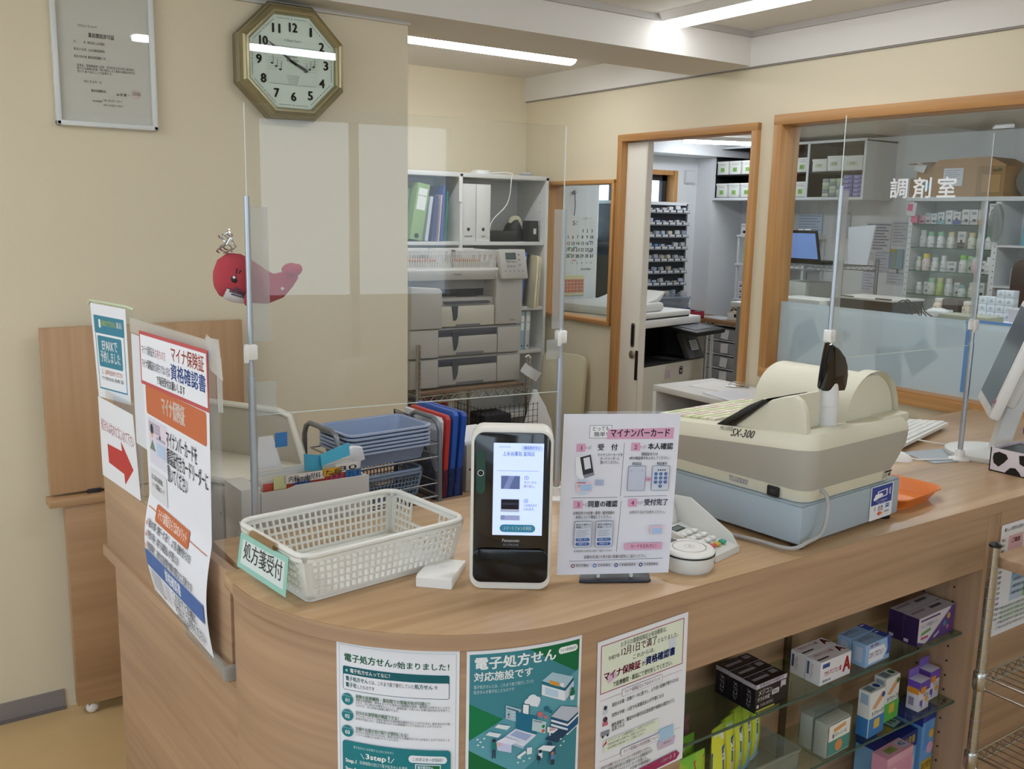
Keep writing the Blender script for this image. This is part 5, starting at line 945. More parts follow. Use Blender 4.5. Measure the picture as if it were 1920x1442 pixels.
# printer on its wire rack
wr = thing('wire_rack', 'chrome wire rack carrying the printer in the niche', 'rack', (2.09, 3.87, 0))
for x, y, h in ((.02, 0, 1.02), (.655, 0, .925), (.02, .57, 1.02), (.655, .57, .925)):
    m = MB(); m.tube([(x, y, .0), (x, y, h)], .0125, CHROME, 12)
    for k in range(int(h/.025)): m.lathe([(.0128, 0), (.0133, .001), (.0128, .002)], STEEL, 12, (x, y, .02+.025*k), cap=False)
    m.obj('post', wr)
m = MB(); m.bb(.035, .014, .775, .64, .555, .787, wood('#6a5138', '#85684a', 'X', name='shelf_board')); m.obj('board', wr)
for z in (.735, .25):
    m = MB()
    for y in (0, .57):
        m.tube([(.02, y, z), (.655, y, z)], .003, CHROME, 6); m.tube([(.02, y, z+.035), (.655, y, z+.035)], .003, CHROME, 6)
        m.tube([(.02+.635*i/22, y, z+(.033 if i % 2 else .002)) for i in range(23)], .0032, CHROME, 5)
    for x in (.02, .655): m.tube([(x, 0, z+.035), (x, .57, z+.035)], .003, CHROME, 6); m.tube([(x, 0, z), (x, .57, z)], .003, CHROME, 6)
    for i in range(20): m.tube([(.035+.032*i, 0, z+.035), (.035+.032*i, .57, z+.035)], .0015, CHROME, 4)
    m.obj('wire_shelf', wr)
PG = mat('#a8a6a0', rough=.5); PG2 = mat('#b6b4ae', rough=.5); PCR = mat('#c8c6b8', rough=.5); PDK = mat('#3a3d4a', rough=.5)
prn = thing('printer', 'grey white laser printer with two extra paper trays on the wire rack', 'printer', (2.10, 3.95, .788))
def unit(z0, z1, nm):
    g = MB(); g.bb(0, .012, z0, .65, .45, z1-.002, PG, .004); g.prism([(0, z0+.004), (.155, z0+.004), (.155, z1-.004), (0, z1-.004)], -.02, .02, PG2, 'y', .008); o = g.obj(nm, prn)
    g = MB(); g.bb(.16, -.008, z0+.01, .50, .012, z1-.045, PG2, .003); g.bb(.26, -.0095, z0+.008, .42, .0, z0+.022, mat('#6a6c70', rough=.5)); g.obj('cassette', o)
    g = MB(); g.bb(.16, -.003, z1-.045, .50, .012, z1-.012, PDK, .002); g.prism([(.235, z1-.02), (.275, z1-.02), (.268, z1-.085), (.258, z1-.11), (.246, z1-.115), (.242, z1-.09)], -.012, -.006, PDK, 'y'); g.obj('grip', o)
    g = MB(); g.bb(.505, -.006, z0+.006, .645, .012, z1-.01, PG2, .003); g.obj('side_door', o)
unit(.002, .15, 'lower_tray_unit'); unit(.15, .296, 'upper_tray_unit')
m = MB(); m.bb(0, .02, .296, .65, .45, .44, PG, .006); m.bb(0, .10, .44, .50, .45, .53, PG, .006); m.prism([(0, .296), (.17, .296), (.17, .478), (.155, .49), (0, .50)], -.03, .10, PG2, 'y', .01)
m.bb(.0, .0, .525, .50, .45, .575, PG2, .008); m.prism([(.49, .30), (.65, .30), (.65, .56), (.60, .575), (.49, .575)], -.01, .45, PG2, 'y', .006); m.obj('main_body', prn)
m = MB(); m.bb(.175, -.002, .30, .485, .02, .40, PCR, .003); m.bb(.26, -.004, .298, .40, .0, .31, mat('#6a6c70', rough=.5)); m.prism([(.235, .40), (.27, .40), (.266, .345), (.258, .33), (.245, .33), (.242, .36)], -.008, -.001, PDK, 'y'); m.obj('front_cassette', prn)
m = MB(); m.bb(.17, .03, .404, .49, .10, .41, PDK); m.bb(.18, .095, .41, .48, .11, .475, mat('#18191e', rough=.6)); m.box((.33, .045, .425), (.26, .10, .006), mat('#4a4c56', rough=.5), .002, (.25, 0, 0)); m.box((.36, .06, .44), (.12, .08, .006), PDK, .002, (.2, 0, 0)); m.obj('output_tray', prn)
m = MB(); m.box((.575, -.02, .60), (.16, .03, .15), PG2, .006, (-.25, 0, 0)); p = Pr(); p.rect(30, 20, 62, 32, '#2a3434').rect(33, 23, 56, 26, '#4a5c56')
for i in range(6): p.rect(34+18*i if i < 3 else 104, 84 if i < 3 else 26+26*(i-3), 12, 8, '#8a8c8e')
for i in range(5): p.circ(20+26*i, 112, 3.4, '#6e7072')
p.txt(30, 62, 10, 'MENU  ERROR', '#6a6c70', .4, w=66)
p.put(m, plane((.499, -.0175, .677), (1, 0, 0), (0, -.255, -1)), lift=.001); m.obj('control_panel', prn)
m = MB(); p = Pr(); p.txt(0, 0, 14, 'Satera', '#9a9a98', .4, w=40); p.put(m, plane((.25, -.0005, .562), (1, 0, 0), (0, 0, -1)), lift=.001); p = Pr(); p.txt(0, 0, 10, 'LBP 3800', '#8a8a88', .4, w=36); p.put(m, plane((.57, -.0105, .325), (1, 0, 0), (0, 0, -1)), lift=.001); m.obj('lettering', prn)
for x, w, lab in ((2.12, .30, 'left white slotted tray of papers on the printer'), (2.42, .26, 'right white slotted tray on the printer')):
    t = thing('slotted_tray', lab, 'basket', (x+w/2, 4.20, 1.365), 0, 'white slotted trays on the printer')
    m = MB()
    for s in (-1, 1): lattice(m, (-w/2, s*.11, 0), (w/2, s*.11, 0), (-w/2-.01, s*.12, .085), (w/2+.01, s*.12, .085), 22, 1, mat('#d6d6d2', rough=.4), .003); m.quad([(-w/2-.01, s*.119, .065), (w/2+.01, s*.119, .065), (w/2+.01, s*.12, .09), (-w/2-.01, s*.12, .09)], WHITE); lattice(m, (s*w/2, -.11, 0), (s*w/2, .11, 0), (s*(w/2+.01), -.12, .085), (s*(w/2+.01), .12, .085), 16, 1, WHITE, .003)
    m.bb(-w/2, -.11, 0, w/2, .11, .004, WHITE); m.obj('tray_body', t)
    m = MB(); m.bb(-w/2+.02, -.09, .005, w/2-.02, .09, .03, mat('#c9bfb0', rough=.7)); m.bb(-w/2+.04, -.095, .03, w/2-.08, .05, .04, mat('#b9785a', rough=.7)); m.obj('paper_stack', t)
m = MB(); m.lathe([(.042, -.024), (.05, -.024), (.05, .024), (.042, .024)], mat('#d2d3d6', rough=.35), 30, cap=False, M=Matrix.Translation((0, 0, 0)) @ Euler((.25, .5, 0)).to_matrix().to_4x4()); one('tape_roll', m, 'wide white tape roll hanging on the right post of the wire rack', 'roll', (2.757, 3.862, .845))
m = MB(); m.tube([(2.747, 3.852, .92), (2.732, 3.85, .935), (2.722, 3.853, .93), (2.712, 3.85, .925)], .004, WHITEP, 6); one('white_hook', m, 'small white hook on top of the right post of the wire rack', 'hook')
bgm = MB(); rings = []
for i, (z, w, d) in enumerate(((0, .012, .012), (-.03, .022, .016), (-.09, .05, .03), (-.16, .075, .04), (-.24, .09, .05), (-.30, .085, .05))): rings.append([((w*(1+.16*math.sin(3*a+i)))*math.cos(a)+.02*i*.2, (d*(1+.2*math.sin(4*a+i)))*math.sin(a), z) for a in [2*PI*k/28 for k in range(28)]])
bgm.loft(rings, mat('#dcdede', rough=.4)); one('plastic_bag', bgm, 'white plastic bag hanging from the wire rack', 'bag', (2.735, 3.79, .765))
wb = thing('wire_basket', 'dark wire basket hanging under the printer rack', 'basket', (2.50, 3.845, .47))
m = MB()
for i in range(13): m.tube([(-.13+.028*i, -.12, 0), (-.13+.028*i, -.12, .25)], .0014, DARK, 4); m.tube([(-.13+.028*i, -.12, 0), (-.13+.028*i, .12, 0)], .0014, DARK, 4)
for j in range(9): m.tube([(-.13, -.12, .03*j), (.21, -.12, .03*j)], .0014, DARK, 4); m.tube([(-.13, -.12, .03*j), (-.13, .12, .03*j)], .0014, DARK, 4)
for i in range(9): m.tube([(-.13, -.12+.03*i, 0), (-.13, -.12+.03*i, .25)], .0014, DARK, 4)
m.obj('wire_body', wb)
m = MB(); m.bb(-.06, -.05, .03, .10, .10, .19, mat('#1d1d22', rough=.6), .01); m.bb(-.02, -.105, .02, .06, -.06, .13, mat('#26262c', rough=.6), .01); one('black_bag', m, 'black bag inside the hanging wire basket', 'bag', (2.50, 3.845, .47))
for x, c, h, lab in ((2.30, '#b03030', .36, 'red file standing under the printer'), (2.335, '#cfcfca', .37, 'white file next to the red file under the printer'), (2.36, '#dcd8cc', .38, 'cream file next to the white file under the printer')):
    bind('file', lab, 'file', x, .35, .025, c, h, .25, 0, 'files under the printer', 3.97)
m = MB(); m.bb(2.16, 3.95, .29, 2.285, 4.25, .69, mat('#9a9c9e', rough=.5), .004); m.bb(2.155, 3.945, .60, 2.285, 4.2, .63, mat('#d0d2d4', rough=.4)); one('paper_stack', m, 'grey stack of papers at the left under the printer', 'paper')
m = MB(); m.bb(2.14, 3.9, .2895, 2.72, 4.38, .35, mat('#16161a', rough=.5), .004); one('black_tray', m, 'black tray on the lower shelf of the wire rack', 'tray')
m = MB(); m.prism([(-.09, 0), (.09, 0), (.09, .1), (-.09, .08)], 0, .02, BLACK, 'y', .004); one('black_display', m, 'small tilted black display under the printer', 'display', (2.44, 3.80, .44), 8)
pb = MB(); pb.prism(rrect(-.16, 0, .16, .86, .05, 6), 0, .03, mat('#cfc6a6', rough=.5), 'y', .006, M=Euler((rad(-4), 0, 0)).to_matrix().to_4x4()); one('folding_panel', pb, 'cream panel with rounded corners leaning under the small inner window', 'panel', (3.215, 4.25, .0), -78)
lw = thing('low_shelf', 'low white open shelf under the pharmacy window', 'shelf', (2.96, 1.95, 0))
m = MB(); LS = mat('#d3d2cd', rough=.5)
m.bb(0, 0, .845, .39, 1.22, .872, LS, .002); m.bb(0, 0, 0, .39, .022, .845, LS); m.bb(0, 1.198, 0, .39, 1.22, .845, LS, .001); m.bb(.38, 0, 0, .39, 1.2, .845, mat('#a9adc0', rough=.6)); m.bb(0, .02, .5, .38, 1.2, .52, LS); m.bb(0, .02, .03, .38, 1.2, .05, LS); m.obj('case', lw)
for i, (y, h, c, th, lab) in enumerate(((3.115, .155, '#a9c46a', .016, 'lime green file at the left end of the low shelf'), (3.085, .17, '#b9bcba', .03, 'grey file beside the lime green one'), (3.045, .15, '#cfd3d8', .03, 'white file in the low shelf'), (3.00, .14, '#b4bccb', .03, 'pale blue file in the low shelf'), (2.95, .13, '#c9ced8', .03, 'pale file at the right of the left group'))):
    m = MB(); m.bb(0, -th, 0, .22, 0, h, mat(c, rough=.5), .002); one('file', m, lab, 'file', (3.0, y, .521), 0, 'files in the low shelf', (0.06, 0, 0))
m = MB(); 
for i in range(6): m.box((.1, 0, .11+.022*i), (.2, .14, .004), mat('#d8d8dc' if i % 2 else '#4a3a4a', rough=.5), 0, (.12, 0, 0))
m.bb(.0, .06, 0, .2, .075, .25, WHITE, .002); m.bb(0, -.075, 0, .2, -.065, .11, WHITE); one('leaflet_rack', m, 'white tiered leaflet rack in the low shelf', 'rack', (3.03, 2.86, .521), 0)
m = MB(); m.ball((0, 0, .05), .055, mat('#3a2a26', rough=.7), (1, 1.2, .9)); one('brown_pouch', m, 'dark brown pouch next to the leaflet rack', 'pouch', (3.04, 2.72, .521))
m = MB(); m.bb(0, 0, 0, .2, .2, .14, mat('#c4c8d0', rough=.4), .01); m.bb(-.001, .03, .05, 0, .15, .11, mat('#e6e8ec', rough=.4)); one('label_box', m, 'pale grey box with white label in the low shelf', 'box', (3.02, 2.40, .521))
for i, (y, x, a, lab) in enumerate(((2.72, 3.06, -12, 'larger loose stack of papers on the low shelf top'), (2.93, 3.20, 8, 'small sheets by the window post on the low shelf top'), (2.42, 3.12, 10, 'yellowish sheet near the dark display on the low shelf top'))):
    m = MB(); m.bb(-.1, -.15, 0, .1, .15, (.008, .003, .002)[i], mat(('#dfe1e6', '#e3e3e2', '#d8cfa0')[i], rough=.7)); p = Pr()
    if i == 0:
        for j in range(9): p.rect(20, 20+28*j, 150-20*(j % 3), 2, '#9aa0b4')
        p.put(m, plane((-.1, .15, .008), (1, 0, 0), (0, -1, 0)))
    one('paper_sheets', m, lab, 'paper', (x, y, .8725), a, 'papers on the low shelf')
m = MB(); m.bb(-.02, -.05, 0, .02, .05, .006, CHROME, .002); m.tube([(0, -.03, .006), (0, -.03, .02), (0, .02, .024), (0, .045, .01)], .002, CHROME, 6); one('clipboard_clip', m, 'metal clip lying on sheets by the window post', 'clip', (3.25, 2.92, .876), 40)
# ---------------------------------------------------------------- medicine boxes on the glass shelves
S1, S2, S0 = .6113, .4243, .1203
def carton(nm, lab, cat, x, y, z, w, d, h, base, front=None, top=None, left=None, rz=0, grp=None, sidec=None, topc=None):
    m = MB(); m.bb(0, 0, 0, w, d, h, mat(base, rough=.4), .0008, 1)
    if sidec: p = Pr(); p.rect(0, 0, d*1000, h*1000, sidec); p.put(m, plane((0, d, h), (0, -1, 0), (0, 0, -1)), lift=.0001, rough=.4)
    if topc: p = Pr(); p.rect(0, 0, w*1000, d*1000, topc); p.put(m, plane((0, d, h), (1, 0, 0), (0, -1, 0)), lift=.0001, rough=.4)
    if front: front.put(m, plane((0, 0, h), (1, 0, 0), (0, 0, -1)), rough=.4)
    if top: top.put(m, plane((0, d, h), (1, 0, 0), (0, -1, 0)), rough=.4)
    if left: left.put(m, plane((0, d, h), (0, -1, 0), (0, 0, -1)), rough=.4)
    return one(nm, m, lab, cat, (x, y, z), rz, grp)
for i, lab in enumerate(('black medicine box at the back of the row of three', 'black medicine box in the middle of the row of three', 'black medicine box at the front of the row of three')):
    f = Pr(); f.rect(0, 0, 100, 10, '#b9b4c4').txt(50, 1, 8, '医療用成分同量配合', '#2a2430', .6, 'C', w=78).txt(8, 14, 15, 'メジコン', '#e2e0e6', 1.6, w=44).txt(6, 30, 11, 'せき止め錠', '#d8d6dc', 1, w=40).rr(52, 24, 24, 12, 2, '#b9b7c0').txt(64, 25, 10, 'Pro', '#2a2630', 1, 'C').circ(8, 50, 4, '#b9b7c0').txt(15, 45, 9, 'つらいせきに', '#d9d6dc', .8, w=44).rect(3, 58, 60, 4, '#a8ac48').poly([(80, 12), (97, 12), (97, 26), (88, 24), (80, 28)], '#b5b3bc')
    t = Pr(); t.rect(10, 14, 50, 9, '#8f8c98').txt(8, 3, 9, 'メジコンせき止め錠', '#a9a6b0', .6, w=54).rect(72, 6, 20, 14, '#8a8792')
    l = Pr(); l.rect(0, 0, 36, 10, '#a9a6b2').txt(26, 15, 14, 'メジコン', '#c9c6cc', 1.2, rot=90, w=40)
    carton('medicine_box', lab, 'medicine box', 1.452+.012*(2-i)*0+.0, 1.203+.0375*(2-i), S1, .10, .0365, .064, '#15121a', f, t, l, 2, 'black medicine boxes')
for i, lab in enumerate(('white medicine box with red lettering behind its twin', 'white medicine box with red lettering at the front of the pair')):
    f = Pr(); f.rr(6, 6, 26, 10, 1, '#2f4a88').txt(14, 24, 14, 'アセトアミノフェン錠', '#b8323c', 1.4, w=62).txt(96, 2, 50, 'A', '#c03a3a', 3, 'C', w=26).txt(8, 44, 6, '解熱鎮痛 20錠', '#5a6a90', .5, w=30)
    t = Pr(); t.txt(12, 6, 12, 'アセトアミノフェン錠', '#b8323c', 1, w=66).txt(98, 2, 30, 'A', '#c03a3a', 3, 'C', w=22).rect(2, 26, 40, 5, '#2a2c38'); l = Pr(); l.txt(20, 10, 9, 'アセトアミノ', '#b8323c', .6, rot=90, w=34).rect(4, 8, 6, 30, '#4a5a80')
    carton('medicine_box', lab, 'medicine box', 1.666, 1.206+.042*(1-i), S1, .112, .04, .056, '#dcdae0', f, t, l, 2, 'white medicine boxes with red letters')
for i, lab in enumerate(('pale blue medicine box behind its twin', 'pale blue medicine box at the front of the pair')):
    f = Pr(); f.poly([(12, 14), (72, 14), (84, 30), (72, 50), (12, 50)], '#e0e2ec').poly([(84, 0), (100, 0), (100, 44), (84, 44), (90, 30)], '#2f48a0').txt(14, 22, 17, 'ロキソプロフェン', '#2a3050', 1.4, w=58).txt(16, 3, 8, '頭痛・生理痛に', '#b84a58', .6, w=36)
    t = Pr(); t.txt(6, 6, 14, 'ロキソプロフェン', '#3a4468', 1, w=54).rect(76, 0, 24, 34, '#3048a4').rect(80, 4, 14, 5, '#c9d0e6'); l = Pr(); l.rect(8, 10, 20, 36, '#b4c4dc')
    carton('medicine_box', lab, 'medicine box', 1.828, 1.206+.04*(1-i), S1, .10, .037, .056, '#8fb2d8', f, t, l, 3, 'pale blue medicine boxes')
for i, lab in enumerate(('long purple and white medicine box behind its twin', 'long purple and white medicine box at the front of the pair')):
    f = Pr(); f.poly([(0, 0), (150, 0), (36, 72), (0, 60)], '#d5d2dc').rect(8, 6, 90, 5, '#5a3f78').txt(8, 18, 12, 'リレンザ検査キット', '#6a5a7a', .6, w=80).poly([(14, 40), (58, 34), (58, 42), (14, 48)], '#6a9a58').rect(14, 52, 34, 6, '#b84a78').circ(124, 40, 8, '#3a8aa8').circ(140, 24, 8, '#c9a050').line(146, 4, 40, 70, 2, '#cfc8da').poly([(74, 62), (98, 52), (98, 58), (76, 68)], '#c9c2d6').circ(138, 52, 6, '#c86a80')
    t = Pr(); t.rect(90, 10, 50, 10, '#4a4a58').rect(10, 8, 60, 8, '#9a94a4'); l = Pr(); l.rect(4, 60, 12, 8, '#b9b0cc')
    carton('medicine_box', lab, 'medicine box', 2.033, 1.207+.041*(1-i), S1, .168, .039, .072, '#5a3a86', f, t, l, 3, 'purple medicine boxes', sidec='#33204a', topc='#c9c6d0')
# second shelf
for i, lab in enumerate(('clear packed white box with orange print behind its twin', 'clear packed white box with orange print at the front')):
    m = MB(); m.bb(0, 0, 0, .088, .033, .082, mat('#cfcfc8', rough=.4), .001); m.bb(-.003, -.003, 0, .091, .035, .104, clear('#e8ecea', frost='#cfd2d0', diff=.12, name='blister_plastic'))
    p = Pr(); p.rect(3, 3, 82, 76, '#dfe0da').rect(3, 42, 82, 36, '#4a8a80').circ(44, 60, 14, '#d08a50').poly([(20, 14), (66, 8), (68, 18), (22, 24)], '#d09a60').txt(44, 26, 12, '傷パワーシール', '#3a4a6a', .8, 'C', w=56); p.put(m, plane((0, -.0032, .082), (1, 0, 0), (0, 0, -1)), rough=.3)
    one('plaster_pack', m, lab, 'plaster box', (1.706, 1.205+.04*(1-i), S2), 3, 'clear packed plaster boxes')
def care(lab, x, y, c1, c2):
    f = Pr(); f.poly([(8, 40), (50, 6), (62, 18), (24, 46)], '#d0a07a').circ(54, 16, 7, c1).txt(34, 50, 15, 'ケアリーヴ', '#2a4a60', 1.4, 'C', w=50).rect(0, 66, 66, 48, c2).rr(22, 72, 24, 24, 2, '#d0b048'); l = Pr(); l.rect(6, 6, 20, 26, '#9ab0c8').rect(0, 66, 30, 48, c2)
    carton('plaster_box', lab, 'plaster box', x, y, S2, .062, .032, .114, '#d9dcda', f, Pr().rect(6, 4, 26, 22, '#7a8a90').circ(48, 15, 9, c1), l, 4)
care('blue and white plaster box on the lower glass shelf', 1.862, 1.205, '#2a4a90', '#3a78b8'); care('green and white plaster box on the lower glass shelf', 1.955, 1.228, '#2f6a48', '#58b048')
for x, y, lab in ((2.077, 1.212, 'left purple and orange small box on the lower glass shelf'), (2.152, 1.232, 'right purple and orange small box behind its twin')):
    f = Pr(); f.rect(0, 0, 48, 26, '#6a4ab0').rr(4, 14, 24, 18, 3, '#d8902c').rect(2, 48, 14, 22, '#6a50b0').circ(34, 50, 8, '#d8a050').txt(30, 34, 7, '熱さまし', '#5a4a7a', .6, 'C', w=24).rect(0, 62, 10, 8, '#d6d3e0')
    l = Pr(); l.rect(0, 0, 34, 22, '#6a4ab0').rr(2, 18, 30, 16, 3, '#d8902c').rect(6, 44, 14, 22, '#8a86a0')
    m = MB(); m.bb(0, 0, 0, .048, .034, .078, mat('#d6d3e0', rough=.4), .001); m.bb(0, .032, .078, .048, .034, .10, mat('#7a60b8', rough=.4)); f.put(m, plane((0, 0, .078), (1, 0, 0), (0, 0, -1)), rough=.4); l.put(m, plane((0, .034, .078), (0, -1, 0), (0, 0, -1)), rough=.4); one('small_medicine_box', m, lab, 'medicine box', (x, y, S2), 4, 'purple and orange boxes')
# bottom of the case
bn = thing('clear_bin', 'clear plastic bin of lozenge bags at the left end of the lower glass shelf', 'bin', (1.425, 1.272, S2)); CB = clear('#eef2f1', frost='#c4cac8', diff=.25, name='bin_plastic', rough=.15)
m = MB()
for a in ((-.19, -.064, 0, .19, -.062, .052), (-.19, .062, 0, .19, .064, .052), (-.19, -.064, 0, -.188, .064, .052), (.188, -.064, 0, .19, .064, .052), (-.19, -.064, 0, .19, .064, .002)): m.bb(*a, CB)
m.obj('shell', bn); m = MB(); m.tube(ring3(.388, .136, .012, .052), .004, CB, 6, True); m.obj('rim', bn)
def pouch(lab, x, y, w, h, c, pr, rz=0, tilt=0, z=S2+.004, grp='lozenge bags in the clear bin'):
    m = MB(); rings = []
    for j in range(9):
        t = j/8; th = .012*math.sin(PI*min(1, max(0, t)))**.6+.001
        rings.append([(-w/2, 0, h*t), (-w/4, -th, h*t), (0, -th*1.15, h*t), (w/4, -th, h*t), (w/2, 0, h*t), (w/4, th, h*t), (0, th, h*t), (-w/4, th, h*t)])
    m.loft(rings, mat(c, rough=.25)); pr.put(m, lambda u, v, l: Vector((-w/2+u, -(.012*math.sin(PI*min(1, max(0, 1-v/h)))**.6+.001)*min(1.15, 2.6*min(u/w, 1-u/w))-l-.0004, h-v)), rough=.25)
    return one('lozenge_bag', m, lab, 'bag', (x, y, z), group=grp, rot=(tilt, 0, rad(rz)))
kt = Pr(12).rect(0, 0, 100, 60, '#7fc040').poly([(0, 50), (100, 16), (100, 50), (40, 110), (0, 110)], '#c4cc3c').circ(22, 34, 4, '#1a3a1a').txt(14, 56, 46, 'itty', '#2a3f98', 4, w=70).rect(56, 12, 40, 20, '#a8642c').txt(76, 14, 15, 'キッズ', '#e6d8c0', 1.4, 'C', w=32)
pouch('lime bag with large blue letters at the left front of the clear bin', 1.295, 1.226, .10, .125, '#9fc63c', kt, 4, -.05)
kt2 = Pr(12).rect(0, 0, 100, 40, '#7fc040').rect(44, 10, 52, 26, '#9a5a2c').txt(70, 14, 17, 'キッズ', '#e0d2b8', 1.2, 'C', w=38).circ(20, 28, 5, '#1a3a1a')
pouch('green and brown bag behind the lime bag', 1.295, 1.258, .10, .145, '#84b83c', kt2, 4, -.04)
pk_ = Pr(12).rect(0, 0, 110, 30, '#b8607a').txt(8, 6, 14, '・・・', '#7a3048', 1, w=50).rect(60, 12, 46, 16, '#98405a').txt(83, 14, 12, '一小さじ', '#d8b0c0', .8, 'C', w=36)
pouch('pink topped bag at the back left of the clear bin', 1.305, 1.29, .11, .168, '#b86a84', pk_, 4, -.02)
cl = [('#cfd23c', '#cf8aa0'), ('#c9d03a', '#d0a0b4'), ('#c6cf3c', '#8ab4d8'), ('#c4cd3e', '#8cbce0'), ('#c2cc3c', '#a0c4e0')]
bl = ['first yellow and blue striped bag from the left in the clear bin', 'second yellow and blue striped bag in the clear bin', 'third yellow and blue striped bag in the clear bin', 'fourth yellow and blue striped bag in the clear bin', 'rightmost yellow and blue striped bag in the clear bin']
for i, (a, b) in enumerate(cl):
    q = Pr(12).rect(0, 0, 56, 30, a).poly([(0, 52), (56, 26), (56, 82), (0, 106)], '#2c4f9c').txt(32, 52, 22, 'のど飴'[i % 3]+'ク', '#e0e4f0', 1.6, 'C', w=28).txt(30, 78, 12, '×', '#c9963c', 1.2, 'C').poly([(0, 106), (56, 82), (56, 163), (0, 163)], b).txt(28, 114, 12, 'のど', '#d0487a', 1, 'C', w=24)
    if i in (0, 1, 3): q.rect(6, 12, 36, 14, '#d8dccc')
    pouch(bl[i], 1.382+.044*i, 1.226+.016*i, .056, .165, a, q, 14, -.05)
def mask(lab, x, y, w, d, h, base, lid, f, t, rz=3):
    carton('mask_box', lab, 'box', x, y, S0, w, d, h, base, f, t, Pr().rect(0, 0, d*1000, 40, lid), rz)
mask('blue box with large number sixteen at the bottom of the display case', 2.015, 1.238, .125, .095, .225, '#7fb4dc', '#23307a', Pr().rect(0, 0, 125, 44, '#23307a').rr(6, 24, 52, 50, 6, '#d8cc8a').txt(32, 34, 26, 'No.1', '#b03a40', 2, 'C', w=42).txt(90, 10, 24, '大容量', '#e0c84a', 1.4, 'C', w=50).circ(90, 90, 30, '#d8c0d0').rect(10, 100, 50, 40, '#e0e6f0').txt(62, 150, 30, 'おさえる', '#f0d848', 2, 'C', w=100), Pr().rect(0, 0, 125, 95, '#23307a').rect(8, 20, 60, 40, '#c87a40').txt(40, 24, 30, 'おさ', '#e8d040', 2, 'C', w=50).poly([(74, 20), (118, 14), (122, 50), (78, 56)], '#c9d0dc').txt(98, 20, 28, '16', '#23307a', 2, 'C', w=30))
mask('tall blue box marked six at the bottom right of the display case', 2.148, 1.236, .06, .08, .27, '#6aa4dc', '#2a3a8c', Pr().rect(0, 0, 62, 30, '#2a3a8c').poly([(14, 34), (34, 28), (38, 60), (30, 110), (8, 110)], '#5a94d8').circ(46, 70, 12, '#e0b04a').circ(44, 110, 16, '#d8a8c8').rr(6, 140, 52, 40, 6, '#c8a838').txt(32, 146, 22, 'おさまり', '#3a2a10', 2, 'C', w=44), Pr().rect(0, 0, 62, 80, '#2a3a8c').circ(40, 30, 14, '#c9d0dc').txt(40, 18, 22, '6', '#23307a', 2, 'C').rect(6, 40, 24, 24, '#c9ccd8'))
mask('pink box marked forty two at the front of the display case bottom', 1.93, 1.19, .115, .04, .235, '#cf92a8', '#cf92a8', Pr().rect(0, 0, 115, 20, '#d8a4b4').circ(30, 50, 18, '#e0b8c6').txt(60, 80, 24, 'うるおい', '#a84a6a', 1.6, 'C', w=80), Pr().rect(0, 0, 115, 40, '#d49aae').rect(24, 10, 40, 20, '#8a9a58').txt(44, 10, 18, '42', '#c9a838', 1.4, 'C').rect(80, 6, 28, 26, '#b8c4dc').txt(94, 8, 20, '42', '#3a4a90', 1.4, 'C', w=22))
# chrome rack in front of the counter at the right
cr = thing('chrome_rack', 'chrome wire rack with a wooden top standing before the counter at the right', 'rack', (2.05, 1.055, 0))
for x, y in ((0, 0), (.0, -.3), (.5, 0), (.5, -.3)):
    m = MB(); m.tube([(x, y, 0), (x, y, .915)], .0115, CHROME, 16); m.lathe([(.0135, .912), (.0135, .918), (.006, .923)], BLACK, 16, (x, y, 0))
    for k in range(35): m.lathe([(.0116, 0), (.0119, .0007), (.0116, .0014)], STEEL, 14, (x, y, .04+.025*k), cap=False)
    m.obj('post', cr)
for z in (.60, .40, .2):
    m = MB()
    for y in (0, -.3):
        m.tube([(0, y, z), (.5, y, z)], .003, CHROME, 6); m.tube([(0, y, z-.03), (.5, y, z-.03)], .003, CHROME, 6); m.tube([(.5*i/24, y, z-(.028 if i % 2 else .002)) for i in range(25)], .002, CHROME, 5)
    for x in (0, .5): m.tube([(x, 0, z), (x, -.3, z)], .003, CHROME, 6); m.tube([(x, 0, z-.03), (x, -.3, z-.03)], .003, CHROME, 6)
    for i in range(18): m.tube([(.027*i+.02, 0, z), (.027*i+.02, -.3, z)], .0017, CHROME, 4)
    m.lathe([(.0135, -.035), (.016, -.03), (.016, .006), (.0135, .01)], CHROME, 16, (0, 0, z)); m.obj('wire_shelf', cr)
m = MB(); m.bb(.014, -.31, .86, .51, .01, .885, OAKX, .002); m.obj('top_board', cr)
# ---------------------------------------------------------------- dispensary beyond the door and the pharmacy window
GW = mat('#d6dadd', rough=.5); CARD = mat('#b08a5c', rough=.75); CARD2 = mat('#a07c50', rough=.75); BKIN = mat('#1a1a1d', rough=.6)
m = MB(); m.bb(3.52, 5.285, 0, 4.33, 5.36, 2.3, PHW); struct('wall_partition', m)
cal = MB(); p = Pr(); p.rect(0, 0, 310, 395, '#dde0de').txt(98, 24, 44, '5', '#2a2c30', 1, w=24).txt(128, 30, 12, '2025', '#5a5e62', .4).txt(128, 48, 10, 'MAY', '#5a5e62', .4).txt(230, 6, 12, '上永谷薬局カレンダー', '#6a6e72', .3, 'C', w=90)
d = 1
for r in range(5):
    for c in range(7):
        k = r*7+c-3
        if 1 <= k <= 31: p.txt(22+42*c, 82+44*r, 33, str(k), '#c04a4a' if c == 0 else '#34383c', 1, 'C', w=15 if k < 10 else 31)
for c in range(5): p.txt(106+42*c, 312, 20, str(c+2), '#8a8e92', .4, 'C')
for x, y, cc in ((60, 212, '#5aa08a'), (110, 210, '#4a9a90'), (60, 258, '#7ab05a'), (250, 240, '#7a7ea0'), (105, 300, '#d08a70'), (250, 170, '#6a70a0')): p.rect(x, y, 34, 6, cc)
p.txt(230, 360, 14, '株式会社 薬品卸', '#5a5e62', .6, 'C', w=90)
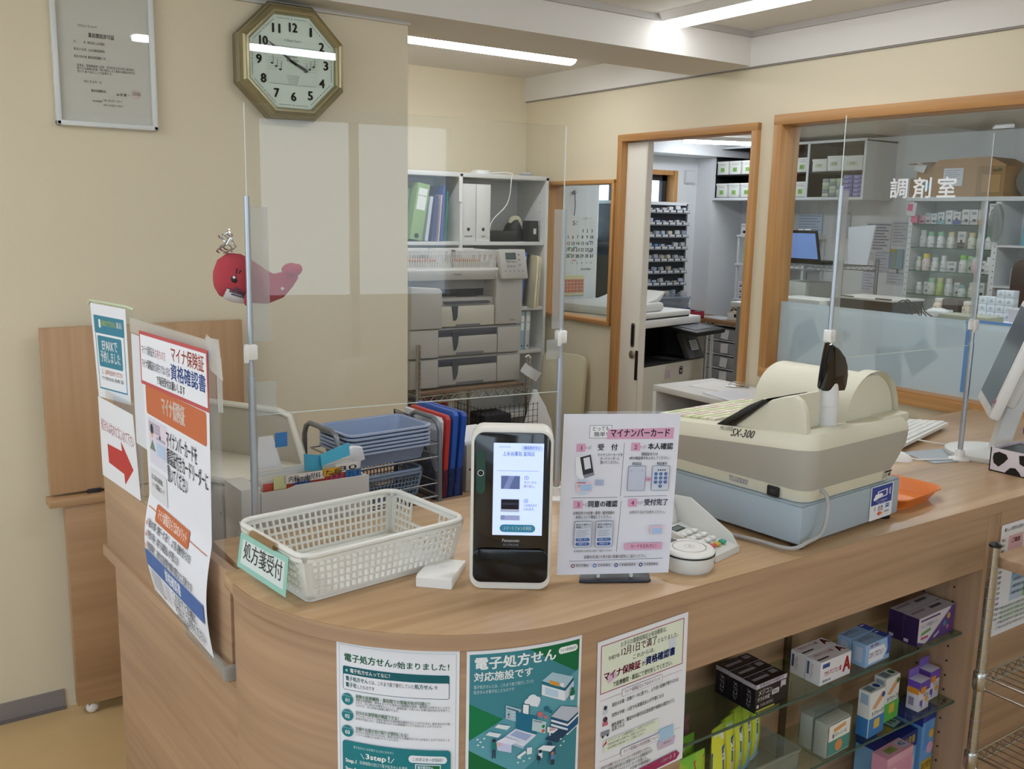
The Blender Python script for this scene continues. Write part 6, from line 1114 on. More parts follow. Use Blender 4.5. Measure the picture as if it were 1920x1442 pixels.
p.put(cal, plane((4.0, 5.2835, 1.635), (1, 0, 0), (0, 0, -1))); one('wall_calendar', cal, 'May wall calendar behind the small inner window', 'calendar')
m = MB(); m.bb(4.03, 5.279, 1.085, 4.22, 5.284, 1.228, mat('#d8d4a8', rough=.7)); p = Pr(); [p.rect(10+29*i, 30+24*j, 25, 20, '#cc7a70') for i in range(6) for j in range(4)]; p.put(m, plane((4.03, 5.279, 1.228), (1, 0, 0), (0, 0, -1))); one('sticker_sheet', m, 'cream sheet of red stickers under the calendar', 'paper')
m = MB(); m.ball((4.10, 5.272, 1.80), .014, STEEL); m.tube([(4.10, 5.268, 1.79), (4.105, 5.266, 1.70), (4.10, 5.27, 1.64)], .003, DARK, 6); one('hanging_key', m, 'small hook with a dark strap above the calendar', 'hook')

# copier
cp = thing('copier', 'large office copier with a black output bay inside the doorway', 'copier', (4.76, 4.60, 0), 12)
CPB = mat('#b8b5a8', rough=.5); CPW = mat('#cfd0cc', rough=.45); KB = mat('#121215', rough=.45)
m = MB(); m.bb(-1.0, 0, .03, 0, .62, .69, CPB, .006); m.bb(-1.0, -.002, .36, -.005, 0, .364, DARK); m.bb(-.35, -.002, .325, -.15, .0, .36, mat('#9a978c', rough=.5)); m.obj('body', cp)
m = MB(); m.bb(-1.0, .3, .69, 0, .62, .935, KB, .004); m.bb(-1.0, .02, .69, -.98, .3, .935, KB); m.bb(-1.0, 0, .685, -.0, .32, .70, KB, .003); m.prism([(0, .70), (.30, .70), (.30, .93), (.12, .93)], -.03, 0, mat('#3a3b3e', rough=.5), 'x'); m.obj('output_bay', cp)
m = MB(); m.prism([(-.02, .70), (.03, .70), (.11, .86), (.06, .86)], -.20, -.025, mat('#55575a', rough=.45), 'x', .006); p = Pr(); p.rect(0, 0, 90, 70, '#c9cccc'); [p.rect(10, 12+14*i, 66, 5, '#7a7e80') for i in range(4)]; p.put(m, plane((-.165, .028, .815), (1, 0, 0), (0, -.45, -1)), lift=.004, rough=.2); m.obj('side_panel', cp)
m = MB(); m.box((-.20, -.06, .905), (.38, .22, .03), KB, .006, (.12, 0, .05)); m.box((-.21, -.055, .9225), (.25, .13, .003), mat('#5a5d62', rough=.25), 0, (.12, 0, .05)); m.obj('operation_panel', cp)
m = MB(); m.bb(-1.0, .01, .935, -.05, .62, .985, CPW, .008); m.bb(-1.0, .02, .995, -.16, .60, 1.03, CPW, .01); m.bb(-1.0, .03, .985, -.17, .59, .996, DARK); m.obj('scanner', cp)
m = MB(); m.bb(-1.0, .06, 1.03, -.42, .55, 1.09, CPW, .02); bow = [(-.72+.0, 1.085), (-.60, 1.09), (-.48, 1.115), (-.40, 1.16), (-.385, 1.155), (-.44, 1.10), (-.56, 1.06), (-.72, 1.05)]
m.prism(bow, .08, .50, CPW, 'y', .004); m.obj('document_feeder', cp)
m = MB(); p = Pr(); p.rect(0, 0, 36, 52, '#141416').rect(4, 6, 28, 3, '#d8d8d4').poly([(10, 30), (20, 20), (27, 24), (20, 30), (26, 38), (16, 44), (19, 36), (10, 40)], '#c9c9c4'); p.put(m, plane((-.30, -.0025, .655), (1, 0, 0), (0, 0, -1)), lift=.001); o = m.obj('badge', cp); o['label'] = 'black badge with a pale emblem'
m = MB(); p = Pr(); p.rect(0, 0, 60, 56, '#c8bcc4'); [p.txt(4, 4+13*i, 9, '担当 電話連絡先', '#8a5a80', .4, w=48) for i in range(4)]; p.put(m, plane((-.46, -.0025, .645), (1, 0, 0), (0, 0, -1)), lift=.001); m.obj('notice_label', cp)

# pill drawer cabinet by the far window
pc = thing('pill_drawer_cabinet', 'dark shelved cabinet of small white pill bins under the far window', 'cabinet', (5.31, 6.26, .77))
m = MB(); DG_ = mat('#3c4046', rough=.5)
m.bb(0, 0, 0, .83, .22, 1.0, DG_); m.bb(-.01, -.02, .985, .84, .23, 1.012, GW); m.bb(.822, -.02, 0, .838, .23, 1.0, mat('#6a6e74', rough=.5)); m.obj('case', pc)
rng = random.Random(3)
for r in range(9):
    m = MB(); m.bb(.0, -.07, .065+.106*r, .822, .0, .071+.106*r, mat('#8a9098', rough=.4)); m.obj('shelf', pc)
    for c in range(6):
        x = .335+.081*c; m = MB(); w = .074
        m.bb(x, -.066, .0715+.106*r, x+w, -.002, .094+.106*r, mat('#3a3d44', rough=.5)); m.bb(x+.004, -.0685, .074+.106*r, x+w-.006, -.066, .093+.106*r, mat('#d0d3d6', rough=.6))
        hh = rng.choice((.012, .02, .03, .035)); cc = rng.choice(('#c9ccd0', '#d8d9da', '#bfc4ca', '#d4cfc0', '#b4c4d8')) if (r, c) not in ((5, 1), (1, 0), (1, 1)) else ('#5a94c8' if r == 5 else '#9abf8a')
        m.box((x+w/2+rng.uniform(-.008, .008), -.03, .094+.106*r+hh/2), (w*.62, .03, hh), mat(cc, rough=.6), 0, (rng.uniform(-.3, .3), 0, rng.uniform(-.3, .3))); m.obj('bin', pc)
m = MB(); m.bb(6.335, 6.485, 1.96, 6.47, 6.5, 2.085, mat('#cfd3d6', rough=.5), .004); m.bb(6.345, 6.478, 1.97, 6.46, 6.486, 2.075, mat('#d9dde0', rough=.5), .003); one('wall_vent', m, 'square white vent cover on the end wall beside the far window', 'vent')
# desks
m = MB(); DT = wood('#8f6e4c', '#a98560', 'Y', name='desk_top_wood'); m.bb(6.18, 4.4, .73, 6.895, 5.995, .765, DT, .006); m.bb(6.7, 4.4, 0, 6.88, 5.99, .73, PHW); one('dispensing_desk', m, 'brown topped desk along the far dispensary wall', 'desk')
m = MB(); m.bb(4.9, 6.0, .73, 6.495, 6.495, .765, DT, .006); m.bb(4.9, 6.42, 0, 6.48, 6.49, .73, PHW); one('end_desk', m, 'brown topped desk under the pill drawer cabinet', 'desk')
for y0, y1, lab in ((5.93, 5.995, 'narrow grey drawer unit left of the tagged drawers'), (5.60, 5.925, 'clear drawer unit with paper tags under the desk'), (5.30, 5.595, 'pale drawer unit right of the tagged drawers')):
    t = thing('drawer_unit', lab, 'drawers', (6.22, y0, 0), group='drawer units under the dispensing desk'); w = y1-y0; m = MB()
    for a in ((0, 0, 0, .45, .014, .728), (0, w-.014, 0, .45, w, .728), (0, 0, .714, .45, w, .728), (.44, 0, 0, .45, w, .728)): m.bb(*a, GW)
    m.obj('case', t)
    for k in range(5):
        m = MB(); z = .59-.125*k; m.bb(.004, .016, z, .43, w-.016, z+.10, mat('#8d939c' if y0 == 5.6 else '#9ba0a6', rough=.35), .004); m.bb(.0, .014, z-.012, .43, w-.014, z-.004, GW)
        if y0 == 5.6 and k < 4: m.box((-.004, .17, z+.05), (.002, .085, .085), mat('#d9dbe0', rough=.7), 0, (.08*(-1)**k, .1, 0))
        m.obj('drawer', t)
# on the desks
ct2 = thing('clear_container', 'clear lidded container on the end desk behind the copier', 'container', (5.72, 6.03, .772)); CP_ = clear('#e4eaf0', frost='#cfd8e2', diff=.4, name='container_plastic', rough=.1)
m = MB(); m.loft([ring3(.34, .24, .03, .10), ring3(.38, .28, .04, .19)], CP_, False); m.prism([q[:2] for q in ring3(.34, .24, .03, 0)], .10, .104, CP_); m.obj('tub', ct2)
m = MB(); m.prism([q[:2] for q in ring3(.40, .30, .05, 0)], .19, .205, CP_, 'z', .004); m.obj('lid', ct2)
b2 = thing('blue_basket', 'blue plastic basket of black goods on the end desk', 'basket', (5.78, 6.07, .766)); basket(b2, .34, .2, .1, .012, mat('#4a68b8', rough=.4), 20, 10, 5, False); m = MB(); m.bb(-.15, -.08, .01, .15, .08, .115, BKIN, .01); m.obj('contents', b2)
rt = thing('red_tray', 'red tray with small goods on the end desk', 'tray', (6.06, 6.08, .766)); m = MB(); RT = mat('#a83048', rough=.4)
for a in ((-.12, -.08, 0, .12, .08, .004), (-.12, -.08, 0, .12, -.076, .06), (-.12, .076, 0, .12, .08, .06), (-.12, -.08, 0, -.116, .08, .06), (.116, -.08, 0, .12, .08, .06)): m.bb(*a, RT)
m.obj('tray_body', rt)
for x, c, r, lab in ((-.06, '#3a3a70', .022, 'dark blue round tin in the red tray'), (.0, '#b4b460', .026, 'yellow green roll in the red tray'), (-.09, '#b0a898', .02, 'beige roll in the red tray')):
    m = MB(); m.lathe([(r, 0), (r, .07), (r*.4, .072)], mat(c, rough=.5), 18); one('tape_roll', m, lab, 'roll', (6.06+x, 6.09, .771))
m = MB(); m.bb(0, 0, 0, .05, .02, .055, mat('#5ab0b8', rough=.5), .002); one('blue_card_box', m, 'small turquoise box in the red tray', 'box', (6.11, 6.03, .771))
m = MB(); m.lathe([(.045, 0), (.045, .10), (.03, .15), (.014, .17), (.014, .19)], clear('#e0e6ea', frost='#c9d2d8', diff=.45, name='clear_bottle', rough=.1), 20); m.prism([(-.05, .20), (-.045, .23), (.03, .23), (.02, .19), (-.01, .19)], -.012, .012, mat('#d0d8dc', rough=.4), 'y', .003); one('clear_spray_bottle', m, 'clear spray bottle behind the red tray', 'spray bottle', (6.14, 6.22, .766))
m = MB(); m.bb(0, 0, 0, .16, .18, .07, mat('#d9d9d4', rough=.5), .004); m.bb(-.001, .06, .03, 0, .11, .06, BKIN); m.bb(0, 0, .07, .16, .18, .074, mat('#c4a880', rough=.6)); one('small_carton', m, 'small white carton with a black square on the desk', 'box', (6.26, 5.60, .766), 6)
m = MB(); m.tube([(6.45, 5.95, .77), (6.42, 5.9, .83), (6.40, 5.86, .86), (6.43, 5.8, .82), (6.42, 5.75, .77)], .008, BLACK, 8); m.ball((6.40, 5.86, .86), .02, mat('#8a8458', rough=.5)); one('desk_cable', m, 'looped black cable on the desk in front of the steel shelf', 'cable')
for i, (x, y, a, c, lab) in enumerate(((6.40, 5.35, 14, '#c3cbd8', 'bluish paper sheet on the dispensing desk'), (6.32, 5.62+.32, -10, '#cfd2d6', 'white paper sheet near the desk corner'), (6.36, 5.15, -20, '#d6d8da', 'white paper sheet at the right of the dispensing desk'))):
    m = MB(); m.bb(-.1, -.15, 0, .1, .15, .003, mat(c, rough=.7)); one('paper_sheet', m, lab, 'paper', (x, y, .766), a, 'papers on the dispensing desk')

# wall shelf with black inside
wsf = thing('wall_shelf', 'white wall shelf with black compartments full of white boxes', 'shelf', (6.5, 4.685, 1.835)); m = MB()
for a in ((0, 0, 0, .4, .02, .44), (0, 1.585, 0, .4, 1.605, .44), (0, 0, -.022, .4, 1.605, 0), (0, 0, .43, .4, 1.605, .45), (0, .54, 0, .4, .56, .44)): m.bb(*a, GW)
m.obj('case', wsf); m = MB(); m.bb(.36, .02, 0, .385, 1.585, .43, BKIN); m.bb(.008, .021, 0, .36, .024, .43, BKIN); m.bb(.008, 1.581, 0, .36, 1.584, .43, BKIN); m.bb(.008, .02, .0005, .36, 1.584, .0025, BKIN); m.bb(.008, .56, 0, .36, .563, .43, BKIN); m.bb(.008, .537, 0, .36, .54, .43, BKIN); m.bb(.002, .02, .427, .36, 1.585, .43, BKIN); o = m.obj('lining', wsf); o['label'] = 'black lining'
for y0, y1 in ((.02, .54), (.56, 1.585)): m = MB(); m.bb(.004, y0, .195, .36, y1, .205, BKIN); m.obj('shelf', wsf)
def wbox(lab, y, z, w=.125, h=.115, grn=True, x=6.515):
    m = MB(); m.bb(0, -w/2, 0, .25, w/2, h, mat('#d9dcd8', rough=.5), .003); m.bb(-.004, -w/2-.004, h-.018, .254, w/2+.004, h, mat('#dfe2de', rough=.5), .002); p = Pr()
    if grn: p.rect(w*300, h*480, w*400, h*330, '#9fca7a').rect(w*200, h*250, w*600, 3, '#6a6e70').txt(w*500, h*520, h*260, '薬品', '#5a8a3a', .4, 'C', w=w*300)
    else: p.rect(w*200, h*380, w*550, h*300, '#c9ccb8').txt(w*480, h*420, h*200, '在庫', '#6a6e60', .4, 'C')
    p.put(m, plane((0, w/2, h), (0, -1, 0), (0, 0, -1)), lift=.0006); return one('storage_box', m, lab, 'box', (x, y, z), grp and 0 or 0, 'white boxes in the wall shelf')
grp = True
ordn = ['first', 'second', 'third', 'fourth', 'fifth', 'sixth', 'seventh']
for i in range(7):
    wbox('white green labelled box, %s from the left on the upper board of the wall shelf' % ordn[i], 6.195-.148*i, 2.041, h=.118)
    wbox('white green labelled box, %s from the left on the lower board of the wall shelf' % ordn[i], 6.195-.148*i, 1.838, h=.125)
for i, (y, w, h) in enumerate(((5.13, .14, .10), (4.985, .13, .12), (4.81, .18, .115))): wbox('white box, %s in the upper right compartment of the wall shelf' % ('left', 'middle', 'right')[i], y, 2.041, w, h, False)
for i in range(3):
    for j in range(5):
        m = MB(); m.bb(0, -.03, 0, .2, .03, .028, mat(['#b8c4b0', '#8a8e94', '#a9b8a0'][(i+j) % 3], rough=.5), .002); one('medicine_packet', m, 'flat grey green packet, %s up in stack %s beside the violet boxes' % (ordn[j], ordn[i]), 'packet', (6.52, 5.06-.068*i, 1.838+.029*j), 0, 'flat packets in the wall shelf')
for i in range(2):
    for j in range(5):
        m = MB(); m.bb(0, -.045, 0, .2, .045, .033, mat('#6f6aa8', rough=.5), .002); p = Pr(); p.rect(8, 8, 70, 5, '#a9a6d0').rect(8, 18, 40, 5, '#c9c8e0'); p.put(m, plane((0, .045, .033), (0, -1, 0), (0, 0, -1))); one('violet_box', m, 'violet medicine box, %s up in the %s stack' % (ordn[j], ('left', 'right')[i]), 'medicine box', (6.515, 4.845-.096*i, 1.838+.034*j), 0, 'violet boxes in the wall shelf')
# steel shelf under it
ss = thing('steel_shelf', 'white steel shelf below the wall shelf on the dispensing desk', 'shelf', (6.62, 5.30, .766))
m = MB()
for x, y in ((0, 0), (0, .74), (.24, 0), (.24, .74)): m.bb(x, y, 0, x+.02, y+.02, .74, GW)
m.obj('upright', ss)
for z in (.14, .46, .72): m = MB(); m.bb(-.01, -.01, z, .26, .77, z+.02, GW, .001); m.obj('shelf', ss)
def wcart(lab, y, z, w=.075, h=.09, c='#d6d9dc', sq=True, x=6.63):
    m = MB(); m.bb(0, -w/2, 0, .15, w/2, h, mat(c, rough=.5), .002); p = Pr().rect(8, 10, w*1000-16, h*220, '#b0b6be')
    if sq: p.rect(w*350, h*620, w*420, h*240, '#22242a')
    p.put(m, plane((0, w/2, h), (0, -1, 0), (0, 0, -1))); return one('medicine_carton', m, lab, 'medicine box', (x, y, z), 0, 'white cartons on the steel shelf')
for i, (y, z, w, h) in enumerate(((6.00, 1.507, .075, .10), (5.91, 1.507, .085, .10), (5.82, 1.507, .07, .10), (5.745, 1.507, .06, .10), (5.68, 1.507, .06, .09), (5.78, 1.608, .08, .09), (5.70, 1.598, .07, .09), (5.77, 1.70, .09, .10), (5.68, 1.69, .08, .10), (5.68, 1.79, .08, .04))): wcart(('leftmost white carton on top of the steel shelf', 'second white carton on top of the steel shelf', 'third white carton on top of the steel shelf', 'fourth white carton on top of the steel shelf', 'fifth white carton on top of the steel shelf', 'left carton of the second layer on the steel shelf', 'right carton of the second layer on the steel shelf', 'left carton of the third layer on the steel shelf', 'right carton of the third layer on the steel shelf', 'flat carton on the very top of the carton pile')[i], y, z, w, h)
for j in range(4):
    m = MB(); m.bb(0, -.05, 0, .15, .05, .05, mat('#a8cf9a', rough=.6), .012); one('green_packet', m, 'pale green soft packet, %s from the bottom on the middle steel shelf' % ordn[j], 'packet', (6.63, 5.95+.006*(j % 2), 1.247+.051*j), 3*(-1)**j, 'green packets')
for j in range(3): wcart('white carton, %s from the bottom beside the green packets' % ordn[j], 5.845, 1.247+.078*j, .09, .076, '#d0d6de', False)
m = MB(); m.bb(0, -.08, 0, .18, .08, .155, CARD2, .002); one('cardboard_box', m, 'brown cardboard box on the middle steel shelf', 'box', (6.63, 5.71, 1.247))
for i in range(2):
    for j in range(3): wcart('small white carton, %s up in the %s column under the steel shelf' % (ordn[j], ('left', 'right')[i]), 6.00-.055*i, .927+.052*j, .052, .05, '#d8dade', True)
m = MB(); m.bb(0, -.07, 0, .16, .07, .13, mat('#5a6068', rough=.5), .01); m.bb(-.02, -.05, .13, .1, .05, .26, mat('#33363c', rough=.5), .02); one('label_printer', m, 'dark small machine on the low steel shelf', 'machine', (6.63, 5.75, .927))

# laptop and its wire trolley
lr = thing('wire_trolley', 'chrome wire trolley carrying the open laptop', 'trolley', (5.55, 4.12, 0))
for x, y in ((0, 0), (0, .62), (.4, 0), (.4, .62)): m = MB(); m.tube([(x, y, 0), (x, y, 1.38)], .0125, STEEL, 10); m.obj('post', lr)
for z in (1.33, .95, .5):
    m = MB()
    for x in (0, .4): m.tube([(x, 0, z), (x, .62, z)], .004, STEEL, 6); m.tube([(x, 0, z-.035), (x, .62, z-.035)], .004, STEEL, 6); m.tube([(x, .62*i/26, z-(.033 if i % 2 else .002)) for i in range(27)], .0025, STEEL, 5)
    for i in range(22): m.tube([(0, .02+.028*i, z), (.4, .02+.028*i, z)], .002, STEEL, 4)
    m.obj('wire_shelf', lr)
lp = thing('laptop', 'open black laptop on the wire trolley behind the pharmacy window', 'laptop', (5.58, 4.47, 1.336), 82)
m = MB(); m.bb(-.17, -.02, 0, .17, .22, .022, BLACK, .004); m.obj('base', lp)
m = MB(); m.box((0, -.055, .125), (.34, .012, .23), BLACK, .004, (rad(-16)*-1, 0, 0)); m.obj('lid', lp)
lp.rotation_euler = (0, 0, rad(-90)); 
m = MB(); m.box((0, -.0605, .1265), (.305, .006, .185), mat('#5b74a6', rough=.15, emit=.25, vary=0), 0, (rad(16), 0, 0)); m.obj('screen', lp)
m = MB(); m.box((-.02, -.028, .232), (.04, .008, .018), PAPER, 0, (rad(16), 0, 0)); m.box((.04, -.028, .234), (.05, .008, .018), PAPER, 0, (rad(16), 0, 0)); m.obj('paper_tag', lp)
m = MB(); m.bb(5.6, 4.45, .99, 5.9, 4.70, 1.2, mat('#b4b8b4', rough=.5), .01); m.bb(5.598, 4.46, 1.02, 5.6, 4.70, 1.03, mat('#4a70c8', rough=.5)); one('grey_machine', m, 'grey box with a blue stripe on the trolley below the laptop', 'box')
m = MB(); m.prism([(4.14, 1.338), (4.30, 1.338), (4.32, 1.60), (4.10, 1.62)], 5.86, 5.875, mat('#c9ced6', rough=.6), 'x'); one('paper_file', m, 'tall pale paper file standing right of the laptop', 'file', rot=(0, 0, 0))
gp = MB()
for i in range(10): gp.tube([(6.885, 5.05+.06*i, 1.45), (6.885, 5.05+.06*i, 1.83)], .002, WHITE, 4)
for j in range(7): gp.tube([(6.885, 5.05, 1.46+.06*j), (6.885, 5.6, 1.46+.06*j)], .002, WHITE, 4)
one('wire_grid', gp, 'white wire grid on the far wall above the laptop', 'grid')
for i, (y1, z1, y0, z0, c, lab) in enumerate(((4.91, 1.64, 4.67, 1.42, '#cfd3da', 'largest printed schedule on the far wall'), (4.66, 1.65, 4.51, 1.46, '#cdd0d6', 'printed sheet right of the largest schedule'), (4.91, 1.40, 4.82, 1.33, '#c9cdd4', 'small slip under the largest schedule'), (4.81, 1.41, 4.67, 1.24, '#c4c8d4', 'printed sheet under the right half of the schedule'), (4.91, 1.25, 4.77, 1.07, '#c9cede', 'plain bluish sheet low on the far wall'), (4.68, 1.25, 4.52, 1.15, '#c9ccd4', 'low printed sheet below the clipboard'), (5.59, 1.70, 5.34, 1.53, '#bccbe0', 'bluish sheet clipped to the wire grid'), (5.20, 1.72, 5.06, 1.50, '#b9bec9', 'shaped grey paper cut-out hanging beside the wire grid'))):
    m = MB(); x = 6.896 if i < 6 else 6.878; m.bb(x-.003, y0, z0, x, y1, z1, mat(c, rough=.7)); p = Pr(); W_, H_ = (y1-y0)*1000, (z1-z0)*1000
    for r in range(int(H_/24)): p.rect(10, 12+24*r, W_-20-(r*37 % 60), 5 if i else 11, '#8a8ea2')
    p.put(m, plane((x-.003, y1, z1), (0, -1, 0), (0, 0, -1)), lift=.001); one('notice_sheet', m, lab, 'notice', group='sheets on the far dispensary wall')
cbd = thing('clipboard', 'grey clipboard with a yellow green strip on the far wall', 'clipboard', (6.89, 4.60, 1.36)); m = MB(); m.bb(-.008, -.06, -.085, 0, .06, .07, mat('#8fa8b8', rough=.5)); m.obj('board', cbd); m = MB(); m.bb(-.011, 0, .05, -.008, .055, .07, mat('#c4b040', rough=.5)); m.bb(-.011, .0, -.08, -.0085, .006, .06, mat('#c9c860', rough=.5)); m.obj('strip', cbd); m = MB(); m.tube([(-.012, -.03, -.09), (-.012, -.03, -.12), (-.012, -.018, -.12), (-.012, -.018, -.09)], .003, DARK, 6); m.obj('clip', cbd)

# bottle cabinet
bc = thing('bottle_shelf', 'white cabinet with glass shelves of medicine bottles', 'shelf', (6.5, 2.75, 0)); m = MB()
for a in ((0, 1.485, 0, .3, 1.515, 1.82), (0, .82, 0, .3, .86, 1.82), (0, 0, 0, .3, .03, 1.82), (-.02, -.02, 1.80, .3, 1.54, 1.83), (.29, 0, 0, .3, 1.5, 1.8)): m.bb(*a, GW, .001)
m.obj('case', bc); m = MB()
for y in (.822, 1.486):
    for i in range(16): m.lathe([(.004, 0), (.004, .002)], DARK, 6, M=Matrix.Translation((0, y+.012, 1.1+.043*i)) @ Euler((0, -PI/2, 0)).to_matrix().to_4x4())
m.obj('peg_hole_pattern', bc)
for z in (1.635, 1.464, 1.292, 1.118):
    m = MB(); m.bb(.01, .86, z-.007, .28, 1.485, z, SHG); m.bb(.008, .86, z-.007, .01, 1.485, z, SHE); m.tube([(.012, .86, z+.025), (.012, 1.485, z+.025)], .002, STEEL, 5); m.obj('glass_shelf', bc)
for z in (1.50, 1.22, .95): m = MB(); m.bb(0, .03, z-.015, .28, .82, z, GW); m.obj('shelf', bc)
def bottle(lab, y, z, cap, r=.026, h=.11, body='#d6d9da', band=None, bx=6.535):
    t = thing('medicine_bottle', lab, 'bottle', (bx, y, z), 0, 'bottles on the glass shelves'); m = MB(); hb = h*.72
    m.lathe([(r*.9, 0), (r, .004), (r, hb*.82), (r*.72, hb), (r*.66, hb+.004)], mat(body, rough=.35), 16); p = Pr().rect(0, 0, r*1100, hb*420, band or '#e6e8ea').rect(3, 6, r*500, 4, '#5a6068')
    p.put(m, lambda u, v, l: Vector((-(r+l+.0004)*math.cos((u-r*.55)/r), -(r+l+.0004)*math.sin((u-r*.55)/r), hb*.72-v))); m.obj('body', t)
    m = MB(); m.lathe([(r*.78, hb+.002), (r*.8, hb+.004), (r*.8, h-.003), (r*.7, h)], mat(cap, rough=.4), 16); m.obj('cap', t)
def mbox(lab, y, z, w, h, c, band=None, x=6.53):
    m = MB(); m.bb(0, -w/2, 0, .06, w/2, h, mat(c, rough=.5), .001); p = Pr().rect(w*200, h*150, w*600, h*200, '#9aa0a8').rect(w*400, h*640, w*400, h*180, '#2a2c32')
    if band: p.rect(0, h*650, w*1000, h*350, band).rect(w*350, h*480, w*300, h*200, '#33363c')
    p.put(m, plane((0, w/2, h), (0, -1, 0), (0, 0, -1))); one('bottle_carton', m, lab, 'medicine box', (x, y, z), 0, 'cartons on the glass shelves')
for i, (y, w, h, c, b) in enumerate(((4.182, .05, .06, '#d88aa8', None), (4.132, .04, .08, '#b9bcc0', None), (4.085, .045, .075, '#d3d6da', None), (4.028, .05, .085, '#d0d8dc', '#8ac0c8'), (3.966, .05, .10, '#d6d8dc', None), (3.905, .055, .09, '#d6d6d2', '#4a62b0'), (3.838, .055, .105, '#d9d6d8', None), (3.778, .055, .105, '#d4d6da', None), (3.716, .055, .10, '#d8d2c8', '#d8923c'), (3.645, .05, .085, '#d4d6da', None))):
    mbox('carton on the top glass shelf, %s from the left' % (ordn+['eighth', 'ninth', 'tenth'])[i], y, 1.636, w, h, c, b)
mbox('small carton stacked on the rightmost carton of the top glass shelf', 3.645, 1.722, .05, .06, '#d6d8dc')
GC, MG_, YC = '#7fc79a', '#9fd4b4', '#cfc39a'
for i, (y, cap, r, h, bd) in enumerate(((4.150, '#b9c4c0', .027, .125, '#bfc6c4'), (4.090, GC, .027, .115, '#dadddd'), (4.012, GC, .027, .115, '#dadddd'), (3.932, YC, .027, .115, '#d8d6ce'), (3.775, YC, .027, .115, '#d6d6c8'), (3.712, MG_, .025, .115, '#d6dcd8'), (3.640, '#4fc078', .033, .12, '#dadddd'))):
    bottle('bottle on the second glass shelf, %s from the left' % ordn[i], y, 1.465, cap, r, h, bd)
mbox('white carton showing a brown bottle on the second glass shelf', 3.853, 1.465, .06, .12, '#d0ccca', '#5a3a30')
for i, (y, cap, r, h, bd) in enumerate(((4.172, '#c9d0b8', .02, .10, '#cfd2c4'), (4.112, '#e0cc40', .029, .125, '#d9c6c0'), (4.040, '#dcdedc', .026, .10, '#dcdedc'), (3.972, '#dcdedc', .022, .115, '#d8dadc'), (3.822, '#8ccf60', .029, .125, '#d6dcd6'), (3.735, '#dcdcdc', .025, .11, '#d9b0c0'), (3.60+.03, '#dcdee0', .024, .12, '#d9dadc'))):
    bottle('bottle on the third glass shelf, %s from the left' % ordn[i], y, 1.293, cap, r, h, bd)
for i, (y, w, h, c, b) in enumerate(((3.915, .07, .075, '#d3d5d8', None), (3.778, .035, .12, '#9ac79a', None), (3.685, .05, .09, '#d6d8da', None))): mbox('carton on the third glass shelf, %s from the left' % ordn[i], y, 1.293, w, h, c, b, 6.54)
for i, (y, cap, r, h, bd) in enumerate(((4.152, '#dcdedc', .022, .085, '#d6d6d4'), (4.050, '#9fd4b4', .03, .12, '#d2dcd6'), (3.985, '#c9cf90', .027, .125, '#b4d070'), (3.915, '#dcdedc', .028, .125, '#cfd8dc'), (3.812, '#8fc4c0', .028, .085, '#cfdcdc'), (3.735, '#c4c9b8', .028, .11, '#d4d4c8'))):
    bottle('bottle on the lowest glass shelf, %s from the left' % ordn[i], y, 1.119, cap, r, h, bd)
for i, (y, w, h, c) in enumerate(((4.10, .04, .09, '#d0d2d6'), (3.862, .04, .10, '#c8c9cc'), (3.68, .05, .11, '#c4ccc8'))): mbox('carton on the lowest glass shelf, %s from the left' % ordn[i], y, 1.119, w, h, c, None, 6.545)
bottle('big white jar with a dark label in the right cabinet bay', 3.43, 1.22, '#6a6e74', .055, .2, '#c9ccd0', '#4a6a90', 6.57); bottle('second big jar at the right edge of the cabinet bay', 3.29, 1.22, '#8a8e94', .05, .16, '#c4c9cf', '#7ab0c0', 6.57)
for i in range(2): mbox('turquoise carton, %s in the right cabinet bay' % ('lower', 'upper')[i], 3.38, 1.501+.085*i, .10, .083, '#5fb4c4', None, 6.55)
mbox('white carton beside the turquoise ones', 3.26, 1.501, .10, .15, '#d4d6d8', None, 6.55)
# cardboard boxes on top of the bottle cabinet
bx = thing('cardboard_box', 'large cardboard box with a white notice on top of the bottle cabinet', 'box', (6.49, 3.56, 1.8305), 0)
m = MB(); m.bb(0, 0, 0, .32, .56, .21, CARD, .002); m.prism([(.0, .21), (.56, .21), (.50, .262), (.12, .272), (.0, .212)], .0, .32, CARD, 'x', M=Matrix(((1, 0, 0, 0), (0, 1, 0, 0), (0, 0, 1, 0), (0, 0, 0, 1)))); m.obj('carton_body', bx)
m = MB(); m.bb(-.004, .0, .0, -.001, .20, .205, mat('#98764a', rough=.75)); m.bb(-.006, .03, .03, -.004, .16, .15, CARD); m.bb(-.0055, .03, .17, -.004, .09, .185, mat('#6a5a40', rough=.7)); m.bb(-.0055, .025, .18, -.004, .05, .195, mat('#5a7a58', rough=.7)); m.obj('printed_end', bx)
m = MB(); m.bb(-.008, .30, .075, -.0045, .45, .20, mat('#d3d5dc', rough=.7)); p = Pr(); [p.rect(14, 14+15*i, 110-18*(i % 2), 5, '#a9a4b8') for i in range(6)]; p.put(m, plane((-.008, .45, .20), (0, -1, 0), (0, 0, -1))); m.obj('notice', bx)
bx = thing('cardboard_box', 'small open cardboard box with a white tag left of the large box', 'box', (6.49, 4.13, 1.8305), 0)
m = MB(); m.bb(0, 0, 0, .3, .15, .135, CARD2, .002); m.bb(.02, -.005, .135, .3, .11, .235, CARD, .002); m.obj('carton_body', bx); m = MB(); m.box((.12, .06, .245), (.28, .2, .006), CARD2, 0, (.06, -.1, 0)); m.obj('flap', bx); m = MB(); m.box((-.02, .06, .21), (.004, .085, .06), mat('#d9dadb', rough=.7), 0, (.25, .2, 0)); m.obj('tag', bx); m = MB(); m.bb(-.003, -.02, .055, -.001, .03, .11, mat('#5aa8c8', rough=.5)); m.obj('label', bx)
